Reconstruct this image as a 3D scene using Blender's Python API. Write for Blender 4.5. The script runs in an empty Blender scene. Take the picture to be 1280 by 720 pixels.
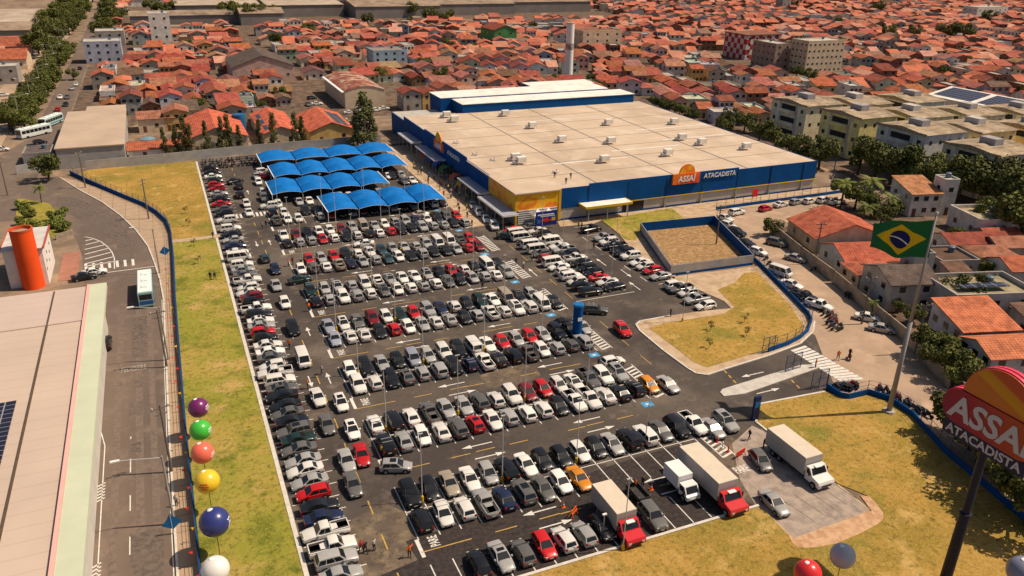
import bpy, math, random, bmesh
from mathutils import Vector, Matrix
R = random.Random(7)
sc = bpy.context.scene
COL = sc.collection
# ---------------------------------------------------------------- camera
FPX, PITCH, ROLL, YAW, H = 997.007, math.radians(23.638), math.radians(1.1368), math.radians(23.804), 60.0
def _cam_axes():
    fw = Vector((math.sin(YAW)*math.cos(PITCH), math.cos(YAW)*math.cos(PITCH), -math.sin(PITCH)))
    rt = Vector((math.cos(YAW), -math.sin(YAW), 0)); up = rt.cross(fw)
    return (math.cos(ROLL)*rt + math.sin(ROLL)*up, math.cos(ROLL)*up - math.sin(ROLL)*rt, fw)
RT, UP, FW = _cam_axes()
def G(px, py, z=0.0):
    """world point at height z seen at pixel px,py of the 1280x720 photograph"""
    d = FW*FPX + RT*(px-640) - UP*(py-360)
    d = d*((z-H)/d.z)
    return Vector((d.x, d.y, z))
def G2(px, py, z=0.0):
    v = G(px, py, z); return (v.x, v.y)
def P(x, y, z=0.0):
    v = Vector((x, y, z-H)); q = v.dot(FW)
    if q < 1: return (-9999, -9999)
    return (640+FPX*v.dot(RT)/q, 360-FPX*v.dot(UP)/q)
cd = bpy.data.cameras.new('camera'); cam = bpy.data.objects.new('camera', cd); COL.objects.link(cam)
cd.sensor_width = 36; cd.lens = FPX/1280*36; cd.clip_end = 6000; cd.clip_start = 0.5
m = Matrix((RT, UP, -FW)).transposed().to_4x4(); m.translation = (0, 0, H); cam.matrix_world = m
sc.camera = cam
# ---------------------------------------------------------------- light
SUN_EL, SUN_DIR = math.radians(54.5), Vector((.963, -.27, 0)).normalized()
sd = Vector((SUN_DIR.x*math.cos(SUN_EL), SUN_DIR.y*math.cos(SUN_EL), math.sin(SUN_EL)))
sl = bpy.data.lights.new('sun', 'SUN'); so = bpy.data.objects.new('sun', sl); COL.objects.link(so)
sl.energy = 4.9; sl.angle = math.radians(.5); sl.color = (1, .83, .63)
so.rotation_euler = sd.to_track_quat('Z', 'Y').to_euler(); so.location = (0, 0, 200)
w = bpy.data.worlds.new('World'); sc.world = w; w.use_nodes = True
nt = w.node_tree; sky = nt.nodes.new('ShaderNodeTexSky'); sky.sky_type = 'NISHITA'; sky.sun_disc = False
sky.sun_elevation = SUN_EL; sky.sun_rotation = math.atan2(SUN_DIR.x, SUN_DIR.y)
sky.dust_density = 2.5
bg = nt.nodes['Background']; bg.inputs[1].default_value = .066; nt.links.new(sky.outputs[0], bg.inputs[0])
sc.view_settings.view_transform = 'Standard'; sc.view_settings.look = 'None'; sc.view_settings.exposure = 0; sc.view_settings.gamma = 1
sc.cycles.max_bounces = 5; sc.cycles.diffuse_bounces = 3; sc.cycles.glossy_bounces = 2; sc.cycles.transparent_max_bounces = 6
sc.cycles.use_denoising = True
# ---------------------------------------------------------------- materials
MATS = {}
def node_mat(name):
    m = bpy.data.materials.new(name); m.use_nodes = True; n = m.node_tree
    return m, n, n.nodes['Principled BSDF']
def srgb(h):
    h = h.lstrip('#'); c = [int(h[i:i+2], 16)/255 for i in (0, 2, 4)]
    return tuple(x/12.92 if x <= .04045 else ((x+.055)/1.055)**2.4 for x in c)
def M(name, col, rough=.85, var=.18, scale=1.0, col2=None, spec=.25, objcol=False, metal=0.0, detail=4, bump=0.0, alpha=1, stretch=None):
    """noise-varied material; objcol multiplies the object's own colour"""
    if name in MATS: return MATS[name]
    m, n, b = node_mat(name); L = n.links
    tc = n.nodes.new('ShaderNodeTexCoord'); nz = n.nodes.new('ShaderNodeTexNoise')
    nz.inputs['Scale'].default_value = scale; nz.inputs['Detail'].default_value = detail; nz.inputs['Roughness'].default_value = .62
    if stretch:
        mp = n.nodes.new('ShaderNodeMapping'); mp.inputs['Scale'].default_value = stretch
        L.new(tc.outputs['Object'], mp.inputs[0]); L.new(mp.outputs[0], nz.inputs[0])
    else: L.new(tc.outputs['Object'], nz.inputs[0])
    rp = n.nodes.new('ShaderNodeValToRGB'); e = rp.color_ramp.elements
    e[0].position = .32; e[1].position = .68
    c2 = col2 if col2 else tuple(c*(1+var) for c in col); c1 = col if col2 else tuple(c*(1-var) for c in col)
    e[0].color = (*c1, 1); e[1].color = (*c2, 1)
    L.new(nz.outputs[0], rp.inputs[0]); out = rp.outputs[0]
    if objcol:
        oi = n.nodes.new('ShaderNodeObjectInfo'); mx = n.nodes.new('ShaderNodeMix'); mx.data_type = 'RGBA'; mx.blend_type = 'MULTIPLY'
        mx.inputs[0].default_value = 1; L.new(out, mx.inputs[6]); L.new(oi.outputs['Color'], mx.inputs[7]); out = mx.outputs[2]
    L.new(out, b.inputs['Base Color'])
    b.inputs['Roughness'].default_value = rough; b.inputs['Specular IOR Level'].default_value = spec; b.inputs['Metallic'].default_value = metal
    if bump:
        bp = n.nodes.new('ShaderNodeBump'); bp.inputs['Strength'].default_value = bump; bp.inputs['Distance'].default_value = .2
        L.new(nz.outputs[0], bp.inputs['Height']); L.new(bp.outputs[0], b.inputs['Normal'])
    if alpha < 1: b.inputs['Alpha'].default_value = alpha
    MATS[name] = m; return m
def layered(name, cols, scales, rough=.9, spec=.15, bump=0, thr=((.4, .6),)*6, stretches=None):
    """base colour, then each further colour laid over through its own noise mask"""
    m, n, b = node_mat(name); L = n.links
    tc = n.nodes.new('ShaderNodeTexCoord'); prev = None; fine = None
    for i, (c, s) in enumerate(zip(cols, scales)):
        if i == 0:
            r = n.nodes.new('ShaderNodeRGB'); r.outputs[0].default_value = (*c, 1); prev = r.outputs[0]; continue
        nz = n.nodes.new('ShaderNodeTexNoise'); nz.inputs['Scale'].default_value = s; nz.inputs['Detail'].default_value = 5; nz.inputs['Roughness'].default_value = .65
        mp = n.nodes.new('ShaderNodeMapping'); mp.inputs['Location'].default_value = (i*37.1, i*11.7, 0)
        if stretches and stretches[i]: mp.inputs['Scale'].default_value = stretches[i]
        L.new(tc.outputs['Object'], mp.inputs[0]); L.new(mp.outputs[0], nz.inputs[0])
        mr = n.nodes.new('ShaderNodeMapRange'); mr.inputs[1].default_value = thr[i][0]; mr.inputs[2].default_value = thr[i][1]
        L.new(nz.outputs[0], mr.inputs[0])
        mx = n.nodes.new('ShaderNodeMix'); mx.data_type = 'RGBA'; L.new(mr.outputs[0], mx.inputs[0]); L.new(prev, mx.inputs[6]); mx.inputs[7].default_value = (*c, 1)
        prev = mx.outputs[2]; fine = nz
    L.new(prev, b.inputs['Base Color']); b.inputs['Roughness'].default_value = rough; b.inputs['Specular IOR Level'].default_value = spec
    if bump and fine:
        bp = n.nodes.new('ShaderNodeBump'); bp.inputs['Strength'].default_value = bump; bp.inputs['Distance'].default_value = .15
        L.new(fine.outputs[0], bp.inputs['Height']); L.new(bp.outputs[0], b.inputs['Normal'])
    MATS[name] = m; return m
def tile_mat():
    m, n, b = node_mat('clay_tiles'); L = n.links
    tc = n.nodes.new('ShaderNodeTexCoord'); oi = n.nodes.new('ShaderNodeObjectInfo')
    def mixc(a, bsock, fac, mode='MULTIPLY'):
        mx = n.nodes.new('ShaderNodeMix'); mx.data_type = 'RGBA'; mx.blend_type = mode
        if isinstance(fac, float): mx.inputs[0].default_value = fac
        else: L.new(fac, mx.inputs[0])
        L.new(a, mx.inputs[6]); L.new(bsock, mx.inputs[7]); return mx.outputs[2]
    nz = n.nodes.new('ShaderNodeTexNoise'); nz.inputs['Scale'].default_value = .55; nz.inputs['Detail'].default_value = 5; nz.inputs['Roughness'].default_value = .7
    ad = n.nodes.new('ShaderNodeVectorMath'); ad.operation = 'ADD'; L.new(tc.outputs['Object'], ad.inputs[0])
    sc_ = n.nodes.new('ShaderNodeVectorMath'); sc_.operation = 'SCALE'; L.new(oi.outputs['Location'], sc_.inputs[0]); sc_.inputs[3].default_value = .37
    L.new(sc_.outputs[0], ad.inputs[1]); L.new(ad.outputs[0], nz.inputs[0])
    rp = n.nodes.new('ShaderNodeValToRGB'); e = rp.color_ramp.elements; e[0].position = .3; e[1].position = .62
    e[0].color = (.42, .40, .42, 1); e[1].color = (1.05, 1.05, 1.05, 1); L.new(nz.outputs[0], rp.inputs[0])
    out = mixc(oi.outputs['Color'], rp.outputs[0], 1.0)
    for d, s in (('X', .55), ('Y', .75)):
        wv = n.nodes.new('ShaderNodeTexWave'); wv.bands_direction = d; wv.inputs['Scale'].default_value = s; wv.inputs['Distortion'].default_value = .6
        wv.inputs['Detail'].default_value = 2
        L.new(tc.outputs['Object'], wv.inputs[0])
        r2 = n.nodes.new('ShaderNodeValToRGB'); r2.color_ramp.elements[0].color = (.66, .60, .58, 1); r2.color_ramp.elements[0].position = .05; r2.color_ramp.elements[1].position = .45
        L.new(wv.outputs[0], r2.inputs[0]); out = mixc(out, r2.outputs[0], .75)
    L.new(out, b.inputs['Base Color']); b.inputs['Roughness'].default_value = .9; b.inputs['Specular IOR Level'].default_value = .12
    return m
TILE = tile_mat()
def stripe_mat(name, c1, c2, axis, scale, rough=.6, noise=.2, sharp=(.35, .5), nscale=.25):
    m, n, b = node_mat(name); L = n.links
    tc = n.nodes.new('ShaderNodeTexCoord'); wv = n.nodes.new('ShaderNodeTexWave'); wv.bands_direction = axis; wv.inputs['Scale'].default_value = scale
    L.new(tc.outputs['Object'], wv.inputs[0]); rp = n.nodes.new('ShaderNodeValToRGB'); e = rp.color_ramp.elements
    e[0].position, e[1].position = sharp; e[0].color = (*c1, 1); e[1].color = (*c2, 1); L.new(wv.outputs[0], rp.inputs[0])
    nz = n.nodes.new('ShaderNodeTexNoise'); nz.inputs['Scale'].default_value = nscale; nz.inputs['Detail'].default_value = 6; L.new(tc.outputs['Object'], nz.inputs[0])
    r2 = n.nodes.new('ShaderNodeValToRGB'); r2.color_ramp.elements[0].position = .3; r2.color_ramp.elements[1].position = .7
    r2.color_ramp.elements[0].color = (1-noise,)*3+(1,); r2.color_ramp.elements[1].color = (1+noise*.4,)*3+(1,); L.new(nz.outputs[0], r2.inputs[0])
    mx = n.nodes.new('ShaderNodeMix'); mx.data_type = 'RGBA'; mx.blend_type = 'MULTIPLY'; mx.inputs[0].default_value = 1
    L.new(rp.outputs[0], mx.inputs[6]); L.new(r2.outputs[0], mx.inputs[7]); L.new(mx.outputs[2], b.inputs['Base Color'])
    b.inputs['Roughness'].default_value = rough; b.inputs['Specular IOR Level'].default_value = .25
    MATS[name] = m; return m
def grid_mat(name, c_line, c_fill, sx, sy, lw=.06, rough=.25, spec=.5, axes=('X', 'Y')):
    """panels with thin lines between them (solar panels, concrete joints)"""
    m, n, b = node_mat(name); L = n.links
    tc = n.nodes.new('ShaderNodeTexCoord'); sp = n.nodes.new('ShaderNodeSeparateXYZ'); L.new(tc.outputs['Object'], sp.inputs[0])
    prev = None
    for ax, s in ((axes[0], sx), (axes[1], sy)):
        a = n.nodes.new('ShaderNodeMath'); a.operation = 'MULTIPLY'; a.inputs[1].default_value = s; L.new(sp.outputs[ax], a.inputs[0])
        f = n.nodes.new('ShaderNodeMath'); f.operation = 'FRACT'; L.new(a.outputs[0], f.inputs[0])
        l = n.nodes.new('ShaderNodeMath'); l.operation = 'LESS_THAN'; l.inputs[1].default_value = lw; L.new(f.outputs[0], l.inputs[0])
        if prev is None: prev = l.outputs[0]
        else:
            mxm = n.nodes.new('ShaderNodeMath'); mxm.operation = 'MAXIMUM'; L.new(prev, mxm.inputs[0]); L.new(l.outputs[0], mxm.inputs[1]); prev = mxm.outputs[0]
    nz = n.nodes.new('ShaderNodeTexNoise'); nz.inputs['Scale'].default_value = .6; nz.inputs['Detail'].default_value = 5; L.new(tc.outputs['Object'], nz.inputs[0])
    r2 = n.nodes.new('ShaderNodeValToRGB'); r2.color_ramp.elements[0].color = (*[c*.8 for c in c_fill], 1); r2.color_ramp.elements[1].color = (*[c*1.2 for c in c_fill], 1)
    L.new(nz.outputs[0], r2.inputs[0])
    mx = n.nodes.new('ShaderNodeMix'); mx.data_type = 'RGBA'; L.new(prev, mx.inputs[0]); L.new(r2.outputs[0], mx.inputs[6]); mx.inputs[7].default_value = (*c_line, 1)
    L.new(mx.outputs[2], b.inputs['Base Color']); b.inputs['Roughness'].default_value = rough; b.inputs['Specular IOR Level'].default_value = spec
    MATS[name] = m; return m
WHITE = (1, 1, 1)
m_wall = M('plaster', (.80, .80, .80), .9, .22, .5, objcol=True, detail=6)
m_flat = M('any_paint', (.95, .95, .95), .8, .06, .8, objcol=True)
m_glassdark = M('dark_window', (.018, .02, .024), .12, .3, 1, spec=.6)
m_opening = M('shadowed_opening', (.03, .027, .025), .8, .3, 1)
m_metal = M('grey_metal', (.42, .42, .42), .45, .1, 3, spec=.5)
m_conc = M('concrete', (.36, .32, .28), .9, .2, .7, detail=7)
m_blue = M('blue_paint', (.002, .066, .235), .7, .12, .25, spec=.12)
m_bluelt = M('light_blue_paint', (.01, .16, .42), .6, .1, .5)
m_white = M('white_paint', (.78, .76, .73), .7, .08, .6)
m_grey = M('grey_paint', (.40, .385, .36), .8, .1, .4)
m_black = M('black_rubber', (.012, .012, .013), .75, .2, 4)
m_yellow = M('yellow_paint', (.70, .42, .02), .7, .15, 2)
m_red = M('red_paint', (.62, .03, .02), .5, .1, 1)
m_orange = M('orange_paint', (.85, .14, .015), .55, .1, .4)
m_wood = M('dark_timber', (.10, .07, .05), .9, .2, 2)
m_solar = grid_mat('solar_cells', (.30, .30, .34), (.018, .017, .035), .5, 1.0, .07, .2, .5)
# ---------------------------------------------------------------- mesh helpers
class MB:
    def __init__(s): s.v = []; s.f = []; s.mi = []; s.xf = None
    def add(s, vs, fs, mi=0):
        b = len(s.v)
        if s.xf is not None: vs = [tuple(s.xf @ Vector(p)) for p in vs]
        s.v += [tuple(p) for p in vs]; s.f += [tuple(b+i for i in f) for f in fs]
        s.mi += [mi]*len(fs) if isinstance(mi, int) else list(mi)
    def box(s, x0, x1, y0, y1, z0, z1, mi=0, bottom=False):
        v = [(x0,y0,z0),(x1,y0,z0),(x1,y1,z0),(x0,y1,z0),(x0,y0,z1),(x1,y0,z1),(x1,y1,z1),(x0,y1,z1)]
        f = [(4,5,6,7),(0,1,5,4),(1,2,6,5),(2,3,7,6),(3,0,4,7)]
        if bottom: f.append((3,2,1,0))
        s.add(v, f, mi)
    def quad(s, a, b, c, d, mi=0): s.add([a, b, c, d], [(0,1,2,3)], mi)
    def poly(s, pts, z, mi=0): s.add([(p[0], p[1], z) for p in pts], [tuple(range(len(pts)))], mi)
    def prism(s, pts, z0, z1, mi=0, cap=True):
        n = len(pts); v = [(p[0],p[1],z0) for p in pts]+[(p[0],p[1],z1) for p in pts]
        a = sum(pts[i][0]*pts[(i+1)%n][1]-pts[(i+1)%n][0]*pts[i][1] for i in range(n))
        f = [(i,(i+1)%n,n+(i+1)%n,n+i) if a > 0 else (i,n+i,n+(i+1)%n,(i+1)%n) for i in range(n)]
        if cap: f.append(tuple(range(n,2*n)) if a > 0 else tuple(reversed(range(n,2*n))))
        s.add(v, f, mi)
    def tube(s, a, b, r0, r1=None, n=8, mi=0, caps=True):
        r1 = r0 if r1 is None else r1
        a, b = Vector(a), Vector(b); d = (b-a).normalized(); u = d.orthogonal().normalized(); w_ = d.cross(u)
        v = []
        for c, r in ((a, r0), (b, r1)):
            for i in range(n):
                t = 2*math.pi*i/n; v.append(tuple(c+u*(r*math.cos(t))+w_*(r*math.sin(t))))
        f = [(i,(i+1)%n,n+(i+1)%n,n+i) for i in range(n)]
        if caps: f += [tuple(reversed(range(n))), tuple(range(n,2*n))]
        s.add(v, f, mi)
    def ball(s, c, rx, ry, rz, nu=16, nv=10, mi=0):
        v = [(c[0],c[1],c[2]-rz)]; f = []
        for j in range(1, nv):
            p = math.pi*j/nv-math.pi/2
            for i in range(nu):
                t = 2*math.pi*i/nu; v.append((c[0]+rx*math.cos(p)*math.cos(t), c[1]+ry*math.cos(p)*math.sin(t), c[2]+rz*math.sin(p)))
        v.append((c[0],c[1],c[2]+rz)); N = len(v)-1
        for i in range(nu):
            f.append((0, 1+(i+1)%nu, 1+i)); f.append((N, N-nu+i, N-nu+(i+1)%nu))
            for j in range(nv-2):
                a = 1+j*nu; f.append((a+i, a+(i+1)%nu, a+nu+(i+1)%nu, a+nu+i))
        s.add(v, f, mi)
    def mesh(s, name, mats, smooth=False):
        me = bpy.data.meshes.new(name); me.from_pydata(s.v, [], s.f)
        for mt in (mats if isinstance(mats, (list, tuple)) else [mats]): me.materials.append(mt)
        if any(s.mi): me.polygons.foreach_set('material_index', s.mi)
        if smooth: me.polygons.foreach_set('use_smooth', [True]*len(me.polygons))
        me.update(); return me
    def build(s, name, mats, parent=None, smooth=False, color=None):
        return link(name, s.mesh(name, mats, smooth), parent, color)
def link(name, me, parent=None, color=None):
    o = bpy.data.objects.new(name, me); COL.objects.link(o)
    if parent: o.parent = parent
    if color: o.color = (*color[:3], 1)
    return o
def empty(name, loc=(0,0,0), rz=0):
    o = bpy.data.objects.new(name, None); COL.objects.link(o); o.location = loc; o.rotation_euler = (0,0,rz); o.empty_display_size = .3
    return o
LABELS = {}
def tag(o, label, cat, group=None):
    o['label'] = label; o['category'] = cat
    if group: o['group'] = group
    LABELS[label] = LABELS.get(label, 0)+1
    return o
def kind(o, k): o['kind'] = k; return o
def struct(name, mb, mats, smooth=False): return kind(mb.build(name, mats, None, smooth), 'structure')
def thing(name, loc, label, cat, group=None, rz=0): return tag(empty(name, loc, rz), label, cat, group)
def text_mesh(txt, size, extrude=0.0, bold=0.0, shear=0.0, space=1.0, align='CENTER'):
    cu = bpy.data.curves.new('lettering', 'FONT'); cu.body = txt; cu.size = size; cu.extrude = extrude; cu.offset = bold; cu.shear = shear
    cu.space_character = space; cu.align_x = align; cu.align_y = 'CENTER'; cu.resolution_u = 3
    o = bpy.data.objects.new('lettering', cu); COL.objects.link(o)
    dg = bpy.context.evaluated_depsgraph_get(); dg.update()
    me = bpy.data.meshes.new_from_object(o.evaluated_get(dg)); bpy.data.objects.remove(o); return me
def text_obj(name, txt, size, mat_, mw, parent=None, **k):
    me = text_mesh(txt, size, **k); me.materials.clear(); me.materials.append(mat_); me.transform(mw)
    return link(name, me, parent)
def frame_mat(o, x, y, z):
    """4x4 with columns x,y,z axes and origin o"""
    mm = Matrix((x, y, z)).transposed().to_4x4(); mm.translation = o; return mm
# ---------------------------------------------------------------- ground, roads, lot
m_earth = layered('town_earth', [srgb('#8a7664'), srgb('#6e5f52'), srgb('#a58b72'), srgb('#5b5a3a')], [1, .02, .15, .05], .95, thr=((.4,.6),(.4,.6),(.45,.7),(.6,.7)))
m_town = layered('town_soil', [srgb('#5c4d43'), srgb('#4a3f38'), srgb('#7a6655')], [1, .08, .3], .95)
m_track = layered('tyre_darkened_asphalt', [srgb('#70625a'), srgb('#665951'), srgb('#7a6b61')], [1, .25, 1.5], .85, .2)
m_lot = layered('lot_asphalt', [srgb('#585049'), srgb('#463f3c'), srgb('#6d6258'), srgb('#84766a'), srgb('#3a3533'), srgb('#756a60')], [1, .05, .07, .22, 1.6, 6], .9, .2, thr=((.4,.6),(.42,.6),(.5,.68),(.57,.78),(.56,.75),(.6,.85)))
m_road = layered('road_asphalt', [srgb('#75665b'), srgb('#61554e'), srgb('#857467'), srgb('#544b46')], [1, .06, .25, 1.6], .9, .2, thr=((.4,.6),(.4,.65),(.5,.75),(.6,.8)), stretches=[None,(1,.15,1),None,None])
m_street = layered('street_surface', [srgb('#b0967e'), srgb('#9a8471'), srgb('#bfa58c'), srgb('#857468')], [1, .08, .3, 1.2], .92, .15, thr=((.4,.6),(.4,.65),(.5,.75),(.6,.85)))
m_patch = layered('fresh_asphalt', [srgb('#655952'), srgb('#584e48'), srgb('#71645b')], [1, .12, 1.5], .9, .15)
m_patch2 = layered('new_asphalt', [srgb('#352f2e'), srgb('#2d2929'), srgb('#433b38')], [1, .3, 2], .88, .2)
m_grass = layered('dry_grass', [srgb('#8d8a38'), srgb('#a48f48'), srgb('#6b7029'), srgb('#b89960'), srgb('#585b24'), srgb('#b0a058')], [1, .10, .17, .085, 1.6, 5.0], .95, .05, .7, thr=((.4,.6),(.42,.6),(.5,.64),(.56,.66),(.5,.72),(.54,.75)))
m_grass2 = layered('parched_grass', [srgb('#af8b49'), srgb('#947c3a'), srgb('#7a7634'), srgb('#c4a265'), srgb('#6c5d2b'), srgb('#c9a968')], [1, .11, .07, .2, 1.5, 5.0], .95, .05, .7, thr=((.4,.6),(.42,.6),(.52,.66),(.55,.7),(.5,.72),(.54,.75)))
m_sand = layered('sandy_soil', [srgb('#a98860'), srgb('#9b7a56'), srgb('#b6956d'), srgb('#8a6c48')], [1, .15, .5, 1.5], .95, .08, .4)
m_pave = grid_mat('pavement_slabs', srgb('#7d6856'), srgb('#ac947c'), .35, .35, .03, .9, .15)
m_padc = layered('concrete_pad', [srgb('#9a8b80'), srgb('#887b72'), srgb('#aa9a8c')], [1, .1, .8], .9, .15)
m_tan = layered('tan_concrete', [srgb('#b39a7f'), srgb('#a0876c'), srgb('#c0a88c')], [1, .1, .5], .9, .12)
m_apron = layered('apron_soil', [srgb('#bd9674'), srgb('#ab8363'), srgb('#c9a583')], [1,.25,1.2], .95, .08)
m_mark = M('road_paint_white', (.66, .63, .58), .8, .18, 2.5)
m_marky = M('road_paint_yellow', (.50, .31, .07), .8, .2, 2.5)
m_markb = M('road_paint_blue', (.06, .30, .55), .8, .2, 2.5)
def sheet(name, pts, z, mat_):
    mb = MB(); mb.poly(pts, z); o = struct(name, mb, mat_)
    if o.data.polygons[0].normal.z < 0: o.data.flip_normals()
    return o
def slab(name, pts, z, mat_):
    mb = MB(); mb.prism(pts, -.3, z); return struct(name, mb, mat_)
mb = MB(); mb.quad((-2500,-600,0), (3500,-600,0), (3500,4000,0), (-2500,4000,0)); struct('ground', mb, m_earth)
g_ = lambda L: [G2(*p) for p in L]
lot_pts = [(6.9,30), (57,57.2), (58,68), (84.5,73), (95,89), (95,112), (88,119.5), (96,145), (97,156.9), (70,157.2), (70,243), (6.9,243)]
sheet('car_park_asphalt', lot_pts, .018, m_lot)
# approach road on the left, curving off to the avenue
road_pts = [(-17.5,20), (-5.7,20), (-5.3,98), (-4.7,143)]+g_([(200,350),(193,328),(185,308),(170,288),(150,269),(128,253),(100,238),(70,221)])+[(-36,237), (-36,262), (-44,262), (-44,200)]+g_([(0,245),(30,252),(55,262),(72,273),(86,286),(97,303),(103,322),(105,345)])+[(-17.6,140)]
sheet('approach_road', road_pts, .010, m_road)
sheet('avenue', [(-46,200), (-33,200), (-33,262), (-30.5,300), (-30.5,1000), (-38.5,1000), (-39,290), (-46,262)], .012, m_road)
sheet('avenue_far_lane', [(-85,250), (-46,250), (-46.5,290), (-47,1000), (-58,1000), (-60,330), (-85,300)], .011, m_street)
sheet('town_ground', [(-30,262), (-8,300), (62,282), (62,286), (160,286), (176,225), (176,90), (900,90), (1500,900), (1500,1600), (-30,1600)], .006, m_town)
for x, wd in ((-8.9,.9), (-7.2,.8), (-11.6,.8)): sheet('tyre_track', [(x-wd/2+.1,143), (x+wd/2+.1,143), (x+wd/2,20), (x-wd/2,20)], .0125, m_track)
street_pts = g_([(880,262),(1062,240),(1072,250),(958,286),(1040,352),(1115,412),(1165,460),(1215,540),(1290,640),(1290,720),(1240,630),(1180,572),(1140,524),(1110,503),(1085,495),(1060,500),(1035,488),(985,462),(1008,430),(1019,402),(985,368),(950,335)])
sheet('side_street', street_pts, .010, m_street)
# darker resurfaced parts
sheet('asphalt_patch', g_([(507,677),(545,664),(585,650),(625,633),(660,618),(700,604),(735,592),(790,573),(850,556),(875,600),(946,633),(800,672),(656,718),(560,760),(430,760),(470,722),(522,700)]), .021, m_patch2)
m_worn = layered('worn_asphalt', [srgb('#6e6154'), srgb('#5b5047'), srgb('#85755f'), srgb('#4a413b')], [1,.25,.5,1.5], .92, .1, thr=((.4,.6),(.4,.6),(.5,.66),(.54,.7)))
sheet('asphalt_patch', g_([(440,650),(480,628),(505,640),(520,668),(508,678),(522,700),(470,722),(440,735),(425,690)]), .020, m_worn)
sheet('asphalt_patch', g_([(600,470),(640,452),(668,456),(676,470),(640,480),(610,486)]), .020, m_worn)
sheet('asphalt_patch', g_([(880,545),(905,540),(935,560),(945,600),(930,625),(912,600)]), .0225, m_worn)
sheet('oil_stain', [(19.2+.9*math.cos(a_/12*6.28)*(1+.2*math.sin(a_*2.1)), 69.6+1.1*math.sin(a_/12*6.28)*(1+.15*math.cos(a_*3))) for a_ in range(12)], .024, m_lot)
for a in [((-9.9,137),(-7.6,121.5)), ((-9.7,114.4),(-8.2,111.8)), ((-10.2,108),(-8.3,104)), ((-10.1,97.5),(-8.7,95)), ((-9.9,79),(-6.6,30))]:
    (x0,y0),(x1,y1) = a; sheet('asphalt_patch', [(x0,y1),(x1,y1),(x1,y0),(x0,y0)], .016, m_patch)
cv = g_([(95,247),(128,262),(150,276),(165,298),(168,328),(150,331),(146,305),(125,290),(95,272),(70,258),(72,246)])
sheet('asphalt_patch', cv, .016, m_patch)
# pavements and lawns
walk_pts = [(-5.6,20), (-3.4,20), (-3.3,98), (-3.0,127), (-2.8,143)]+g_([(217,320),(214,292),(208,278),(196,267),(180,258),(158,249),(130,238),(95,226)])+g_([(75,222),(100,238),(128,253),(150,269),(170,288),(185,308),(193,328),(200,350)])+[(-4.75,143), (-5.3,98)]
slab('pavement', walk_pts, .12, m_pave)
lawn_l = [(-3.1,20), (6.4,20), (6.4,172.5), (-3.2,172.5)]
slab('lawn', lawn_l, .10, m_grass)
lawn_l2 = [(-3.4,174.6), (6.4,174.6), (6.4,240.8)]+g_([(112,212),(97,218),(130,236),(160,249),(187,261),(202,271),(211,281),(215,292)])
slab('lawn', lawn_l2, .10, m_grass2)
slab('footpath', [(-4.6,172.6), (8.2,172.6), (8.2,174.5), (-4.6,174.5)], .115, m_tan)
lawn_r = g_([(947,506),(1031,490),(1062,500),(1085,494),(1110,502),(1140,522),(1180,567),(1232,612),(1300,670),(1300,790),(900,800),(600,745),(656,722),(947,635),(960,643),(992,677),(1004,686),(1045,680),(1097,656),(1105,643),(1086,621),(1047,605),(1012,576),(968,546),(945,528)])
slab('lawn', lawn_r, .10, m_grass2)
sheet('concrete_pad', g_([(992,674),(1089,639),(1046,606),(1011,576),(968,546),(940,532),(915,555),(925,600),(945,632),(960,642)]), .024, m_padc)
sheet('dirt_apron', g_([(985,668),(990,679),(997,684),(1005,686),(1025,684),(1045,680),(1072,669),(1097,656),(1104,649),(1104,642),(1095,630),(1086,621),(1075,620),(1089,639),(992,674)]), .105, m_apron)
isl = g_([(795,406),(800,414),(830,439),(860,461),(870,467),(884,469),(905,462),(960,445),(1000,430),(1016,415),(1018,402),(985,370),(948,333),(838,347),(905,377),(914,386),(880,389),(838,395),(800,402)])
slab('island_pavement', isl, .12, m_tan)
sheet('island_lawn', g_([(812,411),(868,454),(884,460),(962,437),(990,429),(1002,417),(1004,407),(985,380),(946,341),(930,342),(918,354),(897,363),(918,384),(905,393),(830,405)]), .15, m_grass2)
slab('store_pavement', g_([(697,277),(1020,236),(1066,232),(1064,247),(895,264),(893,282),(858,277),(840,262),(751,276),(742,280),(700,284)]), .12, m_tan)
slab('store_lawn', g_([(751,275),(840,261),(857,275),(800,287),(795,301),(784,301)]), .14, m_grass)
slab('walled_plot_surround', [(86,117.5), (88,119.8), (96,144.5), (90,146), (83.6,122)], .12, m_tan)
sheet('sandy_plot', [(94.8,144), (86.7,119.7), (105.8,118.7), (113.6,142.3)], .135, m_sand)
slab('store_walk', [(60.6,160), (69.9,160), (69.9,240), (60.6,240)], .10, m_tan)
slab('traffic_median', g_([(900,491),(903,487),(1000,457),(1022,456),(1022,461),(930,493),(905,496)]), .13, M('median_concrete', (.52,.48,.43), .9, .15, .8))
MK = MB(); MY = MB(); MU = MB()
def line(mb, p, q, wd, z=.027):
    p, q = Vector((*p[:2], 0)), Vector((*q[:2], 0)); d = (q-p).normalized(); n = Vector((-d.y, d.x, 0))*wd/2
    mb.quad((p.x-n.x,p.y-n.y,z), (q.x-n.x,q.y-n.y,z), (q.x+n.x,q.y+n.y,z), (p.x+n.x,p.y+n.y,z))
    if (q-p).cross(n).z < 0: pass
def arrow(mb, x, y, ang, L=4.2, z=.0275):
    c, s = math.cos(ang), math.sin(ang); T = lambda u, v: (x+u*c-v*s, y+u*s+v*c, z)
    mb.quad(T(-L/2,-.09), T(L/2-1.3,-.09), T(L/2-1.3,.09), T(-L/2,.09)); mb.add([T(L/2-1.3,-.4), T(L/2,0), T(L/2-1.3,.4)], [(0,1,2)])
def dash(mb, a, b, on, off, wd):
    a, b = Vector((*a[:2],0)), Vector((*b[:2],0)); n = (b-a).length; d = (b-a)/n; t = 0
    while t < n: line(mb, a+d*t, a+d*min(n, t+on), wd); t += on+off
X0, SW = 18.8, 2.46
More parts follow.
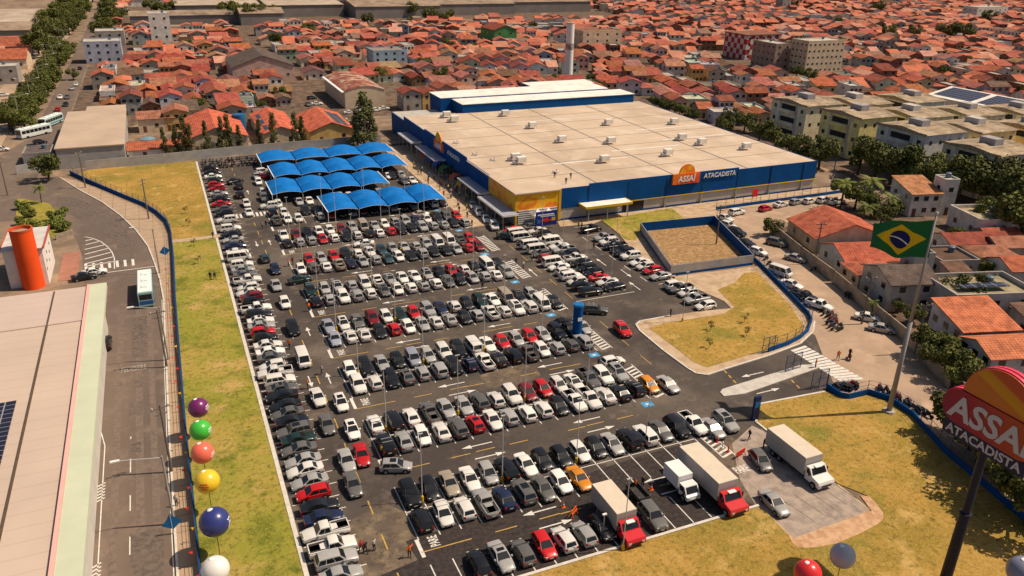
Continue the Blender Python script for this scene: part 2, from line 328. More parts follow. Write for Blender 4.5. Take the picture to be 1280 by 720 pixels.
ROWC = [71.2+15.64*k for k in range(11)]
for k, c in enumerate(ROWC[:8]):
    line(MK, (X0,c), (X0+16*SW,c), .12)
    for i in range(17):
        x = X0+i*SW; lo = c-4.9
        line(MK, (x,lo), (x,c+4.9), .13)
    line(MK, (X0-.25,c-7.6), (X0-.25,c-4.7), .42)                       # stop bar at the aisle mouth
    a = c-7.7
    if k == 0: a = 64.4
    line(MY, (X0-.3,a), (X0+5.4,a), .14, .0285)
    for x in (27, 35, 43.5, 51):
        line(MY, (x,a), (x+2.6,a), .14, .0285)
    for x in ((31, 47) if k % 2 else (33, 49)):
        arrow(MK, x, a+1.35, math.pi); arrow(MK, x+.8, a-1.35, 0)
        line(MY, (x-.6,a+.1), (x+2,a+.1), .14, .0285)
for i in range(15):
    x = X0+i*SW; line(MK, (x,57.4), (x,62.3), .13)
for i in range(72): line(MK, (7.1,60+i*2.46), (12.7,60+i*2.46), .13)
y = 60
while y < 235: line(MY, (15.3,y), (15.3,y+2.5), .15); y += 6.2
for y in (104.6, 121, 166, 205): arrow(MK, 14.1, y, -math.pi/2, 3.4); arrow(MK, 16.8, y, math.pi/2, 3.4)
for c in ROWC[:8]:                                                      # hatched strips beside the exit lane
    a, b = (c-4.9, c+4.9)
    line(MK, (59.1,a), (59.1,b), .14); line(MK, (60.9,a), (60.9,b), .14)
    y = a
    while y < b-.5: line(MK, (59.2,y+.1), (60.8,y+.6), .34); y += .85
    MU.quad((56.2,c-6.6,.0272), (57.8,c-6.6,.0272), (57.8,c-5.3,.0272), (56.2,c-5.3,.0272))
    line(MK, (56.7,c-5.95), (57.3,c-5.95), .4, .0282)
dash(MY, (63.8,84), (63.8,156), 3.2, 3.4, .12)
for x, y, a in [(66.2,103,-math.pi/2), (66.2,128,-math.pi/2), (62.2,131,math.pi/2), (77.5,131,math.pi/2), (77.5,118,math.pi/2), (79.2,124,-math.pi/2), (75.5,77.4,0), (76.5,82.2,math.pi)]: arrow(MK, x, y, a)
for i in range(13):
    y = 117+i*2.9; line(MK, (64.9,y), (69.9,y), .13)
    line(MK, (70.1,y), (75.0,y), .13); line(MK, (82.2,y), (86.6,y), .13)
line(MK, (63.8,115.6), (76,115.6), .14)
for t in range(5): line(MK, (80.9,119+t*6), (80.9,121.6+t*6), .14)
# crossings
for i in range(14):
    t = i/13; a = G(990,439).lerp(G(1047,475), t); b = G(1008,433).lerp(G(1078,473), t); line(MK, a, b, .62)
for i in range(11): line(MK, (12.2+i*.9,184.6), (12.2+i*.9,187.6), .48)
for i in range(8): line(MK, (61+i*.85,176.5), (61+i*.85,179.5), .45)
for p, q in (((905,463),(921,480)), ((977,463),(1000,486))): dash(MY, G(*p), G(*q), .9, .6, .22)
struct('pad_joint', (lambda b: ([line(b, (60.5+i*1.9,56.5+.6*i), (61.2+i*1.9,52.2+.35*i), .09, .034) for i in range(5)], b)[1])(MB()), M('joint_dark', (.16,.14,.125), .9, .2, 1))
pe = MB(); [line(pe, p_, q_, .3, .034) for p_, q_ in zip(g_([(960,643),(992,674),(1089,639)]), g_([(992,674),(1089,639),(1047,606)]))]; struct('pad_edging', pe, m_tan)
# road markings on the approach road
dash(MK, (-9.9,30), (-9.9,99), 3.0, 4.6, .13)
line(MK, (-12.9,60), (-12.9,98), .12); line(MK, (-12.9,98), (-14.0,105), .12)
line(MK, (-6.05,30), (-5.6,98), .10); line(MK, (-5.6,98), (-5.0,143), .10)
for i in range(6): line(MK, (-13.6,86.2+i*.6), (-12.6,86.8+i*.6), .2)
for i in range(7): line(MK, (-13.7,71.2+i*.6), (-12.6,71.9+i*.6), .2)
hz = [((107,298),(107,297)), ((107,301),(116,299)), ((107,306),(124,302)), ((106,312),(131,306)), ((106,318),(137,310)), ((106,324),(140,315)), ((106,330),(142,321)), ((106,333),(143,327))]
for p, q in hz[1:]: line(MK, G(*p), G(*q), .35)
cur = [(106,296),(116,298),(126,302),(134,308),(140,315),(143,323),(143,336)]
for p, q in zip(cur, cur[1:]): line(MK, G(*p), G(*q), .2)
for i in range(7): line(MK, G(108+i*9.8,338-i*1.0), G(107+i*9.8,330-i*1.0), .5)
line(MK, G(124,342), G(200,332), .25)
struct('white_road_marking', MK, m_mark); struct('yellow_road_marking', MY, m_marky); struct('blue_bay_marking', MU, m_markb)
def flat_text(txt, x, y, z, ang, size, sx, sy, name):
    c, s = math.cos(ang), math.sin(ang)
    mw = frame_mat(Vector((x,y,z)), Vector((c*sx,s*sx,0)), Vector((-s*sy,c*sy,0)), Vector((0,0,1)))
    o = text_obj(name, txt, size, m_mark, mw, bold=.02); return kind(o, 'structure')
_k = m_mark; m_mark = M('worn_road_lettering', (.30,.255,.215), .9, .25, 1.5); flat_text('PEDESTRE', -9.55, 118.0, .03, 0, 1.0, .80, 2.3, 'painted_road_word'); m_mark = _k
for k, c in enumerate(ROWC[:7]):
    flat_text('PARE', X0+1.5, (c-6.3) if k else 65.6, .03, math.pi/2, 1.0, .78, 1.5, 'painted_stop_word')
flat_text('PARE', *G2(927,587), .03, 0, 1.0, .9, 1.8, 'painted_stop_word')
sheet('yard_soil', g_([(962,292),(1040,354),(1134,432),(1180,480),(1300,640),(1300,285),(1180,250),(1100,262),(1062,252)]), .013, m_town)
# kerbs
KB = MB()
def kerb(pts, wd=.28, z=.16):
    for p, q in zip(pts, pts[1:]):
        p, q = Vector((*p[:2],0)), Vector((*q[:2],0))
        if (q-p).length < .01: continue
        d = (q-p).normalized(); n = Vector((-d.y,d.x,0))*wd/2; e = d*.04
        KB.prism([tuple((p-n-e)[:2]), tuple((q-n+e)[:2]), tuple((q+n+e)[:2]), tuple((p+n-e)[:2])], -.1, z)
kerb([(6.65,20), (6.65,172.4)], .5); kerb([(6.65,174.7), (6.65,240)], .5)
kerb([(20,57.15), (57.1,57.0)], .35)
kerb([(-5.62,20), (-5.3,98), (-4.72,143)]+g_([(200,350),(193,328),(185,308),(170,288),(150,269),(128,253),(100,238),(75,222)]), .25)
kerb(g_([(838,395),(800,402),(795,406),(800,414),(830,439),(860,461),(870,467),(884,469),(905,462),(960,445),(1000,430),(1016,415),(1018,402)]), .3)
kerb(g_([(1031,490),(947,506),(945,528),(968,546)]), .3)
struct('kerb', KB, M('kerb_paint', (.60,.56,.50), .85, .15, 1.5))
# ---------------------------------------------------------------- vehicles
def paint_mat():
    m, n, b = node_mat('car_paint'); oi = n.nodes.new('ShaderNodeObjectInfo'); L = n.links
    tc = n.nodes.new('ShaderNodeTexCoord'); nz = n.nodes.new('ShaderNodeTexNoise'); nz.inputs['Scale'].default_value = 2.5; nz.inputs['Detail'].default_value = 4
    L.new(tc.outputs['Object'], nz.inputs[0]); rp = n.nodes.new('ShaderNodeValToRGB'); rp.color_ramp.elements[0].color = (.86,.85,.83,1); rp.color_ramp.elements[1].color = (1.04,1.04,1.04,1)
    L.new(nz.outputs[0], rp.inputs[0]); mx = n.nodes.new('ShaderNodeMix'); mx.data_type = 'RGBA'; mx.blend_type = 'MULTIPLY'; mx.inputs[0].default_value = 1
    L.new(oi.outputs['Color'], mx.inputs[6]); L.new(rp.outputs[0], mx.inputs[7]); L.new(mx.outputs[2], b.inputs['Base Color'])
    b.inputs['Roughness'].default_value = .32; b.inputs['Specular IOR Level'].default_value = .5; b.inputs['Coat Weight'].default_value = .35; b.inputs['Coat Roughness'].default_value = .12
    return m
m_paint = paint_mat()
m_carglass = M('car_glass', (.012,.013,.015), .09, .2, 1, spec=.6)
m_trim = M('black_trim', (.02,.02,.021), .6, .2, 3)
m_rim = M('wheel_rim', (.35,.35,.36), .35, .1, 5, spec=.5, metal=.5)
m_lamp = M('headlamp_glass', (.55,.55,.55), .15, .1, 5, spec=.6)
m_tail = M('tail_lamp_red', (.30,.012,.012), .25, .1, 5, spec=.5)
m_plate = M('number_plate', (.55,.55,.52), .5, .05, 3)
m_bed = M('pickup_bed_liner', (.045,.04,.038), .8, .25, 2)
SLOTS = [m_paint, m_carglass, m_trim, m_black, m_rim, m_lamp, m_tail, m_plate, m_bed, m_yellow]
def loft(mb, st, mi=0):
    """body from stations (x, halfwidth, zlow, ztop)"""
    rings = []
    for x, wd, zl, zt in st:
        zm = zl+(zt-zl)*.45
        h = [(.90*wd, zl), (wd, zl+.12), (wd*1.0, zm), (.965*wd, zt-.10), (.86*wd, zt-.015), (.45*wd, zt+.02)]
        rings.append([(x, -a, z) for a, z in h]+[(x, a, z) for a, z in reversed(h)])
    n = len(rings[0]); v = [p for r in rings for p in r]; f = []
    for i in range(len(rings)-1):
        for j in range(n):
            a, b = i*n+j, i*n+(j+1)%n
            f.append((a, b, b+n, a+n))
    f.append(tuple(reversed(range(n)))); f.append(tuple(range((len(rings)-1)*n, len(rings)*n)))
    mb.add(v, f, mi)
SPEC = {  # L, W, H, stations(x/halfL -> width factor, zlow, ztop), cabin base rear/front x, top rear/front x, belt z
 'hatchback': (3.95,1.70,1.50,[(-1,.80,.42,.84),(-.96,.92,.28,.97),(-.6,1,.22,1.0),(.0,1,.2,.98),(.42,1,.2,.95),(.70,.97,.22,.86),(.93,.88,.26,.72),(1,.70,.36,.60)],-1.90,.98,-1.55,.22,.93),
 'sedan': (4.40,1.74,1.46,[(-1,.80,.42,.82),(-.97,.92,.28,.98),(-.66,.98,.24,1.0),(-.2,1,.2,.98),(.40,1,.2,.95),(.70,.97,.22,.86),(.94,.88,.26,.71),(1,.70,.36,.58)],-1.62,.98,-.92,.20,.93),
 'suv': (4.45,1.85,1.70,[(-1,.84,.46,.98),(-.97,.94,.34,1.12),(-.5,1,.28,1.14),(.0,1,.28,1.12),(.42,1,.28,1.09),(.74,.98,.28,1.02),(.95,.90,.34,.88),(1,.74,.42,.72)],-2.14,.98,-1.80,.36,1.07),
 'pickup': (5.10,1.86,1.76,[(-1,.92,.50,1.02),(-.98,.96,.42,1.08),(-.5,1,.36,1.08),(.0,1,.34,1.10),(.42,1,.34,1.10),(.74,.98,.34,1.04),(.95,.90,.38,.90),(1,.74,.46,.72)],-.55,1.20,-.40,.62,1.07),
 'minivan': (4.25,1.78,1.72,[(-1,.86,.44,1.0),(-.97,.94,.32,1.1),(-.5,1,.26,1.1),(.0,1,.26,1.08),(.50,1,.26,1.04),(.78,.97,.26,.92),(.95,.88,.32,.78),(1,.72,.42,.62)],-2.08,1.22,-1.90,.52,1.03),
 'van': (4.60,1.80,2.02,[(-1,.90,.44,1.06),(-.98,.96,.32,1.12),(-.5,1,.28,1.12),(.0,1,.28,1.12),(.60,1,.28,1.10),(.85,.98,.28,1.04),(.97,.92,.34,.94),(1,.80,.42,.76)],-2.27,1.98,-2.2,1.35,1.08),
}
def car_parts(kd):
    L, W, HH, stt, xr0, xf0, xr1, xf1, zb = SPEC[kd]; hl, hw = L/2, W/2; parts = []
    def part(name, fn, slot):
        mb = MB(); fn(mb); parts.append((name, mb, slot))
    wb, wt = hw*.93, hw*.74
    if kd == 'van': wt = hw*.86
    if kd == 'minivan': wt = hw*.80
    def body(mb):
        loft(mb, [(x*hl, w_*hw, zl, zt) for x, w_, zl, zt in stt], 0)
        # greenhouse with a softly crowned roof
        zr = HH; B = [(xr0,-wb,zb-.06),(xf0,-wb,zb-.06),(xf0,wb,zb-.06),(xr0,wb,zb-.06)]
        v = B[:]; f = []
        cols = [xr1+.0, xr1+(xf1-xr1)*.15, (xr1+xf1)/2, xf1-(xf1-xr1)*.15, xf1]; zc = [-.07, -.015, .0, -.015, -.07]
        for x, dz in zip(cols, zc):
            for k_, dy in ((-1,-.05),(-.62,0),(0,.02),(.62,0),(1,-.05)): v.append((x, k_*wt, zr+dz+dy))
        idx = lambda i, j: 4+i*5+j
        for i in range(4):
            for j in range(4): f.append((idx(i,j), idx(i+1,j), idx(i+1,j+1), idx(i,j+1)))
        f.append((0,1,idx(4,0),idx(0,0))); f.append((2,3,idx(0,4),idx(4,4))); f.append((1,2,idx(4,4),idx(4,0))); f.append((3,0,idx(0,0),idx(0,4)))
        f.append((idx(0,0),idx(4,0),idx(3,0),idx(2,0),idx(1,0))); f.append((idx(4,4),idx(0,4),idx(1,4),idx(2,4),idx(3,4)))
        f.append((idx(4,0),idx(4,4),idx(4,3),idx(4,2),idx(4,1))); f.append((idx(0,4),idx(0,0),idx(0,1),idx(0,2),idx(0,3)))
        mb.add(v, f, 0)
        mb.box(-hl*.93, hl*.93, -hw*.9, hw*.9, .2, .36, 2)                     # sill
        mb.box(hl-.10, hl+.015, -hw*.55, hw*.55, .40, .56, 2)                  # grille
        mb.box(hl-.05, hl+.022, -.22, .22, .44, .55, 7); mb.box(-hl-.015, -hl+.05, -.22, .22, .62, .74, 7)
        for sx in (hl*.60, -hl*.60):                                           # dark wheel arches
            for sy in (-1, 1): mb.tube((sx, sy*hw*.80, .33), (sx, sy*(hw+.004), .33), .385, n=14, mi=2)
        if kd == 'pickup':
            z = 1.10; x0, x1 = -hl*.955, xr0-.06
            mb.quad((x0,-hw*.80,z-.0),(x1,-hw*.80,z),(x1,hw*.80,z),(x0,hw*.80,z), 8)
            for sy in (-1, 1): mb.box(x0-.03, x1, sy*hw*.84-.055, sy*hw*.84+.055, z-.08, z+.07, 0)
            mb.box(x0-.07, x0+.03, -hw*.84, hw*.84, z-.1, z+.07, 0); mb.box(x1-.05, x1+.03, -hw*.84, hw*.84, z-.1, z+.07, 0)
    part('body', body, 0)
    e = .02
    def face(mb, a, b, c, d, m0, m1, lo, hi, out):
        """quad inset on the plane a(bottom-left) b(bottom-right) c(top-right) d(top-left)"""
        a, b, c, d = map(Vector, (a, b, c, d)); o = Vector(out)*e
        q = lambda u, v_: (a.lerp(b, u)).lerp(d.lerp(c, u), v_)+o
        mb.quad(q(m0, lo), q(m1, lo), q(m1, hi), q(m0, hi))
    zt = HH-.12
    part('windscreen', lambda mb: face(mb, (xf0,-wb,zb-.06),(xf0,wb,zb-.06),(xf1,wt,zt+.0),(xf1,-wt,zt+.0), .06,.94,.10,1.0,(.7,0,.8)), 1)
    part('rear_window', lambda mb: face(mb, (xr0,wb,zb-.06),(xr0,-wb,zb-.06),(xr1,-wt,zt),(xr1,wt,zt), .10,.90,.22 if kd != 'sedan' else .14,.95,(-.8,0,.7)), 1)
    for s in (-1, 1):
        def side(mb, s=s):
            fr = (.04,.30,.34,.62,.66,.93) if kd in ('suv','minivan','van') else (.10,.47,.51,.90)
            if kd == 'pickup': fr = (.06,.46,.50,.92)
            if kd == 'van': fr = (.03,.30,.33,.60,.64,.90)
            for i in range(0, len(fr), 2):
                face(mb, (xr0,s*wb,zb-.06),(xf0,s*wb,zb-.06),(xf1,s*wt,zt),(xr1,s*wt,zt), fr[i],fr[i+1],.16,.95,(0,s*1.2,.35))
            if s > 0: mb.f = [tuple(reversed(q)) for q in mb.f]
        part('side_window', side, 1)
    for sx in (1, -1):
        for s in (-1, 1):
            def wheel(mb, sx=sx, s=s):
                y0, y1 = s*(hw-.21), s*(hw+.012); r = .31 if kd not in ('suv','pickup') else .36
                mb.tube((sx*hl*.60,y0,r), (sx*hl*.60,y1,r), r, n=14, mi=3); mb.tube((sx*hl*.60,s*(hw-.05),r), (sx*hl*.60,s*(hw+.02),r), r*.62, n=10, mi=4)
            part('wheel', wheel, 3)
    for s in (-1, 1):
        zh = stt[-2][3]-.04
        def hlamp(mb, s=s): mb.add([(hl*.985,s*hw*.46,zh-.17),(hl*.93,s*hw*.885,zh-.14),(hl*.86,s*hw*.90,zh+.01),(hl*.945,s*hw*.50,zh+.015)], [(0,1,2,3) if s > 0 else (3,2,1,0)]); mb.box(hl*.88,hl*.985,s*hw*.62-.13,s*hw*.62+.13,zh-.15,zh+.02)
        part('headlight', hlamp, 5)
        zt_ = stt[1][3]-.06
        def tlamp(mb, s=s): mb.box(-hl-.012,-hl*.93,s*hw*.76-.12,s*hw*.76+.12,zt_-.22,zt_+.02)
        part('tail_light', tlamp, 6)
        def mir(mb, s=s): mb.box(xf0-.42,xf0-.22,s*(hw+.08)-.09,s*(hw+.08)+.09,zb-.02,zb+.13)
        part('mirror', mir, 0)
    return parts
PROTO = {}; FAR = {}; SPLIT = {}
for kd in SPEC:
    PROTO[kd] = []; ALL = MB()
    for nm, mb, slot in car_parts(kd):
        if nm != 'body': mb.mi = [slot if i == 0 else i for i in mb.mi]
        if nm == 'wheel': mb.mi = [i if i in (3,4) else 3 for i in mb.mi]
        ALL.add(mb.v, mb.f, mb.mi)
        me = mb.mesh(nm, SLOTS, smooth=(nm == 'body'))
        if nm == 'body':
            for p_ in me.polygons:
                if p_.material_index in (2,3,7,8): p_.use_smooth = False
            me.set_sharp_from_angle(angle=math.radians(38))
        PROTO[kd].append((nm, me))
        if nm == 'wheel':
            ty, ri = MB(), MB()
            for f_, i_ in zip(mb.f, mb.mi): (ty if i_ == 3 else ri).add([mb.v[q] for q in f_], [tuple(range(len(f_)))], i_)
            SPLIT[me.name] = (ty.mesh('wheel', SLOTS), ri.mesh('rim', SLOTS))
    FAR[kd] = ALL.mesh(kd, SLOTS)
EXTRA = {}
for kd, (L_, W_, H_, st_, a0, a1, a2, a3, zb_) in SPEC.items():
    wt_ = W_/2*.74; xm = (a2+a3)/2; b = MB(); b.box(xm-.05,a3-.16,-wt_*.62,wt_*.62,H_-.03,H_+.028); me1 = b.mesh('sunroof', m_carglass)
    b = MB(); [b.box(xx-.03,xx+.03,-wt_*.95,wt_*.95,H_+.02,H_+.075,bottom=True) for xx in (xm-.45,xm+.35)]; me2 = b.mesh('roof_rack', m_metal); EXTRA[kd] = (('sunroof',me1),('roof_rack',me2))
PAINT = {'w': (.80,.77,.72), 's': (.40,.395,.385), 'g': (.13,.125,.118), 'k': (.012,.012,.013), 'r': (.55,.012,.014), 'R': (.20,.012,.016), 'b': (.016,.025,.07), 'y': (.75,.28,.01), 't': (.42,.35,.27), 'G': (.012,.035,.03), 'l': (.33,.35,.42), 'T': (.03,.07,.09)}
CNAME = {'w': 'white', 's': 'silver', 'g': 'dark grey', 'k': 'black', 'r': 'red', 'R': 'dark red', 'b': 'navy blue', 'y': 'orange yellow', 't': 'beige', 'G': 'very dark green', 'l': 'pale blue grey', 'T': 'dark teal'}
KNAME = {'h': ('hatchback','hatchback','hatchback'), 's': ('sedan','sedan','sedan'), 'u': ('suv','suv','SUV'), 'p': ('pickup','pickup_truck','pickup'), 'v': ('van','van','van'), 'm': ('minivan','minivan','minivan')}
CARS = []   # dicts: x,y,heading,col,kind,line,(label)
def car(x, y, ang, code, line, label=None, jig=True):
    if jig: x += R.uniform(-.12,.12); y += R.uniform(-.18,.18); ang += R.uniform(-.03,.03)
    CARS.append(dict(x=x, y=y, a=ang, c=code[0], k=code[1], line=line, label=label))
UPD, DN = math.pi/2, -math.pi/2
ORD = ['first','second','third','fourth','fifth','sixth','seventh','eighth','ninth']
def row(k, dy, codes, skip=None):
    nm = ('far line of the %s double row' if dy > 0 else 'near line of the %s double row') % (['nearest']+ORD[1:])[k]
    for i, c in enumerate(codes.split()):
        if c == '..': continue
        car(X0+SW*(i+.5), ROWC[k]+dy, DN if c[2:] == 'f' else UPD, c, nm)
row(0, 2.45, 'kuf khf tsf wsf shf kub wsf khf khf whf khf ssf kub wub gsf kuf wpf')
row(0,-2.45, 'khb whf whb spb bsb gub gsf whf ysf')
row(1, 2.45, 'wsb kub wsb gpb ssf ssf gub whb wuf Rhf rhf whf wsf gpf wuf suf')
row(1,-2.45, 'kub ssb whf wsb gub rhb wsf shb whb whb khf wpf wpf wsb ksb khb yhf')
row(2, 2.45, 'whf kuf ssf khf lmf shf wuf kuf wvb wsf rhf shf rhf shf kuf ksf ssf')
row(2,-2.45, 'wuf whb kuf gsb shb smb kuf bhb wpb ksb kub gpb whf shb ghb sub')
row(3, 2.45, 'lsf whf gsf Ruf whf Ghf rhf suf bsf whb khf Guf wsf tvf ksf shf')
row(3,-2.45, 'lsf wsb wsb khf rhb whf ssf wsb ssb khf shb wpb whb wuf wub wvf khf')
row(4, 2.45, 'Guf shf ssf shb wmf wpb ssf wsf wsf shf ksf rhf whb khf wvf khf')
row(4,-2.45, 'khb shb wuf sub whb ghf whf whb shb whb ghf khf shf shb wsb suf')
row(5, 2.45, '.. rhf shf rhf kuf whb wsf Thf shf ssf shb suf wvf wvf gpb rhf')
row(5,-2.45, 'whf gub wsb tpb bsb ssf shb Tsf whf ksf sub khf ksf shf rhb Rhf')
row(6, 2.45, 'wpf Rhf kpf whf whf Rhf suf tvf ssf whf shf suf bhf whf kpf guf rhf')
row(6,-2.45, 'khb shb shb rhf whb kuf whb khb wsb rhb kuf khf suf shb ssb khf shb')
row(7,-2.45, 'gpb whf whf .. shb rhf khf ssf Rhf khf shf suf kuf ssf ksf wub ksb')
row(7, 2.45, '.. whf .. kuf ksf .. shf .. khf whf .. shf rhf .. whf shf')
far_codes = ['wh','ws','sh','ss','gs','ks','kh','rh','ku','wu','su','gs']
for k, dy, nmr in ((8,-5.8,'cars under the front edge of the second canopy row'), (9,-6.3,'cars under the front edge of the third canopy row'), (10,-6.6,'cars under the front edge of the rear canopy row')):
    for i in range(15 if k != 8 else 12):
        if R.random() < .86: car(22.3+2.46*i, ROWC[k]+dy, DN, R.choice(far_codes), nmr)
for i in range(6): car(41+2.46*i if i > 2 else 52+2.46*i, 205.5, DN, R.choice(far_codes), 'open bays beside the middle canopies')
# bottom row beside the grass
for px, py, c in [(530,716,'kb'),(558,708,'sf'),(589,712,'kf')]: pass
for i, c in enumerate(['..','khb','ssf','ghb','rhf','whb','shb','khf','gsf']):
    if c == '..': continue
    car(X0+.9+SW*(i+.5)+.0, 59.9, DN if c[2] == 'f' else UPD, c, 'bottom row beside the parched grass')
# kerb row along the lawn (noses along x)
edge = [(429,716,'ss',1),(422,703,'su',1),(414,683,'wp',1),(404,663,'wp',-1),(400,648,'bs',1),(397,633,'ks',1),(391,614,'rh',-1),(382,606,'ss',-1),(384,590,'ws',-1),(384,577,'ss',-1),(375,565,'gs',-1),(373,553,'Gs',1),(368,540,'gu',-1),(362,528,'ks',1),(359,517,'gs',-1),(357,506,'ks',-1),(354,494,'ks',-1),(351,484,'gs',1),(350,474,'wu',1),(341,465,'wp',-1),(339,456,'wh',-1),(336,447,'gs',1),(335,439,'ws',1),(334,430,'ws',1),(328,422,'kh',1),(330,414,'rh',1),(326,407,'ss',1),(326,400,'ws',1),(322,393,'ku',1),(322,384,'wp',1),(316,376,'kh',1),(313,370,'Rh',-1),(316,364,'ws',-1),(313,358,'wh',-1),(309,349,'wp',1),(304,342,'gs',1),(302,336,'ss',1),(302,330,'wu',1),(299,321,'wv',1),(300,314,'ws',1),(294,306,'bs',1),(291,299,'ss',-1),(289,292,'ks',-1),(284,285,'wu',1),(288,274,'wu',-1),(280,266,'kh',-1),(281,260,'gs',-1),(277,254,'rs',1),(275,248,'ks',1),(275,241,'ss',1),(270,235,'rh',-1),(268,230,'rh',1),(267,225,'Gh',1),(265,220,'ws',1),(263,215,'ks',1),(259,210,'kh',1)]
ys = [G(p[0], p[1], .8).y for p in edge]
for i in range(1, len(ys)): ys[i] = max(ys[i], ys[i-1]+2.25)
for (px, py, c, s), y_ in zip(edge, ys):
    if y_ < 236: car(9.75+(.1*s), y_, 0 if s > 0 else math.pi, c, 'kerb row along the lawn', jig=True)
# block beside the walled plot
blkA = 'rh wv wv kh wv wv gh rh wv ws wh wu wh ku ku'.split(); 
for i, c in enumerate(blkA): car(67.5, 153.5-i*2.58, 0 if i % 3 else math.pi, c, 'left file of the store block')
blkB = 'gs ws kh ws wv ws sp ku wp ks kh kh rs ws ks ku wh wh ks'.split()
for i, c in enumerate(blkB[:15]): car(72.7, 153.9-i*2.58, math.pi if i % 4 else 0, c, 'right file of the store block')
for px, py, c, s in [(755,296,'sp',-1),(760,302,'wu',-1),(767,307,'kp',-1),(772,311,'ks',-1),(779,315,'ku',-1),(786,320,'wu',-1),(798,327,'ws',-1),(806,332,'wh',-1),(813,337,'rh',-1),(818,345,'ss',-1),(840,356,'wu',1),(852,360,'gp',-1),(860,365,'wh',-1),(870,373,'sp',-1),(880,382,'wh',-1)]:
    v = G(px, py, .8); car(max(84.0, v.x), v.y, math.pi if s < 0 else 0, c, 'file against the walled sandy plot')
def single(px, py, ang, code, label, z=.7):
    v = G(px, py, z); car(v.x, v.y, ang, code, None, label, jig=False)
single(495,582,-.35,'sh','silver hatchback turning across the aisle mouth at the nearest double row')
single(433,575,DN,'ss','silver sedan driving down the main lane beside a red sedan')
single(452,568,DN-.08,'rs','red sedan driving down the main lane beside a silver one')
single(441,605,DN,'gs','dark grey sedan queuing behind the silver sedan in the main lane')
single(440,537,DN,'wh','white hatchback paused in the main lane by the second stop mark')
single(408.6,530,DN,'gs','dark grey sedan driving alone in the main lane by the dark parked cars')
single(426,503,DN,'wh','white hatchback pulled up beside the first bay of the second double row')
single(397,496,DN+.05,'ws','white sedan driving towards the camera left of the yellow dashes')
single(378.6,449,DN,'wv','white panel van driving down the main lane')
single(366,410,DN,'ku','black SUV driving down the main lane past the painted arrows')
single(356,378,DN,'wh','white hatchback driving down the main lane behind the black SUV')
single(345,356,DN,'ss','silver sedan following a navy hatchback along the main lane')
single(344,336,DN,'bh','navy blue hatchback in the main lane behind a silver sedan')
single(331,322,UPD,'Th','dark teal hatchback heading away along the main lane')
single(375,349,.15,'Gs','very dark green sedan parked across the end of a double row')
single(455,304,math.pi-.1,'ws','white sedan standing crosswise in the aisle behind a red car')
single(526,267,.1,'ts','beige sedan crossing the aisle in front of the blue canopies')
single(337,257,math.pi,'wu','white SUV turning crosswise just before the blue canopies')
single(341,265,UPD,'ku','black SUV with a spare wheel stopped before the zebra crossing')
single(308,254,DN,'wh','white hatchback first in line behind the zebra crossing')
single(311,265,DN,'ws','white sedan stopped directly at the zebra crossing')
single(300,243,UPD,'ku','black SUV heading away from the zebra crossing')
single(299,232,UPD,'kh','black hatchback at the far end of the main lane')
single(294,226,.5,'ks','black sedan turning beside the motorcycles at the far end')
single(329,214,.2,'wu','white SUV parked beside the motorcycles and rear canopy')
single(321,220,DN,'ss','silver sedan beside the rear blue canopy corner')
single(323,227,DN,'wh','white hatchback beside the third canopy row corner')
single(332,220,0,'Rh','dark red hatchback tucked beside the third canopy row')
single(329,240,DN,'wh','white hatchback beside the second canopy row corner')
single(330,247,DN,'gu','dark grey SUV behind a white hatchback beside the second canopy row')
single(704,403,.02,'ks','black sedan stopped crosswise behind the blue water tower')
single(766,451,.03,'wh','white hatchback pulling out crosswise by the hatched strip')
single(835,480,-1.52,'ss','silver sedan driving alone across the open asphalt to the gate')
single(778,412,DN-.1,'ru','red SUV with dark windscreen driving past the corner of the island')
single(744,387,-.5,'gu','dark grey SUV turning by the blue water tower')
single(891,535,-1.6,'ss','silver sedan queuing for the exit, the one nearer the hatched strip')
single(907,527,-1.62,'su','silver SUV queuing for the exit beside the blue totem')
single(951,575,-1.8,'gh','dark grey hatchback parked by the white box truck')
single(968,628,-1.64,'ss','silver sedan parked on the grey concrete pad')
single(816,645,DN-.05,'gu','dark grey SUV with roof bars parked beside the red lorry')
single(739,286,.15,'kp','black pickup parked in front of the store side canopy')
for i, (px, py) in enumerate([(591,256),(599,265),(607.5,273),(617.5,282)]):
    single(px, py, -1.8, ['ss','wu','ws','wu'][i], ['silver sedan heading the queue at the store entrance canopy','white SUV second in the queue at the store entrance canopy','white sedan third in the queue at the store entrance canopy','white SUV last in the queue at the store entrance canopy'][i])
single(633,295,-.5,'Gs','very dark green sedan passing the store corner banner')
single(509,250,0,'gs','dark grey sedan in the open bay beside the front canopy'); single(505,226,DN,'gs','dark grey sedan between the second and third canopy rows'); single(515,225,DN,'ws','white sedan between the second and third canopy rows')
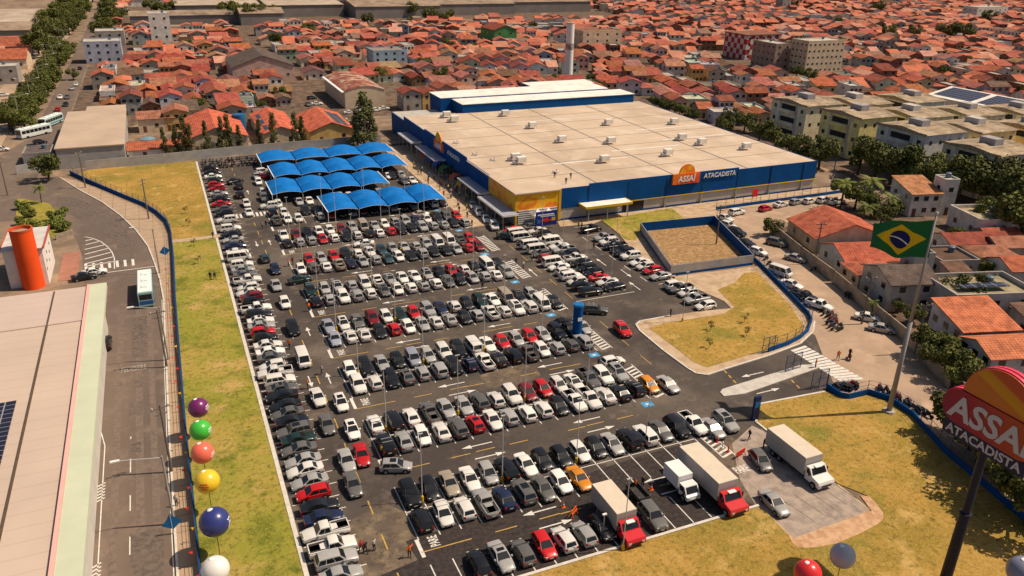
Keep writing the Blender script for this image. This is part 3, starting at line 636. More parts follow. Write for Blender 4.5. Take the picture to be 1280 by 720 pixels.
# street outside the fence
for px, py, a, c, l in [(921,265,.15,'wu','white SUV on the street just below the store fence'),(907,272,-1.4,'ws','white sedan first in the street line by the fence corner'),(911,281,-1.3,'wh','white hatchback second in the street line by the fence corner'),(921,290,-1.25,'ku','black SUV in the street line outside the walled plot'),(933,303,-1.25,'ks','black sedan in the street line outside the walled plot'),(948,314,-1.25,'wh','white hatchback parked outside the walled plot fence'),(976,340,-1.25,'wv','white van parked on the street outside the island lawn'),(990,355,-1.25,'ws','white sedan parked on the street behind the white van'),(1005,370,-1.25,'kp','black pickup parked on the street near the motorcycles'),(1024,381,-1.2,'wp','white pickup parked on the street next to the motorcycles'),(971,303,-1.1,'gu','dark grey SUV parked by the street wall across from the fence'),(995,322,-1.1,'ss','silver sedan parked by the pale street wall'),(1085,396,-.85,'ws','white sedan parked by the street wall under the flagpole'),(1103,410,-.85,'ss','silver sedan parked by the street wall behind a white sedan'),(957,260,.2,'rh','red hatchback on the street behind the red roofed houses'),(976,255,.2,'ws','white sedan on the street behind the red roofed houses'),(995,252,.2,'sh','silver hatchback on the street behind the red roofed houses'),(1012,251,.2,'wh','white hatchback on the street behind the red roofed houses'),(1030,250,.2,'wu','white SUV on the street behind the red roofed houses'),(1046,252,.2,'wp','white pickup on the street behind the red roofed houses'),
 (105,345,.15,'ks','black sedan in front of a white one beside the striped road island'),(118,339,.15,'ws','white sedan half hidden behind a black one by the striped road island'),(131,428,UPD,'ku','black SUV on the road half hidden by the big tan roof'),(75,121,DN,'ws','white sedan on the avenue beyond the buses'),(84,121,DN,'gs','dark grey sedan on the avenue beside a white one'),(72,136,UPD,'rh','red hatchback on the avenue just beyond the buses'),(82,130,DN,'ks','black sedan on the avenue beyond the buses'),(2,186,0,'wh','white hatchback at the left edge near the white bus'),(42,183,.4,'kh','black hatchback parked by the small forecourt beside the bus'),(50,177,.4,'kh','black hatchback parked nearest the tan warehouse forecourt'),(4,118,0,'wh','white hatchback on the far side of the avenue'),(95,105,DN,'ws','white sedan far up the avenue'),(90,110,DN,'ss','silver sedan far up the avenue'),(100,85,UPD,'kh','black hatchback far up the avenue')]: single(px, py, a, c, l)
for i, (px, py) in enumerate([(437,140),(447,137),(432,152),(445,160),(456,164),(390,122),(396,129),(385,130),(470,137),(480,135)]):
    single(px, py, R.choice([0,DN,.3]), ['ws','wh','wu','ss','sh','kh','ws','gs','wh','ws'][i], None)
    CARS[-1]['line'] = 'yard behind the green fence and cream warehouse'
# ---- labels: what each car is, then its neighbours, then its place in the line
lines = {}
for c in CARS:
    if c['line']: lines.setdefault(c['line'], []).append(c)
desc = lambda c: CNAME[c['c']]+' '+KNAME[c['k']][2]
art = lambda s: ('an ' if s[0] in 'aeio' else 'a ')+s
cand = {}
for ln, cs in lines.items():
    for i, c in enumerate(cs):
        a = desc(cs[i-1]) if i else None; b = desc(cs[i+1]) if i+1 < len(cs) else None
        sh = ln.replace('line of the ', 'line, ')
        if a and b: l = f'{desc(c)} between {art(a)} and {art(b)}, {sh}'
        elif b: l = f'{desc(c)} at the end of the {ln}, beside {art(b)}'
        else: l = f'{desc(c)} at the far end of the {ln}, beside {art(a)}'
        if len(l.split()) > 16: l = f'{desc(c)} between {art(a)} and {art(b)}' if a and b else l
        c['label'] = l; c['no'] = i; cand[l] = cand.get(l, 0)+1
def nth(n):
    t = ['first','second','third','fourth','fifth','sixth','seventh','eighth','ninth','tenth','eleventh','twelfth','thirteenth','fourteenth','fifteenth','sixteenth','seventeenth','eighteenth','nineteenth','twentieth']
    return t[n] if n < 20 else ['twenty','thirty','forty','fifty','sixty'][(n+1)//10-2]+('-'+t[(n+1)%10-1] if (n+1)%10 else 'th') 
for c in CARS:
    if c['line'] and (cand[c['label']] > 1 or len(c['label'].split()) > 16): c['label'] = f"{desc(c)}, {nth(c['no'])} in the {c['line']}"
    pk, nm, cat = KNAME[c['k']]; px, py = P(c['x'], c['y'], .7)
    if px < -40 or px > 1320 or py > 770: continue
    kf = R.uniform(.82,1.08); col = tuple(v*kf for v in PAINT[c['c']])
    if c['c'] == 'w': col = tuple(min(.84, v) for v in col)
    grp = ('cars in the '+c['line'] if not c['line'].startswith('cars') else c['line']) if c['line'] else None
    if py > 322:
        t = thing(nm, (c['x'],c['y'],.02), c['label'], cat, grp, c['a'])
        for pn, me in PROTO[pk]:
            if pn == 'wheel' and py > 500: a_, b_ = SPLIT[me.name]; link('rim', b_, link('wheel', a_, t))
            else: link(pn, me, t, col)
        if R.random() < .16 and pk not in ('pickup','van'): link(*EXTRA[pk][R.random() < .5], t)
    else:
        o = link(nm, FAR[pk], None, col); o.location = (c['x'],c['y'],.02); o.rotation_euler = (0,0,c['a']); tag(o, c['label'], cat, grp)
# ---------------------------------------------------------------- the store
m_roofstore = layered('store_roof_membrane', [srgb('#c6b19b'), srgb('#b5a08a'), srgb('#d2bfab'), srgb('#96836f')], [1, .05, .12, .5], .8, .2, thr=((.4,.6),(.4,.62),(.5,.7),(.62,.8)), stretches=[None,(1,.3,1),None,(.25,2,1)])
m_whiteroof = layered('white_metal_roof', [srgb('#e6e0d6'), srgb('#d6cfc3'), srgb('#f0ece4')], [1, .08, .4], .6, .3)
m_storewall = M('store_wall_render', (.43,.40,.36), .9, .12, .3, detail=6)
def gradient_orange():
    m, n, b = node_mat('sunset_panel'); L = n.links; tc = n.nodes.new('ShaderNodeTexCoord')
    wv = n.nodes.new('ShaderNodeTexNoise'); wv.inputs['Scale'].default_value = .22; wv.inputs['Detail'].default_value = 1; L.new(tc.outputs['Object'], wv.inputs[0])
    rp = n.nodes.new('ShaderNodeValToRGB'); rp.color_ramp.interpolation = 'CONSTANT'; e = rp.color_ramp.elements
    e[0].color = (.95,.46,.005,1); e[1].position = .5; e[1].color = (.92,.24,.01,1); x = e.new(.58); x.color = (.95,.42,.005,1)
    L.new(wv.outputs[0], rp.inputs[0]); L.new(rp.outputs[0], b.inputs['Base Color']); b.inputs['Roughness'].default_value = .55; return m
m_sunset = gradient_orange()
ST = thing('supermarket', (70,157.5,0), 'long blue and grey supermarket with a pale flat roof and orange corner', 'supermarket')
ox, oy = 70.0, 157.5; LX, LY = 87.0, 89.0; ZB, ZT = 2.9, 7.7
def stp(name, fn, mats, **k):
    mb = MB(); fn(mb); return mb.build(name, mats, ST, **k)
stp('lower_wall', lambda b: (b.box(0,LX,0,LY,0,ZB,0)), m_storewall)
stp('blue_cladding', lambda b: (b.box(10.8,LX+.1,-.12,.16,ZB,ZT), b.box(-.1,.16,16,LY,ZB,ZT), b.box(LX-.1,LX+.12,.17,LY,ZB,ZT), b.box(18.6,61.4,-.2,.1,ZB+.02,ZT+.5), b.box(-.2,.1,31.6,67,ZB+.02,ZT+.6)), m_blue)
stp('roof', lambda b: (b.box(.17,LX-.11,.17,LY,ZB+.1,ZT-.08), b.box(-.35,11,-.5,31,ZT-.3,ZT-.02)), m_roofstore)
def pil(b):
    for i in range(8):
        x = 18.6+i*10.68; b.box(x-.22,x+.22,-.28,0,0,ZB-.03,1)
        b.box(x-.10,x+.10,-.26,-.1,ZB+.05,ZT-.02,2)
    for i in range(6):
        y = 16+i*13; b.box(-.26,0,y-.2,y+.2,0,ZB,1)
stp('pilaster', pil, [m_blue, M('pilaster_grey', (.30,.28,.25), .9, .1, 1), M('joint_shadow_blue', (.006,.04,.15), .7, .1, 1)])
stp('yellow_band', lambda b: (b.box(18.5,LX+.1,-.32,-.1,ZB-.16,ZB-.02), b.box(10.75,11.35,-.24,.2,.3,ZT+.02)), m_yellow)
stp('base_band', lambda b: (b.box(10.8,LX,-.06,0,0,.42), b.box(-.06,0,16,LY,0,.42)), m_blue)
stp('corner_panel', lambda b: (b.box(.0,10.75,-.16,.3,3.5,ZT-.31), b.box(-.16,.3,.0,15.9,3.5,ZT-.31)), m_sunset)
stp('yellow_corner_trim', lambda b: (b.box(-.2,.25,-.2,.25,0,ZT-.32), b.box(-.18,.0,15.7,16.1,0,ZT-.32)), m_yellow)
def louv(b):
    for i in range(7): b.box(.5,10.4,-.22,-.02,.35+i*.5,.62+i*.5,0)
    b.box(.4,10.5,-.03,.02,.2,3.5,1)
stp('shopfront_louvre', louv, [m_white, m_opening])
def seams(b):
    for i in range(1, 8): b.box(.5,LX-.4,i*10.9-.09,i*10.9+.09,ZT-.15,ZT-.02,0)
    for x in (21.5, 43, 64.5): b.box(x-.15,x+.15,.6,LY-1,ZT-.15,ZT-.01,1)
    for i, x in enumerate((33,54,75)): b.box(x-14,x+8,20+i*7,20.5+i*7,ZT-.15,ZT+.0,2)
    b.box(60,86,47.4,47.9,ZT-.15,ZT+.0,2); b.box(30,60,69.2,69.6,ZT-.15,ZT+.0,2)
stp('roof_seam', seams, [M('seam_grey', (.30,.27,.23), .9, .2, .3), M('gutter_grey', (.27,.245,.21), .9, .25, .5), M('skylight_white', (.80,.77,.72), .5, .05, .3)])
stp('rear_block', lambda b: (b.box(19.5,84,88,98,0,10.4), b.box(15.5,79,98,110,0,10.9), b.box(54,80,110,118,0,11)), m_blue)
stp('rear_roof', lambda b: (b.box(19.3,84.2,87.8,98.0,10.4,10.55), b.box(15.3,79.2,98,110.2,10.9,11.05), b.box(53.8,80.2,110.2,118.2,11,11.15)), m_whiteroof)
stp('rear_annexe', lambda b: (b.box(0,19.4,89,104,0,6.2,0), b.box(.3,19.2,89.2,103.7,6.2,6.3,1)), [m_blue, M('annexe_roof', (.45,.42,.38), .9, .15, .3)])
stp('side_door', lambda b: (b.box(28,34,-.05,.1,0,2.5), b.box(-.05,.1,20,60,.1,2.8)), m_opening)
# lettering and emblem on the long front
def sun_disc(mb, o, u, v, nrm, r, th, mi=0, a0=0.0, a1=math.pi, n=22):
    o, u, v, nrm = map(Vector, (o, u, v, nrm)); pts = [o+u*(r*math.cos(a0+(a1-a0)*i/n))+v*(r*math.sin(a0+(a1-a0)*i/n)) for i in range(n+1)]
    f = [p+nrm*th for p in pts]; k = n+1
    mb.add(pts+f, [tuple(range(k,2*k)), tuple(reversed(range(k)))]+[(i,i+1,k+i+1,k+i) for i in range(n)]+[(n,0,k,2*k-1)], mi)
m_sun = gradient_orange(); m_sun.name = 'sun_emblem'
xc = 115.25-ox
stp('logo_panel', lambda b: b.box(xc-3.9,xc+3.9,-.75,-.2,5.75,8.35), M('logo_red', (.72,.05,.02), .5, .15, .2, col2=(.85,.20,.02)))
stp('logo_sun', lambda b: sun_disc(b, (xc+.2,-.28,8.35), (1,0,0), (0,0,1), (0,-1,0), 2.25, .35), m_sun)
fx = lambda x, y, z: frame_mat(Vector((x,y,z)), Vector((1,0,0)), Vector((0,0,1)), Vector((0,-1,0)))
text_obj('logo_lettering', 'ASSAÍ', 1.95, m_white, fx(xc,-.78,6.95), ST, extrude=.06, bold=.05, shear=.12)
text_obj('store_lettering', 'ATACADISTA', 1.6, m_white, fx(xc+10.2,-.40,7.0), ST, extrude=.06, bold=.02, shear=.12)
fl = lambda x, y, z: frame_mat(Vector((x,y,z)), Vector((0,-1,0)), Vector((0,0,1)), Vector((-1,0,0)))
stp('side_logo_panel', lambda b: b.box(-.6,-.2,49,57,5.3,7.7), MATS['logo_red'])
stp('side_logo_sun', lambda b: sun_disc(b, (-.28,53,7.7), (0,1,0), (0,0,1), (-1,0,0), 2.6, .3), m_sun)
text_obj('side_logo_lettering', 'ASSAÍ', 2.0, m_white, fl(-.62,53,6.4), ST, extrude=.05, bold=.05, shear=.12)
text_obj('side_lettering', 'ATACADISTA', 1.6, m_white, fl(-.24,41.5,6.3), ST, extrude=.05, bold=.03, shear=.12)
# canopies fixed to the store
def awning(b, x0,x1,y0,y1,z):
    b.box(x0,x1,y0,y1,z,z+.14,0); b.box(x0-.08,x0,y0,y1,z-.25,z+.2,1)
    b.box(x0,x1,y0-.08,y0,z-.25,z+.2,1)
    for t in range(4):
        y = y0+.5+(y1-y0-1)*t/3; b.tube((x0+.3,y,0),(x0+.3,y,z),.09,n=6,mi=2)
m_awn = M('awning_sheet', (.36,.37,.42), .45, .12, .4, spec=.5)
for nm, a in (('entrance_awning',(-4.0,-.2,-2,13.5,3.4)), ('side_awning',(-3.2,-.2,15,30,3.6)), ('rear_awning',(-3.4,-.2,48,66,3.6)), ('rear_awning',(-3.6,-.2,70,84,3.7))):
    stp(nm, lambda b, a=a: awning(b, *a), [m_awn, m_white, m_metal])
def fcan(b):
    b.box(16.2,28.4,-3.6,.0,3.5,3.75,0); b.box(16.1,28.5,-3.75,-3.6,3.25,3.8,1); b.box(16.0,16.2,-3.6,0,3.25,3.8,1); b.box(28.4,28.6,-3.6,0,3.25,3.8,1)
    for x in (17,22,27.5): b.tube((x,-3.4,0),(x,-3.4,3.5),.1,n=6,mi=2)
stp('front_canopy', fcan, [m_whiteroof, m_yellow, m_metal])
# things standing on the store roof
def ac_unit():
    t = thing('rooftop_air_conditioner', (0,0,0), 'x', 'air conditioner', 'air conditioners on the store roof')
    b = MB(); b.box(-1.35,1.35,-.95,.95,.75,2.3,bottom=True); b.build('casing', m_whiteroof, t)
    b = MB()
    for sx in (-1.2,1.2):
        for sy in (-.8,.8): b.tube((sx,sy,0),(sx,sy,.8),.06,n=5)
    b.build('stand', m_metal, t)
    b = MB(); b.box(-2.6,-1.4,-.5,.5,.3,1.2,bottom=True); b.tube((-1.4,0,1),(-2.2,0,.2),.18,n=6); b.build('duct', m_metal, t)
    return t
def copy_tree(o, parent=None):
    c = o.copy(); COL.objects.link(c)
    if parent: c.parent = parent
    for ch in list(o.children): copy_tree(ch, c)
    return c
acp = [(81.5,180.6,'nearer of the paired air conditioners close to the orange corner'),(81.6,184.2,'farther of the paired air conditioners close to the orange corner'),(102.4,174.8,'air conditioner straight above the store front canopy'),(122.0,175.2,'air conditioner just behind the wall sun emblem'),(146.8,174.0,'air conditioner nearest the right end of the blue front'),(102.0,198.4,'air conditioner alone in the middle of the pale store roof'),(114.4,192.4,'air conditioner right of the middle one on the store roof'),(138.1,182.6,'air conditioner above the white front lettering'),(136.2,189.5,'air conditioner behind the one above the lettering'),(101.7,217.6,'air conditioner halfway between roof middle and rear blue block'),(126.0,214.2,'air conditioner with a long white skylight strip before it'),(146.4,208.6,'air conditioner nearest the far right roof edge'),(82.4,240.6,'air conditioner nearest the rear annexe of the store'),(82.4,233.6,'air conditioner second from the rear annexe of the store'),(101.0,237.0,'air conditioner under the rear blue block wall')]
A0 = ac_unit()
for i, (x, y, l) in enumerate(acp):
    o = A0 if i == 0 else copy_tree(A0); o.location = (x, y, ZT-.08); o.rotation_euler = (0,0,R.uniform(-.06,.06)); o['label'] = l; o.scale = (.85,.85,.85)
for x, y, l in [(73.5,207,'low pipe frame on the store roof beside the raised side wall'),(73.8,193,'low pipe frame on the roof near the side lettering end'),(76,186,'low pipe frame on the roof before the paired air conditioners'),(86,170,'low pipe frame beside the men on the store roof')]:
    b = MB(); b.box(-1,1,-.08,.08,.1,.2,bottom=True); b.box(-.08,.08,-1,1,.1,.2,bottom=True); b.tube((.5,.5,0),(.5,.5,.9),.08,n=6); b.tube((-.6,.2,0),(-.6,.2,.7),.12,n=6)
    o = b.build('roof_pipe_frame', m_metal); o.location = (x,y,ZT-.08); tag(o, l, 'pipe frame')
# promotional stand by the corner
t = thing('billboard', (75.7,153.3,0), 'blue promotional billboard on posts in front of the orange store corner', 'billboard')
b = MB(); b.box(-2.6,2.6,-.12,.12,.9,4.2,bottom=True); b.build('panel', M('billboard_blue', (.012,.03,.22), .5, .2, .4), t)
b = MB(); b.box(-1.3,1.2,-.15,-.125,1.75,2.25,0); b.add([(-.9,-.14,2.25),(.7,-.14,2.25),(.35,-.14,2.7),(-.5,-.14,2.7)], [(0,1,2,3)], 0); [b.tube((x,-.16,1.75),(x,-.12,1.75),.24,n=10,mi=3) for x in (-.8,.75)]; b.box(-2.2,1.9,-.15,-.125,3.35,3.62,2); b.box(-1.5,2.1,-.15,-.125,3.0,3.18,2); b.box(1.3,2.2,-.15,-.125,1.9,2.7,1); b.box(-2.3,-1.5,-.15,-.125,1.5,2.4,4); b.build('picture', [m_red, m_yellow, m_white, m_black, m_bluelt], t)
text_obj('lettering', 'OFERTA', .75, m_white, fx(0,-.2,3.65), t, bold=.02) if False else None
b = MB(); [b.tube((x,0,0),(x,0,.9),.07,n=6) for x in (-2.2,2.2)]; b.build('post', m_metal, t)
for x, l in ((74.6,'white pointed tent nearer the store corner post'),(77.3,'white pointed tent beside the yellow corner stripe')):
    t = thing('party_tent', (x,155.8,0), l, 'tent', 'white tents by the store corner')
    b = MB(); b.add([(-1.3,-1.2,2.8),(1.3,-1.2,2.8),(1.3,1.2,2.8),(-1.3,1.2,2.8),(0,0,4.2)], [(0,1,4),(1,2,4),(2,3,4),(3,0,4)]); b.build('tent_roof', m_white, t)
    b = MB(); [b.tube((sx*1.2,sy*1.1,0),(sx*1.2,sy*1.1,2.8),.05,n=5) for sx in (-1,1) for sy in (-1,1)]; b.build('pole', m_metal, t)
cols = [('red',(.36,.05,.03)),('blue',(.02,.06,.28)),('bright blue',(.02,.08,.34)),('green',(.04,.13,.04)),('orange red',(.40,.10,.05)),('yellow',(.45,.27,.03))]  # fabric colours darkened to carry the shade beside the store wall
for i, (cn, cc) in enumerate(cols):
    y = 217-i*5.6-(3 if i > 3 else 0)
    t = thing('fabric_arch', (68.0,y,.1), f'{cn} domed fabric arch in the row by the store side wall', 'fabric arch', 'coloured fabric arches by the store side')
    b = MB(); n = 10
    v = [(1.6*math.cos(math.pi*j/n), s*1.7, 1.7+1.6*math.sin(math.pi*j/n)) for s in (-1,0,1) for j in range(n+1)]
    v = [(x_, y_*(.9), z_+(.35 if abs(y_) < .1 else 0)) for x_, y_, z_ in v]
    b.add(v, [(r*(n+1)+j, r*(n+1)+j+1, (r+1)*(n+1)+j+1, (r+1)*(n+1)+j) for r in range(2) for j in range(n)])
    b.build('fabric', m_flat, t, smooth=True, color=cc)
    b = MB(); [b.tube((sx*1.55,sy*1.4,0),(sx*1.55,sy*1.4,1.8),.07,n=5) for sx in (-1,1) for sy in (-1,1)]; b.build('post', m_metal, t)
# ---------------------------------------------------------------- blue parking canopies
m_tarp = M('canopy_tarpaulin', (.003,.155,.50), .6, .18, .5, spec=.2)
def canopy(x0, x1, y0, y1, label, group, ridges=2):
    t = thing('parking_canopy', ((x0+x1)/2,(y0+y1)/2,0), label, 'parking canopy', group)
    w_, d_ = (x1-x0)/2, (y1-y0)/2; b = MB(); nx, ny = 10, 10*ridges; v = []
    for j in range(ny+1):
        for i in range(nx+1):
            u = -1+2*i/nx; s = (j/ny)*ridges; fr = s-math.floor(s) if j < ny else 1.0
            arch = math.sin(math.pi*min(fr, .999)) if True else 0
            z = 2.5+(1-u*u)*(.5+.75*arch)+.2*arch*(1-.5*u*u)
            v.append((u*(w_-.12), -d_+2*d_*j/ny, z))
    k = nx+1; b.add(v, [(j*k+i, j*k+i+1, (j+1)*k+i+1, (j+1)*k+i) for j in range(ny) for i in range(nx)])
    b.build('tarpaulin', m_tarp, t, smooth=True)
    b = MB()
    for sx in (-1,1):
        for q in range(ridges+1): b.tube((sx*w_,-d_+2*d_*q/ridges,0),(sx*w_,-d_+2*d_*q/ridges,2.55),.07,n=5)
    b.build('post', m_white, t)
    b = MB(); 
    for sx in (-1,1): b.box(sx*w_-.1,sx*w_+.1,-d_,d_,2.45,2.6,bottom=True)
    for yy in [-d_+2*d_*q/ridges for q in range(ridges+1)]:
        for i in range(8):
            ua, ub = -1+i/4, -.75+i/4; b.tube((ua*(w_-.1),yy,2.46+.5*(1-ua*ua)), (ub*(w_-.1),yy,2.46+.5*(1-ub*ub)), .045, n=4)
    b.build('frame', m_white, t)
    return t
RN = {0:'front', 1:'second', 2:'third', 3:'rear'}
for r, (xa, xb, ya, yb, n, rd) in enumerate([(31.0,59.3,174.4,187.2,4,2), (21.2,50.2,192.2,204.2,4,2), (23.8,59.5,207.6,219.6,5,2), (22.6,60.4,223.6,233.6,4,2)]):
    for i in range(n):
        x0 = xa+(xb-xa)*i/n; x1 = xa+(xb-xa)*(i+1)/n
        pl = ['end unit nearest the lawn', 'second unit from the lawn', 'third unit from the lawn', 'fourth unit from the lawn', 'end unit nearest the store'][i if i < n-1 else 4]
        canopy(x0, x1, ya, yb, f'blue arched canopy, {pl} in the {RN[r]} canopy row', f'blue canopies of the {RN[r]} row', rd)
# ---------------------------------------------------------------- lamps and posts
def lamp_proto():
    t = thing('lamp_post', (0,0,0), 'x', 'lamp post', 'thin lamp posts in the parking rows')
    b = MB(); b.tube((0,0,0),(0,0,9.3),.07,.045,n=6); b.build('pole', M('pale_pole', (.55,.52,.47), .5, .1, 1), t)
    b = MB(); b.box(-.3,.3,-.09,.09,9.25,9.36,bottom=True); b.build('lamp_head', m_metal, t)
    b = MB(); b.tube((0,0,0),(0,0,.75),.21,.18,n=8); b.build('base', m_yellow, t); return t
LP = lamp_proto(); first = True
for k in range(8):
    for i in range(4):
        x, y = 21.1+10.05*i, 72.4+15.7*k
        o = LP if first else copy_tree(LP); first = False; o.location = (x,y,.02); o.rotation_euler = (0,0,R.uniform(-.1,.1))
        o['label'] = f"thin lamp post with yellow base, {['first','second','third','last'][i]} along the middle of the {(['nearest']+ORD[1:])[k]} double row"
for i, (x, y) in enumerate([(72.2,118),(72.2,128),(72.2,138),(72.2,148),(83.8,136),(77,101.5)]):
    o = copy_tree(LP); o.location = (x,y,.02); o['label'] = ['thin lamp post at the near end of the store block','second thin lamp post from the near end of the store block','third thin lamp post from the near end of the store block','thin lamp post by the billboard end of the store block','thin lamp post by the file along the walled plot','thin lamp post at the island corner'][i]; o['group'] = 'thin lamp posts round the store block'
o = copy_tree(LP); o.location = (38.6,56.6,.05); o['label'] = 'thin pole standing in front of the red lorry nearest the camera'
def short_lamp(x, y, l):
    t = thing('garden_lamp', (x,y,.02), l, 'lamp', 'short lamps'); b = MB(); b.tube((0,0,0),(0,0,2.8),.05,n=6); b.build('pole', m_metal, t); b = MB(); b.box(-.25,.25,-.12,.12,2.75,2.9,bottom=True); b.build('lamp_head', m_white, t)
short_lamp(37.8,59.5,'short white headed lamp in the shadow of the red lorry')
def street_lamp(x, y, h, arm, ang, label, dbl=False):
    t = thing('street_lamp', (x,y,.05), label, 'street lamp', 'street lamps along the approach road' if not dbl else 'double armed street lamps on the avenue', rz=ang)
    b = MB(); b.tube((0,0,0),(0,0,h),.16,.10,n=7); b.build('pole', m_conc, t)
    for s in ((1,-1) if dbl else (1,)):
        b = MB(); b.tube((0,0,h-.2),(s*arm,0,h+.5),.05,n=5); arm_o = b.build('arm', m_metal, t)
        b = MB(); b.box(s*arm-.2,s*arm+.7 if s > 0 else s*arm+.2,-.16,.16,h+.42,h+.58,bottom=True) if s > 0 else b.box(s*arm-.7,s*arm+.2,-.16,.16,h+.42,h+.58,bottom=True); b.build('lamp_head', m_white, arm_o)
def power_pole(x, y, h, label, ang=0, arm=2.2, group='power poles'):
    t = thing('power_pole', (x,y,0), label, 'power pole', group, rz=ang)
    b = MB(); b.tube((0,0,0),(0,0,h),.17,.11,n=7); b.build('pole', M('weathered_pole', (.16,.13,.11), .9, .2, 1), t)
    b = MB(); b.box(-arm/2,arm/2,-.06,.06,h-.5,h-.36,bottom=True); b.box(-arm/3,arm/3,-.06,.06,h-1.3,h-1.18,bottom=True); b.build('crossarm', MATS['weathered_pole'], t)
    b = MB(); [b.tube((q,0,h-.36),(q,0,h-.12),.06,n=5) for q in (-.9,0,.9)]; b.build('insulator', m_white, t)
street_lamp(-4.7,119.0,9,3.6,math.pi,'street lamp leaning over the road beside the teal bus'); street_lamp(-5.0,156,9,3.2,math.pi*.96,'street lamp over the bend just beyond the teal bus')
street_lamp(-5.4,79,9,4.2,math.pi,'street lamp over the road beside the yellow balloon')
power_pole(-5.3,89.1,9.5,'wooden power pole by the pavement beside the salmon balloon',math.pi*.1); power_pole(-5.0,116.8,9.5,'power pole on the pavement near the painted road word',.15)
power_pole(-6.5,190.9,9.5,'power pole on the outside of the road bend by the blue fence',.8); power_pole(-20.9,222.5,9.5,'power pole by the corner where the blue fence meets the grey wall',.9)
power_pole(-38,222,9.5,'power pole at the left edge by the road mouth',.4)
for i, (px, py) in enumerate([(1018,330),(1143,442),(895,306),(1077,405)]): v = G(px,py); power_pole(v.x,v.y,9,['power pole against the pale street wall before the red roofs','power pole rising before the orange roofed house','power pole by the corner of the walled sandy plot','power pole behind two parked cars by the street wall'][i],-.3,group='power poles along the side street')
for i in range(7): street_lamp(-43,300+i*34,11,3.4,0,f"double armed street lamp on the tree lined median, {ORD[i]} from the buses",True)
# ---------------------------------------------------------------- fences and walls
def fence(name, pts, label, wall_h, post_h, step, mats, group=None, wall_t=.18, rails=True, mesh_=None):
    t = thing(name, (pts[0][0],pts[0][1],0), label, 'fence', group); o0 = Vector((pts[0][0],pts[0][1],0)); b = MB(); rl = MB(); posts = []; carry = 0
    for p, q in zip(pts, pts[1:]):
        p, q = Vector((*p[:2],0))-o0, Vector((*q[:2],0))-o0; L_ = (q-p).length; d = (q-p)/L_; n = Vector((-d.y,d.x,0))*wall_t/2; e = d*.03
        b.prism([tuple((p-n-e)[:2]),tuple((q-n+e)[:2]),tuple((q+n+e)[:2]),tuple((p+n-e)[:2])],0,wall_h)
        if rails:
            for z in (wall_h+.25, (wall_h+post_h)/2, post_h-.04): rl.tube(p+Vector((0,0,z)), q+Vector((0,0,z)), .025, n=4)
        if mesh_:
            m1 = MB(); 
        s = carry
        while s < L_: posts.append(p+d*s); s += step
        carry = s-L_
    b.build('low_wall', mats[0], t)
    if rails: rl.build('rail', mats[1], t)
    for p in posts[:100]:
        if post_h > wall_h: pb = MB(); pb.tube((0,0,0),(0,0,post_h),.05,n=5); o = pb.build('post', mats[1], t); o.location = p
    return t
fpts = [(-3.3,20), (-3.25,98), (-2.95,127), (-2.75,143)]+g_([(217,320),(214,293),(208,279),(196,268),(180,258),(158,249),(130,237),(107,227),(88,218)])
m_fpost = M('fence_post_blue', (.03,.05,.12), .6, .1, 1)
fence('blue_fence', fpts, 'long blue fence following the pavement round the road bend', 1.05, 2.3, 2.75, (m_blue, m_fpost))
fence('blue_fence', g_([(895,283),(950,333),(988,372),(1010,395),(1014,404),(1010,415),(1000,424),(985,432),(960,441)]), 'blue fence curving round the island lawn beside the side street', .9, 2.4, 2.4, (m_blue, m_fpost))
fence('blue_fence', g_([(1033,486),(1050,497),(1060,499),(1085,493),(1110,501),(1140,521),(1180,566),(1232,611),(1300,668),(1330,700)]), 'blue fence curving from the gate past the flagpole to the lower corner', .9, 2.4, 2.4, (m_blue, m_fpost))
fence('blue_fence', g_([(895,263),(960,254),(1020,246),(1063,240)]), 'straight blue fence between the store front and the side street', .9, 2.6, 2.7, (m_blue, m_fpost))
W4 = [Vector(p) for p in ((94.8,144,0),(86.7,119.7,0),(105.8,118.7,0),(113.6,142.3,0))]
t = thing('walled_plot', (86.7,119.7,0), 'grey and blue walled enclosure round the bare sandy plot', 'walled enclosure')
m_wallgrey = M('grey_block_wall', (.36,.34,.32), .9, .15, .5, detail=6)
for i in range(4):
    p, q = W4[i]-W4[1], W4[(i+1)%4]-W4[1]; d = (q-p).normalized(); n = Vector((-d.y,d.x,0)); b = MB()
    if n.dot(Vector((13.5,12.5,0))-p) < 0: n = -n
    A = lambda s, e0, e1, z0, z1, mi: b.prism([tuple((p-d*e0+n*s[0])[:2]),tuple((q+d*e0+n*s[0])[:2]),tuple((q+d*e0+n*s[1])[:2]),tuple((p-d*e0+n*s[1])[:2])],z0,z1,mi)
    A((-.1,.02),.1,0,0,2.2,0); A((.022,.10),-.12,0,.1,2.2,1); A((-.104,-.1),.09,0,0,.55,1); b.build('wall', [m_wallgrey, m_blue], t)
fence('boundary_wall', [(-21.5,240.6),(-2,242.2),(25,245.0),(62,246)], 'long grey rendered boundary wall at the far end of the car park', 2.6, 2.6, 99, (m_wallgrey, m_fpost), rails=False)
def wallbox(name, p, q, h, th, mat_, label):
    p, q = Vector((*p[:2],0)), Vector((*q[:2],0)); d = (q-p).normalized(); n = Vector((-d.y,d.x,0))*th/2; b = MB(); o = p.copy()
    b.prism([tuple((x-o)[:2]) for x in (p-n,q-n,q+n,p+n)],0,h); ob = b.build(name, mat_); ob.location = o; tag(ob, label, 'wall'); return ob
m_oldwall = layered('weathered_wall', [srgb('#a3937f'), srgb('#7f7263'), srgb('#b9a890'), srgb('#4f483f')], [1,.3,.8,1.2], .95, .1, thr=((.4,.6),(.4,.65),(.5,.7),(.6,.85)))
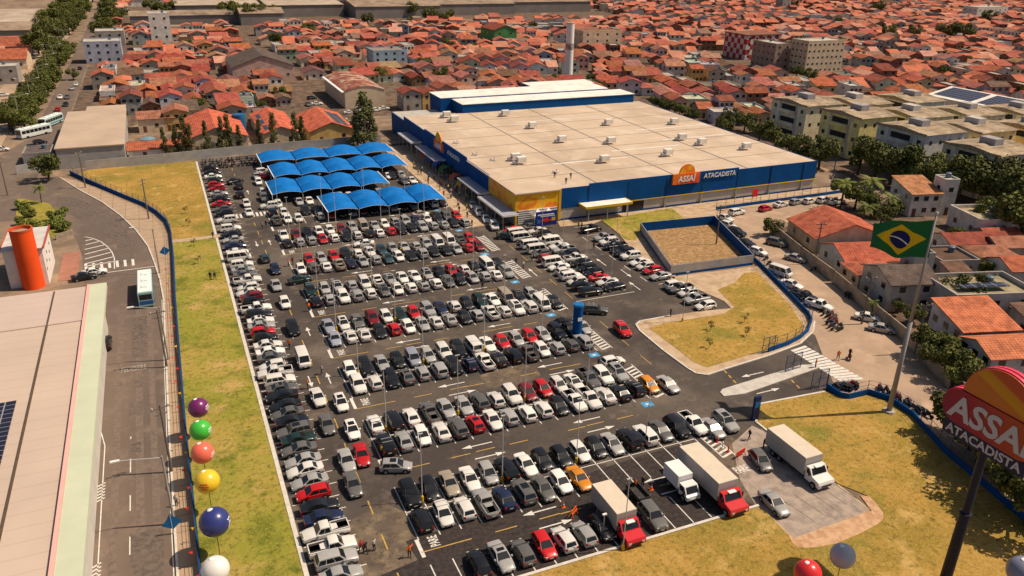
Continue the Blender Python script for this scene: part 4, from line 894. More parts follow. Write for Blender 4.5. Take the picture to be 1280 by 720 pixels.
for a, l in ((((962,291),(1000,322)),'weathered street wall with pale render before the red roofed houses'), (((1001,323),(1040,352)),'pale street wall with garage doors before the near red roof'), (((1041,353),(1088,393)),'stained grey street wall beside two parked cars'), (((1090,395),(1134,431)),'dim grey street wall by the foot of the power pole')): wallbox('street_wall', G(*a[0]), G(*a[1]), 2.5, .2, m_oldwall, l)
# gates of the entrance
for i, (p, q, l) in enumerate([((952,443),(967,439),'open blue mesh gate at the end of the island fence'),((981,466),(1000,460),'blue mesh gate standing on the traffic median'),((1013,487),(1033,482),'blue mesh gate at the start of the lower fence')]):
    a, c = G(*p), G(*q); t = thing('mesh_gate', tuple(a), l, 'gate', 'blue gates of the car park entrance'); d = c-a
    b = MB(); [b.tube(tuple(d*s), tuple(d*s+Vector((0,0,2.9))), .06, n=5) for s in (0,.5,1)]; [b.tube((0,0,z), (d.x,d.y,z), .045, n=5) for z in (.2,1.5,2.85)]; b.build('frame', m_fpost, t)
    b = MB(); [b.tube((d.x*s,d.y*s,.2),(d.x*s,d.y*s,2.85),.012,n=4) for s in [j/14 for j in range(1,14)]]; b.tube((0,0,.2),(d.x,d.y,2.85),.03,n=4); b.build('mesh_infill', m_fpost, t)
# ---------------------------------------------------------------- towers, totem, flag, sign, balloons
t = thing('water_tower', (57.4,103.2,0), 'squat blue cylindrical water tower beside the hatched strip', 'water tower')
b = MB(); b.tube((0,0,0),(0,0,5.6),.78,n=20); b.build('shaft', m_blue, t, smooth=False); b = MB(); b.tube((0,0,5.6),(0,0,5.95),.9,n=20); b.tube((0,0,5.96),(0,0,6.0),.7,n=20); b.build('tank_top', m_bluelt, t)
b = MB(); b.box(-.4,.4,-.80,-.76,3.2,3.8); b.build('number_plate', m_white, t)
t = thing('entrance_totem', (68.6,72.0,.02), 'dark blue upright totem sign at the lawn corner of the exit lane', 'totem sign')
b = MB(); b.box(-.5,.5,-.18,.18,0,3.7); b.build('panel', M('totem_navy', (.012,.025,.10), .5, .1, .5), t); b = MB(); b.box(-.42,.42,-.20,-.18,2.0,2.9,bottom=True); b.build('emblem', m_bluelt, t)
t = thing('flagpole', (87.6,66.5,.1), 'tall grey tapering flagpole on the parched lawn by the curved fence', 'flagpole')
b = MB(); b.tube((0,0,0),(0,0,14),.36,.29,n=10); b.tube((0,0,14),(0,0,29),.22,.13,n=10); b.build('pole', M('galvanised_pole', (.30,.28,.27), .5, .12, .6, spec=.4), t, smooth=True)
b = MB(); b.tube((0,0,-.08),(0,0,.25),.9,.8,n=12); b.build('base', m_conc, t); b = MB(); b.ball((0,0,29.2),.22,.22,.25,10,6); b.build('finial', m_metal, t)
FV = Vector((-3.9,6.5,0)); t = thing('national_flag', (87.6,66.5,23.4), 'large waving green flag with yellow diamond and blue starry disc', 'flag')
def flag_pt(u, v):
    """u along the fly, v up the hoist"""
    s = u; wav = .8*math.sin(8.0*s+2.6*v+.4)*s**.8+.28*math.sin(16*s+5*v)*s
    d = FV.normalized(); n = Vector((-d.y,d.x,0)); w_ = 7.8*(1-.06*s)
    p = d*(w_*s*.97)+n*wav+Vector((0,0,5.0*v*(1-.10*s)-1.6*s+.5*s*s-.9*s*s*(1-v)*math.sin(5*s)+.5*math.sin(9*s+2.5*v)*s))
    p += d*(-.5*(1-v)*.6); return p
def flag_patch(mb, poly_uv, off, mi, N=34):
    import itertools
    us = [i/N for i in range(N+1)]; vs = [i/N for i in range(N+1)]
    idx = {}; V_ = []; F_ = []
    def inside(u, v): return poly_uv(u, v)
    d = FV.normalized(); nn = Vector((-d.y,d.x,0))
    for i in range(N):
        for j in range(N):
            if inside((i+.5)/N, (j+.5)/N):
                f = []
                for a, c in ((i,j),(i+1,j),(i+1,j+1),(i,j+1)):
                    if (a,c) not in idx: idx[(a,c)] = len(V_); V_.append(tuple(flag_pt(a/N, c/N)+nn*off))
                    f.append(idx[(a,c)])
                F_.append(tuple(f))
    mb.add(V_, F_, mi)
m_fg = M('flag_green', (.012,.14,.04), .8, .08, .5); m_fy = M('flag_yellow', (.72,.50,.01), .8, .06, .5); m_fb = M('flag_blue', (.008,.015,.12), .8, .06, .5)
b = MB(); flag_patch(b, lambda u, v: True, 0, 0, 40); b.build('green_field', m_fg, t, smooth=True)
for off in (.03,-.03):
    b = MB(); flag_patch(b, lambda u, v: abs(u-.5)/.42+abs(v-.5)/.40 < 1, off, 0, 90); b.build('yellow_diamond', m_fy, t, smooth=True)
    b = MB(); flag_patch(b, lambda u, v: ((u-.5)*1.43)**2+(v-.5)**2 < .235**2, off*2, 0, 90); b.build('blue_disc', m_fb, t, smooth=True)
    b = MB(); flag_patch(b, lambda u, v: ((u-.5)*1.43)**2+(v-.5)**2 < .235**2 and abs(math.hypot((u-.62)*1.43, v-.08)-.47) < .016, off*3, 0, 110); b.build('white_band', m_white, t, smooth=True)
# big totem sign
t = thing('store_pylon_sign', (67.3,40.1,0), 'tall pylon sign with red rounded panel, half sun and dark blue strip', 'pylon sign')
m_signwhite = M('sign_white', (.52,.50,.50), .6, .05, 1)
m_pole = M('pylon_navy', (.018,.019,.035), .5, .15, .5)
b = MB(); b.tube((0,0,0),(0,0,8.6),.56,.52,n=18); b.tube((0,0,8.6),(0,0,16.4),.41,.39,n=18); b.tube((0,0,8.5),(0,0,8.75),.59,.59,n=18); b.build('pole', m_pole, t)
def rounded(mb, y0, y1, z0, z1, x0, x1, r, mi=0, corners=(1,1,1,1), n=7):
    pts = []
    for (cy, cz, a0), on in zip(((y1-r,z1-r,0),(y0+r,z1-r,math.pi/2),(y0+r,z0+r,math.pi),(y1-r,z0+r,1.5*math.pi)), corners):
        if on: pts += [(cy+r*math.cos(a0+math.pi/2*i/n), cz+r*math.sin(a0+math.pi/2*i/n)) for i in range(n+1)]
        else: pts.append((y1 if a0 in (0,1.5*math.pi) else y0, z1 if a0 in (0,math.pi/2) else z0))
    k = len(pts); v = [(x0,y,z) for y, z in pts]+[(x1,y,z) for y, z in pts]
    mb.add(v, [tuple(range(k)), tuple(reversed(range(k,2*k)))]+[(i,k+i,k+(i+1)%k,(i+1)%k) for i in range(k)], mi)
def ramp_mat(name, stops, vec, lo, hi, rough=.4):
    m, n, b = node_mat(name); L = n.links; tc = n.nodes.new('ShaderNodeTexCoord'); dt = n.nodes.new('ShaderNodeVectorMath'); dt.operation = 'DOT_PRODUCT'; dt.inputs[1].default_value = vec
    L.new(tc.outputs['Object'], dt.inputs[0]); mr = n.nodes.new('ShaderNodeMapRange'); mr.inputs[1].default_value = lo; mr.inputs[2].default_value = hi; L.new(dt.outputs['Value'], mr.inputs[0])
    rp = n.nodes.new('ShaderNodeValToRGB'); e = rp.color_ramp.elements; e[0].position = stops[0][0]; e[0].color = (*stops[0][1],1); e[1].position = stops[-1][0]; e[1].color = (*stops[-1][1],1)
    for p_, c_ in stops[1:-1]: x = e.new(p_); x.color = (*c_,1)
    L.new(mr.outputs[0], rp.inputs[0]); L.new(rp.outputs[0], b.inputs['Base Color']); b.inputs['Roughness'].default_value = rough; b.inputs['Specular IOR Level'].default_value = .3; return m
m_signred = ramp_mat('sign_red_orange', [(0,(.24,.008,.05)),(.35,(.34,.018,.03)),(.7,(.42,.06,.02)),(1,(.45,.09,.02))], (0,-.9,.45), 3.6, 13.5); m_magenta = M('sign_magenta_edge', (.75,.06,.12), .4, .1, .6)  # sign reds darkened, the shade of the west face put into the colour
m_signsun = ramp_mat('sign_sun_face', [(0,(.56,.17,.02)),(.30,(.56,.17,.02)),(.32,(.60,.29,.01)),(.47,(.58,.25,.01)),(.5,(.50,.09,.02)),(1,(.46,.06,.03))], (0,-.35,.95), 19.5, 26)  # sun colours darkened too for the shaded face
b = MB(); rounded(b,-4.9,4.9,17.5,21.1,-.75,.75,1.7,0); b.build('panel', m_signred, t)
b = MB(); rounded(b,-5.0,5.0,17.4,21.2,-.55,-.15,1.8,0); rounded(b,-5.0,5.0,17.4,21.2,.15,.55,1.8,0); b.build('panel_edge', m_magenta, t)
b = MB(); sun_disc(b,(-.7,-.4,21.25),(0,1,0),(0,0,1),(1,0,0),3.6,1.4); b.build('sun_face', m_signsun, t)
b = MB(); sun_disc(b,(-.5,-.4,21.22),(0,1,0),(0,0,1),(1,0,0),3.74,.35); sun_disc(b,(.1,-.4,21.22),(0,1,0),(0,0,1),(1,0,0),3.74,.35); b.build('sun_edge', m_magenta, t)
b = MB(); b.box(-.6,.6,-4.3,4.3,16.0,17.45,bottom=True); b.build('lower_strip', M('sign_navy', (.018,.02,.06), .45, .1, .5), t)
fw_ = lambda y, z, x=-.78: frame_mat(Vector((x,y,z)), Vector((0,-1,0)), Vector((0,0,1)), Vector((-1,0,0)))
fe_ = lambda y, z, x=.78: frame_mat(Vector((x,y,z)), Vector((0,1,0)), Vector((0,0,1)), Vector((1,0,0)))
for fr, xx in ((fw_,-1),(fe_,1)):
    text_obj('lettering', 'ASSAÍ', 3.3, m_signwhite, fr(-.1,19.15), t, extrude=.04, bold=.09, shear=.08)
    text_obj('strip_lettering', 'ATACADISTA', 1.3, m_signwhite, fr(0,16.72,xx*.63), t, extrude=.03, bold=.03)
m_ball = M('balloon_skin', (.95,.95,.95), .28, .05, .5, objcol=True, spec=.5)
def balloon(x, y, z, r, col, label, mark=None, mcol=m_white):
    t = thing('giant_balloon', (x,y,.1), label, 'balloon', 'giant balloons moored round the car park'); b = MB(); b.ball((0,0,z),r,r,r*1.0,28,18); b.build('ball', m_ball, t, smooth=True, color=col)
    b = MB(); b.tube((0,0,0),(0,0,z-r),.035,n=5); b.build('tether', m_black, t); b = MB(); b.tube((0,0,z-r-.12),(0,0,z-r+.05),.16,.1,n=8); b.build('neck', m_black, t)
    b = MB(); b.ball((-.15*r,.1*r,z+.93*r),.22*r,.2*r,.1*r,12,6); b.build('valve_patch', m_white, t)
    if mark:
        # lettering wrapped on the ball, facing away along -y/+x
        a = mark[1]; el = mark[2]; d = Vector((math.cos(a)*math.cos(el), math.sin(a)*math.cos(el), math.sin(el))); u = Vector((-math.sin(a), math.cos(a), 0)); vv = d.cross(u)
        if mark[0]: me = text_mesh(mark[0], mark[3]*r, 0, .03); me.materials.clear(); me.materials.append(mcol)
        else:                                                        # worn, unreadable printed bands
            q_ = MB()
            for k_, (h0, wd) in enumerate(((.30,.42),(.02,.55),(-.26,.36))):
                for i_ in range(6):
                    x0 = (-.5+i_/6)*wd*2*r*.8; x1 = x0+wd*r*.2; q_.quad((x0,(h0-.09)*r*.8,0),(x1,(h0-.08)*r*.8,0),(x1,(h0+.08)*r*.8,0),(x0,(h0+.09)*r*.8,0))
            me = q_.mesh('printed_mark', mcol)
        for v in me.vertices:
            q = (d*r+u*v.co.x+vv*v.co.y).normalized()*(r*1.008); v.co = q+Vector((0,0,z))
        link('lettering' if mark[0] else 'printed_mark', me, t)
bl = -math.pi/2
balloon(-1.3,95.4,4.4,1.28,(.17,.02,.13),'purple giant balloon on a tether, farthest of the row by the blue fence',('',-.45,.1,1.1)); balloon(-1.4,90.0,4.4,1.27,(.06,.50,.05),'green giant balloon on a tether between the purple and salmon ones',('',-.4,.05,1.1))
balloon(-1.5,85.0,4.4,1.3,(.85,.16,.10),'salmon pink giant balloon on a tether by the blue fence',('',-.45,-.1,1.0)); balloon(-1.4,79.2,4.4,1.34,(.85,.55,.03),'yellow giant balloon with red lettering on a tether by the blue fence',('',-1.9,.1,.9),m_red)
balloon(-1.2,71.9,4.4,1.55,(.035,.045,.20),'dark blue giant balloon on a tether by the blue fence',('E',-.4,.0,1.0)); balloon(-1.7,64.9,4.3,1.32,(.80,.77,.74),'white giant balloon cut by the bottom edge next to the blue fence')
balloon(50.6,42.8,4.5,1.3,(.75,.03,.035),'red giant balloon cut by the bottom edge over the parched lawn'); balloon(55.6,43.4,4.4,1.25,(.46,.46,.49),'pale blue grey giant balloon on the parched lawn by the red one'); balloon(70.4,35.0,4.4,1.5,(.25,.26,.36),'grey blue giant balloon at the lower corner by the pylon sign')
for i in range(26):
    y = 60+i*3.7; b = MB(); b.add([(0,0,0),(.42,.06,-.06),(.06,.28,-.2),(-.05,0,0)], [(0,1,2),(0,2,3)]); b.tube((0,0,-1.2),(0,0,.1),.02,n=4)
    o = b.build('pennant', m_red if i%4 else m_yellow); o.location = (-3.28-.4*(i%2), y, 2.2); o.rotation_euler = (0,0,R.uniform(2.6,3.6)); tag(o, 'small bright pennant fluttering on top of the blue fence', 'pennant', 'pennants along the blue fence')
for i, (px, py, l) in enumerate([(217,668,'bright blue feather flag on the pavement by the dark blue balloon'),(207,323,'bright blue feather flag on the pavement at the road bend')]):
    v = G(px,py); t = thing('feather_flag', tuple(v), l, 'flag', 'feather flags'); b = MB(); b.tube((0,0,0),(0,0,2.6),.03,n=4); b.build('pole', m_white, t)
    b = MB(); b.add([(0,0,2.6),(-1.0,.1,1.3),(.1,0,.7),(1.1,-.1,1.7),(0,.03,2.6),(-1.0,.13,1.3),(.1,.03,.7),(1.1,-.07,1.7)], [(0,1,2,3),(7,6,5,4)]); b.build('cloth', m_bluelt, t)
v = G(893,243); b = MB(); b.box(-.9,.9,-.06,.06,1.6,3.6,bottom=True); b.tube((-.7,0,0),(-.7,0,1.6),.04,n=5); b.tube((.7,0,0),(.7,0,1.6),.04,n=5); o = b.build('red_banner', m_red); o.location = (133.5,152.6,.1); o.rotation_euler = (0,0,.1); tag(o, 'red square banner on posts before the grey store wall', 'banner')
# ---------------------------------------------------------------- lorries
def lorry(x, yr, yf, w_, h, cab_len, cabcol, label, boxcol=(.55,.52,.48), bonnet=True, boxname='cargo_box'):
    t = thing('lorry', (x,0,0.02), label, 'lorry', None); yc = yf+cab_len; b = MB(); b.box(-w_/2,w_/2,yc+.25,yr,.95,h,bottom=True)
    for i in range(1,6): yy = yc+.25+(yr-yc-.25)*i/6; b.box(-w_/2-.015,w_/2+.015,yy-.03,yy+.03,1.0,h-.02)
    b.build(boxname, m_flat, t, color=boxcol)
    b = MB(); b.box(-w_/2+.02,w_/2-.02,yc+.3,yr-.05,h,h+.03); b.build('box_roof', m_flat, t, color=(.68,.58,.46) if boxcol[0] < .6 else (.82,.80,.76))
    b = MB(); cw = w_*.46; hc = 2.35 if bonnet else 2.0; f0 = yf+(1.25 if bonnet else .25)
    prof = [(yc+.1,.6),(yc+.1,hc),(f0+.55,hc+.02),(f0,hc-.85),(yf+.12,hc-1.05) if bonnet else (yf+.08,hc-.95),(yf,hc-1.35),(yf,.55)]
    k = len(prof); v = [(-cw,y_,z_) for y_, z_ in prof]+[(cw,y_,z_) for y_, z_ in prof]
    b.add(v, [tuple(reversed(range(k))), tuple(range(k,2*k))]+[(i,(i+1)%k,k+(i+1)%k,k+i) for i in range(k)]); b.build('cab', m_paint, t, color=cabcol)
    b = MB(); a, c = Vector((0,f0+.55,hc+.02)), Vector((0,f0,hc-.85)); nn = Vector((0,-.85,.5))*.02; p0 = c.lerp(a,.12)+nn; p1 = c.lerp(a,.9)+nn
    b.quad((-cw*.88,p0.y,p0.z),(cw*.88,p0.y,p0.z),(cw*.82,p1.y,p1.z),(-cw*.82,p1.y,p1.z)); b.build('windscreen', m_carglass, t)
    for s in (-1,1):
        b = MB(); q = [(s*(cw+.012),f0+.62,hc-.12),(s*(cw+.012),yc-.1,hc-.12),(s*(cw+.012),yc-.1,hc-.8),(s*(cw+.012),f0+.2,hc-.8)]; b.add(q, [(0,1,2,3) if s < 0 else (3,2,1,0)]); b.build('side_window', m_carglass, t)
        b = MB(); b.box(s*cw*.72-.18,s*cw*.72+.18,yf-.03,yf+.05,.75,.98,bottom=True); b.build('headlight', m_lamp, t)
        b = MB(); b.box(s*(cw+.16)-.1,s*(cw+.16)+.1,f0+.3,f0+.42,hc-.85,hc-.25,bottom=True); b.build('mirror', m_trim, t)
        for yy in (yf+.9, yr-1.6, yr-2.75) if w_ > 2.2 else (yf+.8, yr-1.2):
            b = MB(); b.tube((s*(w_/2-.32),yy,.48),(s*(w_/2-.02),yy,.48),.48,n=16); wo = b.build('wheel', m_black, t); b = MB(); b.tube((s*(w_/2-.05),yy,.48),(s*(w_/2),yy,.48),.25,n=10); b.build('rim', m_rim, wo)
    b = MB(); b.box(-w_/2+.3,w_/2-.3,yf+.6,yr-.2,.5,.94,bottom=True); b.build('chassis', m_trim, t); b = MB(); b.box(-cw*.6,cw*.6,yf-.04,yf+.02,.62,hc-1.5); b.build('grille', m_trim, t)
    if bonnet: b = MB(); b.box(-.5,.5,yc-.75,yc-.25,hc+.02,hc+.12); b.build('roof_hatch', m_white, t)
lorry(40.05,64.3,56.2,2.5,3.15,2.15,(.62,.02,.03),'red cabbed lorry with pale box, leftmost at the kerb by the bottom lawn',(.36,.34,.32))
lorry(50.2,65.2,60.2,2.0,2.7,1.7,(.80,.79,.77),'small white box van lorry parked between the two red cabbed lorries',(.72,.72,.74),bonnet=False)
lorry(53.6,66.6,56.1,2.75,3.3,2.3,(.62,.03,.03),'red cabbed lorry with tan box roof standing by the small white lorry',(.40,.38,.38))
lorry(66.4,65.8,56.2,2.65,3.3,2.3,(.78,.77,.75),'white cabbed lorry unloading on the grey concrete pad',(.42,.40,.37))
t = thing('cargo_trailer', (44.8,63.7,.02), 'small open dark cargo trailer beside the leftmost red lorry', 'trailer'); b = MB(); b.box(-.75,.75,-1.5,1.5,.5,.56,bottom=True)
for a in ((-.75,-.69,-1.5,1.5),(.69,.75,-1.5,1.5),(-.75,.75,-1.5,-1.44),(-.75,.75,1.44,1.5)): b.box(*a,.56,.98)
b.build('bed', m_bed, t); b = MB(); [b.tube((s*.7,-.3,.3),(s*.86,-.3,.3),.3,n=12) for s in (-1,1)]; b.build('wheel', m_black, t); b = MB(); [b.tube((x,y,.5),(x,y,1.25),.03,n=4) for x in (-.72,.72) for y in (-1.46,0,1.46)]; b.build('stake', m_metal, t)
# ---------------------------------------------------------------- buses
def bus(x, y, ang, body, label, stripe):
    t = thing('bus', (x,y,.02), label, 'bus', 'city buses', rz=ang); b = MB(); L_ = 11.0
    b.box(-L_/2,L_/2,-1.22,1.22,.4,2.95,bottom=True); b.build('body', m_flat, t, color=body); b = MB(); b.box(-L_/2+.15,L_/2-.15,-1.12,1.12,2.95,3.08); [b.box(-3.5+i*3,-2.5+i*3,-.5,.5,3.08,3.22) for i in range(3)]; b.build('roof', m_flat, t, color=(.70,.78,.76))
    for s in (-1,1):
        b = MB(); [b.box(-L_/2+.6+i*1.45,-L_/2+1.9+i*1.45,s*1.235-.006,s*1.235+.006,1.55,2.5) for i in range(7)]; b.build('window', m_carglass, t); b = MB(); b.box(-L_/2+.05,L_/2-.05,s*1.236-.005,s*1.236+.005,.75,1.15); b.build('stripe', m_flat, t, color=stripe)
    b = MB(); b.box(L_/2-.02,L_/2+.012,-1.08,1.08,1.25,2.7); b.build('windscreen', m_carglass, t); b = MB(); b.box(-L_/2-.012,-L_/2+.02,-1.0,1.0,1.6,2.6); b.build('rear_window', m_carglass, t)
    b = MB(); b.box(-L_/2-.014,-L_/2+.02,-1.1,1.1,.7,1.4); b.build('rear_panel', m_flat, t, color=stripe)
    for sx in (-3.2,3.4):
        for s in (-1,1): b = MB(); b.tube((sx,s*.95,.48),(sx,s*1.24,.48),.48,n=14); b.build('wheel', m_black, t)
bus(-7.4,145.6,math.pi/2,(.30,.52,.50),'teal city bus on the road seen from above and behind',(.03,.10,.30))
v = G(36,172); bus(v.x+1.5,v.y+2,-2.35,(.62,.66,.66),'white city bus turning at the avenue mouth, leftmost of the two',(.70,.70,.68)); v = G(67,156); bus(v.x-.5,v.y,-2.0,(.42,.56,.54),'pale teal city bus waiting behind the white bus on the avenue',(.10,.22,.26))
# ---------------------------------------------------------------- people and motorcycles
def skin_mesh(name, joints, edges, rad):
    me = bpy.data.meshes.new(name); me.from_pydata(joints, edges, []); o = bpy.data.objects.new(name, me); COL.objects.link(o)
    md = o.modifiers.new('skin', 'SKIN'); md.use_smooth_shade = True
    for i, r in enumerate(rad): me.skin_vertices[0].data[i].radius = (r, r)
    me.skin_vertices[0].data[0].use_root = True
    o.modifiers.new('sub', 'SUBSURF').levels = 1; dg = bpy.context.evaluated_depsgraph_get(); dg.update()
    res = bpy.data.meshes.new_from_object(o.evaluated_get(dg)); bpy.data.objects.remove(o); return res
m_skin = M('skin', (.25,.12,.075), .7, .1, 3); m_cloth = M('shirt_cloth', (.9,.9,.9), .9, .1, 3, objcol=True); m_trous = M('trouser_cloth', (.03,.033,.05), .9, .2, 3); m_hair = M('hair', (.012,.009,.008), .7, .2, 5)
def person_mesh(pose):
    st, ar = {'stand': (.02,0), 'walk': (.26,.18), 'point': (.06,.5)}[pose]
    J = [(0,0,.98),(0,0,1.2),(0,0,1.42),(0,0,1.53),(.03,0,1.66), (0,.10,.92),(st*.6,.11,.5),(st-.05,.11,.06),(st+.12,.12,.04), (0,-.10,.92),(-st*.6+.06,-.11,.5),(-st-.05,-.11,.06),(-st+.12,-.12,.04),
         (0,.19,1.40),(-ar*.3,.24,1.12),(ar*.6+.05,.22,.90), (0,-.19,1.40),(ar*.35,-.26,1.14 if pose != 'point' else 1.32),(.1+ar*.5,-.26 if pose != 'point' else -.45,.90 if pose != 'point' else 1.38)]
    E_ = [(0,1),(1,2),(2,3),(3,4),(0,5),(5,6),(6,7),(7,8),(0,9),(9,10),(10,11),(11,12),(2,13),(13,14),(14,15),(2,16),(16,17),(17,18)]
    rd = [.135,.13,.14,.055,.105,.095,.07,.045,.05,.095,.07,.045,.05,.065,.048,.038,.065,.048,.038]
    me = skin_mesh('person', J, E_, rd); me.materials.clear()
    for mm_ in (m_skin, m_cloth, m_trous, m_hair): me.materials.append(mm_)
    for p in me.polygons:
        c = p.center; z = c.z
        p.material_index = 3 if (z > 1.70 or (z > 1.6 and c.x < 0)) else 0 if z > 1.47 else 1 if (z > .93 and (abs(c.y) < .215 or z > 1.14)) else 0 if (abs(c.y) > .19 and z > .8) else 2
    return me
PM = {k: person_mesh(k) for k in ('stand','walk','point')}
def person(px, py, pose, col, ang, label, group=None, z=.02, wpt=None):
    v = Vector(wpt) if wpt else G(px, py, z); o = link('person', PM[pose], None, col); o.location = (v.x, v.y, z); o.rotation_euler = (0,0,ang); s = R.uniform(.96,1.05); o.scale = (s,s,s); tag(o, label, 'person', group)
OR, DK, LT, RD, YL = (.85,.16,.01), (.03,.03,.035), (.55,.52,.48), (.55,.04,.03), (.75,.55,.05)
for a in [(361,333,'stand',OR,0,'person in an orange vest standing by the end of the sixth double row'),(366,331,'stand',RD,1,'person in a red top by the end of the sixth double row'),(386.5,389,'stand',OR,2,'person in an orange vest beside the dark car at the stop bar'),(362,436,'walk',OR,1,'person in an orange vest walking past the painted lane arrows'),(402,468,'walk',LT,.5,'person in pale clothes walking across the main lane'),(385,486,'stand',OR,3,'person in an orange vest beside the white sedan in the main lane'),(477,570,'stand',YL,.3,'person in a yellow vest beside the stop bar and red sedan'),(452,690,'walk',RD,2,'person in a red top walking by the white pickups, left one of three'),(457,692,'walk',DK,2,'person in dark clothes walking between two companions by the white pickups'),(468,688,'stand',LT,2,'person in a pale shirt walking by the white pickups'),(512,697,'point',OR,1.5,'person in an orange vest raising an arm beside the stop mark'),(793,612,'stand',OR,0,'person in an orange vest behind the open cargo trailer'),(803,609,'stand',DK,1,'person in dark clothes behind the open cargo trailer'),(936,550,'walk',DK,3,'person in dark clothes walking by the blue totem'),(954,561,'stand',DK,2,'person in dark clothes at the rear of the dark grey hatchback'),(1019,460,'stand',OR,2,'person in an orange vest at the tip of the traffic median'),(1047,450,'walk',OR,1,'person in an orange vest on the street beside the crossing'),(263.5,350,'stand',DK,1,'person in dark clothes on the lawn strip, left of a pair'),(269,350,'walk',DK,2,'person in dark clothes on the lawn strip, right of a pair'),(266.5,298,'stand',DK,2,'person in dark clothes at the end of the footpath'),(645,331,'walk',DK,1,'person in dark clothes crossing by the hatched strip'),(654,336,'stand',LT,2,'person in a pale top on the hatched strip'),(664.5,327,'walk',YL,3,'person in a yellow vest crossing towards the store block'),(838,396,'stand',DK,2,'person in dark clothes at the near end of the store block aisle'),(723,285,'stand',YL,1,'person in a yellow top outside the front canopy'),(727,286,'stand',DK,2,'person in dark clothes outside the front canopy'),(725,296,'walk',DK,2,'person in dark clothes walking before the black pickup'),(742,312,'walk',DK,1,'person in dark clothes between the files of the store block'),(748,458,'stand',DK,2,'person in dark clothes behind the white crosswise hatchback'),(656,366,'stand',LT,1,'person in a pale top by the fourth double row'),(603,362,'stand',DK,1,'person in dark clothes in the aisle by the fifth double row'),(502,275,'stand',DK,1,'person in dark clothes in the aisle before the blue canopies'),(574,266,'walk',DK,1,'person in dark clothes on the lane to the store entrance'),(590,283,'stand',DK,2,'person in dark clothes beside the last waiting SUV'),(621,297,'stand',DK,2,'person in dark clothes by the store corner tents'),(333,284,'walk',DK,1,'person in dark clothes at the zebra crossing'),(328,286,'walk',LT,1,'person in pale clothes at the zebra crossing'),(221,633,'stand',LT,1,'person in white standing on the pavement beside the dark balloon shadow')]: person(*a)
for (x, y), l in (((83.9,166.2),'worker on the store roof, farthest of three'),((84.1,160.6),'worker on the store roof close to the edge'),((87.2,164.2),'worker on the store roof standing apart')): person(0,0,'stand',DK,1,l,'workers on the store roof',ZT-.08,(x,y,0))
for i in range(64):
    y = R.uniform(163,216); x = R.uniform(61.5,69)
    person(0,0,R.choice(['stand','walk']),R.choice([DK,DK,LT,RD,YL,(.05,.1,.3)]),R.uniform(0,6),'shopper in the crowd at the shaded side of the store','shoppers at the store side',.1,(x,y,0))
def moto_proto():
    t = thing('motorcycle', (0,0,0), 'x', 'motorcycle'); 
    for sx in (-.62,.62): b = MB(); b.tube((sx,-.06,.3),(sx,.06,.3),.3,n=12); b.build('wheel', m_black, t)
    b = MB(); b.box(-.35,.35,-.14,.14,.35,.72,bottom=True); b.tube((.2,0,.6),(.62,0,.3),.05,n=5); b.tube((-.3,0,.5),(-.62,0,.3),.05,n=5); b.ball((.15,0,.82),.3,.15,.15,10,6); b.build('body', m_flat, t, color=(.05,.02,.02))
    b = MB(); b.box(-.7,.0,-.13,.13,.78,.88,bottom=True); b.build('seat', m_trim, t); b = MB(); b.tube((.48,-.36,1.03),(.48,.36,1.03),.025,n=5); b.tube((.6,0,.35),(.46,0,1.05),.035,n=5); b.build('handlebar', m_metal, t); return t
MP = moto_proto(); MC = [(.03,.03,.03),(.03,.03,.03),(.3,.02,.02),(.05,.06,.1),(.25,.24,.24)]; used = [False]
def moto(x, y, a, label, group):
    o = MP if not used[0] else copy_tree(MP); used[0] = True; o.location = (x,y,.02); o.rotation_euler = (.12,0,a); o['label'] = label; o['group'] = group
    for c in o.children:
        if c.name.startswith('body'): c.color = (*R.choice(MC), 1)
for r in range(4):
    for i in range(15):
        if R.random() < .82: moto(8+i*1.05+R.uniform(-.2,.2), 231.5+r*2.5+R.uniform(-.3,.3), math.pi/2+R.uniform(-.25,.25), 'motorcycle packed into the parked rows at the far lawn corner', 'motorcycles at the far lawn corner')
for i in range(16):
    t_ = i/15; a = G(1027,386).lerp(G(1043,415), t_); moto(a.x+R.uniform(-.3,.3)+(i%2)*1.2, a.y, .2+R.uniform(-.2,.2), 'motorcycle in the dark line at the fence bend outside the gate', 'motorcycles at the fence bend')
for i in range(30):
    t_ = i/29; a = G(1046,487).lerp(G(1092,480), t_) if t_ < .5 else G(1098,487).lerp(G(1158,520), (t_-.5)*2); moto(a.x+R.uniform(-.4,.4), a.y+R.uniform(-.4,.4), 1.2+R.uniform(-.5,.5), 'motorcycle parked outside the curved fence under the flagpole', 'motorcycles under the flagpole')
for i in range(9):
    t_ = i/8; a = G(957,325).lerp(G(1003,377), t_); moto(a.x+R.uniform(-.3,.1), a.y, R.uniform(0,1), 'motorcycle squeezed between the fence and cars on the side street', 'motorcycles beside the street cars')
for i, (px, py) in enumerate([(1056,370),(1060,372),(1016,338),(1061,449)]): a = G(px,py); moto(a.x, a.y, R.uniform(0,1), ['red motorcycle by the street wall opposite the fence bend','black motorcycle by the street wall opposite the fence bend','motorcycle lying beside the pale street wall','motorcycle with rider passing the zebra crossing'][i], 'motorcycles on the side street')
person(0,0,'stand',DK,.3,'rider in dark clothes on the motorcycle passing the zebra crossing',None,.25,tuple(G(1061,449)))
def cone(x, y, l):
    t = thing('traffic_cone', (x,y,.02), l, 'traffic cone', 'traffic cones'); b = MB(); b.box(-.22,.22,-.22,.22,0,.05); b.tube((0,0,.05),(0,0,.75),.16,.03,n=10); b.build('cone', m_orange, t); b = MB(); b.tube((0,0,.35),(0,0,.5),.118,.088,n=10,caps=False); b.build('reflective_band', m_white, t)
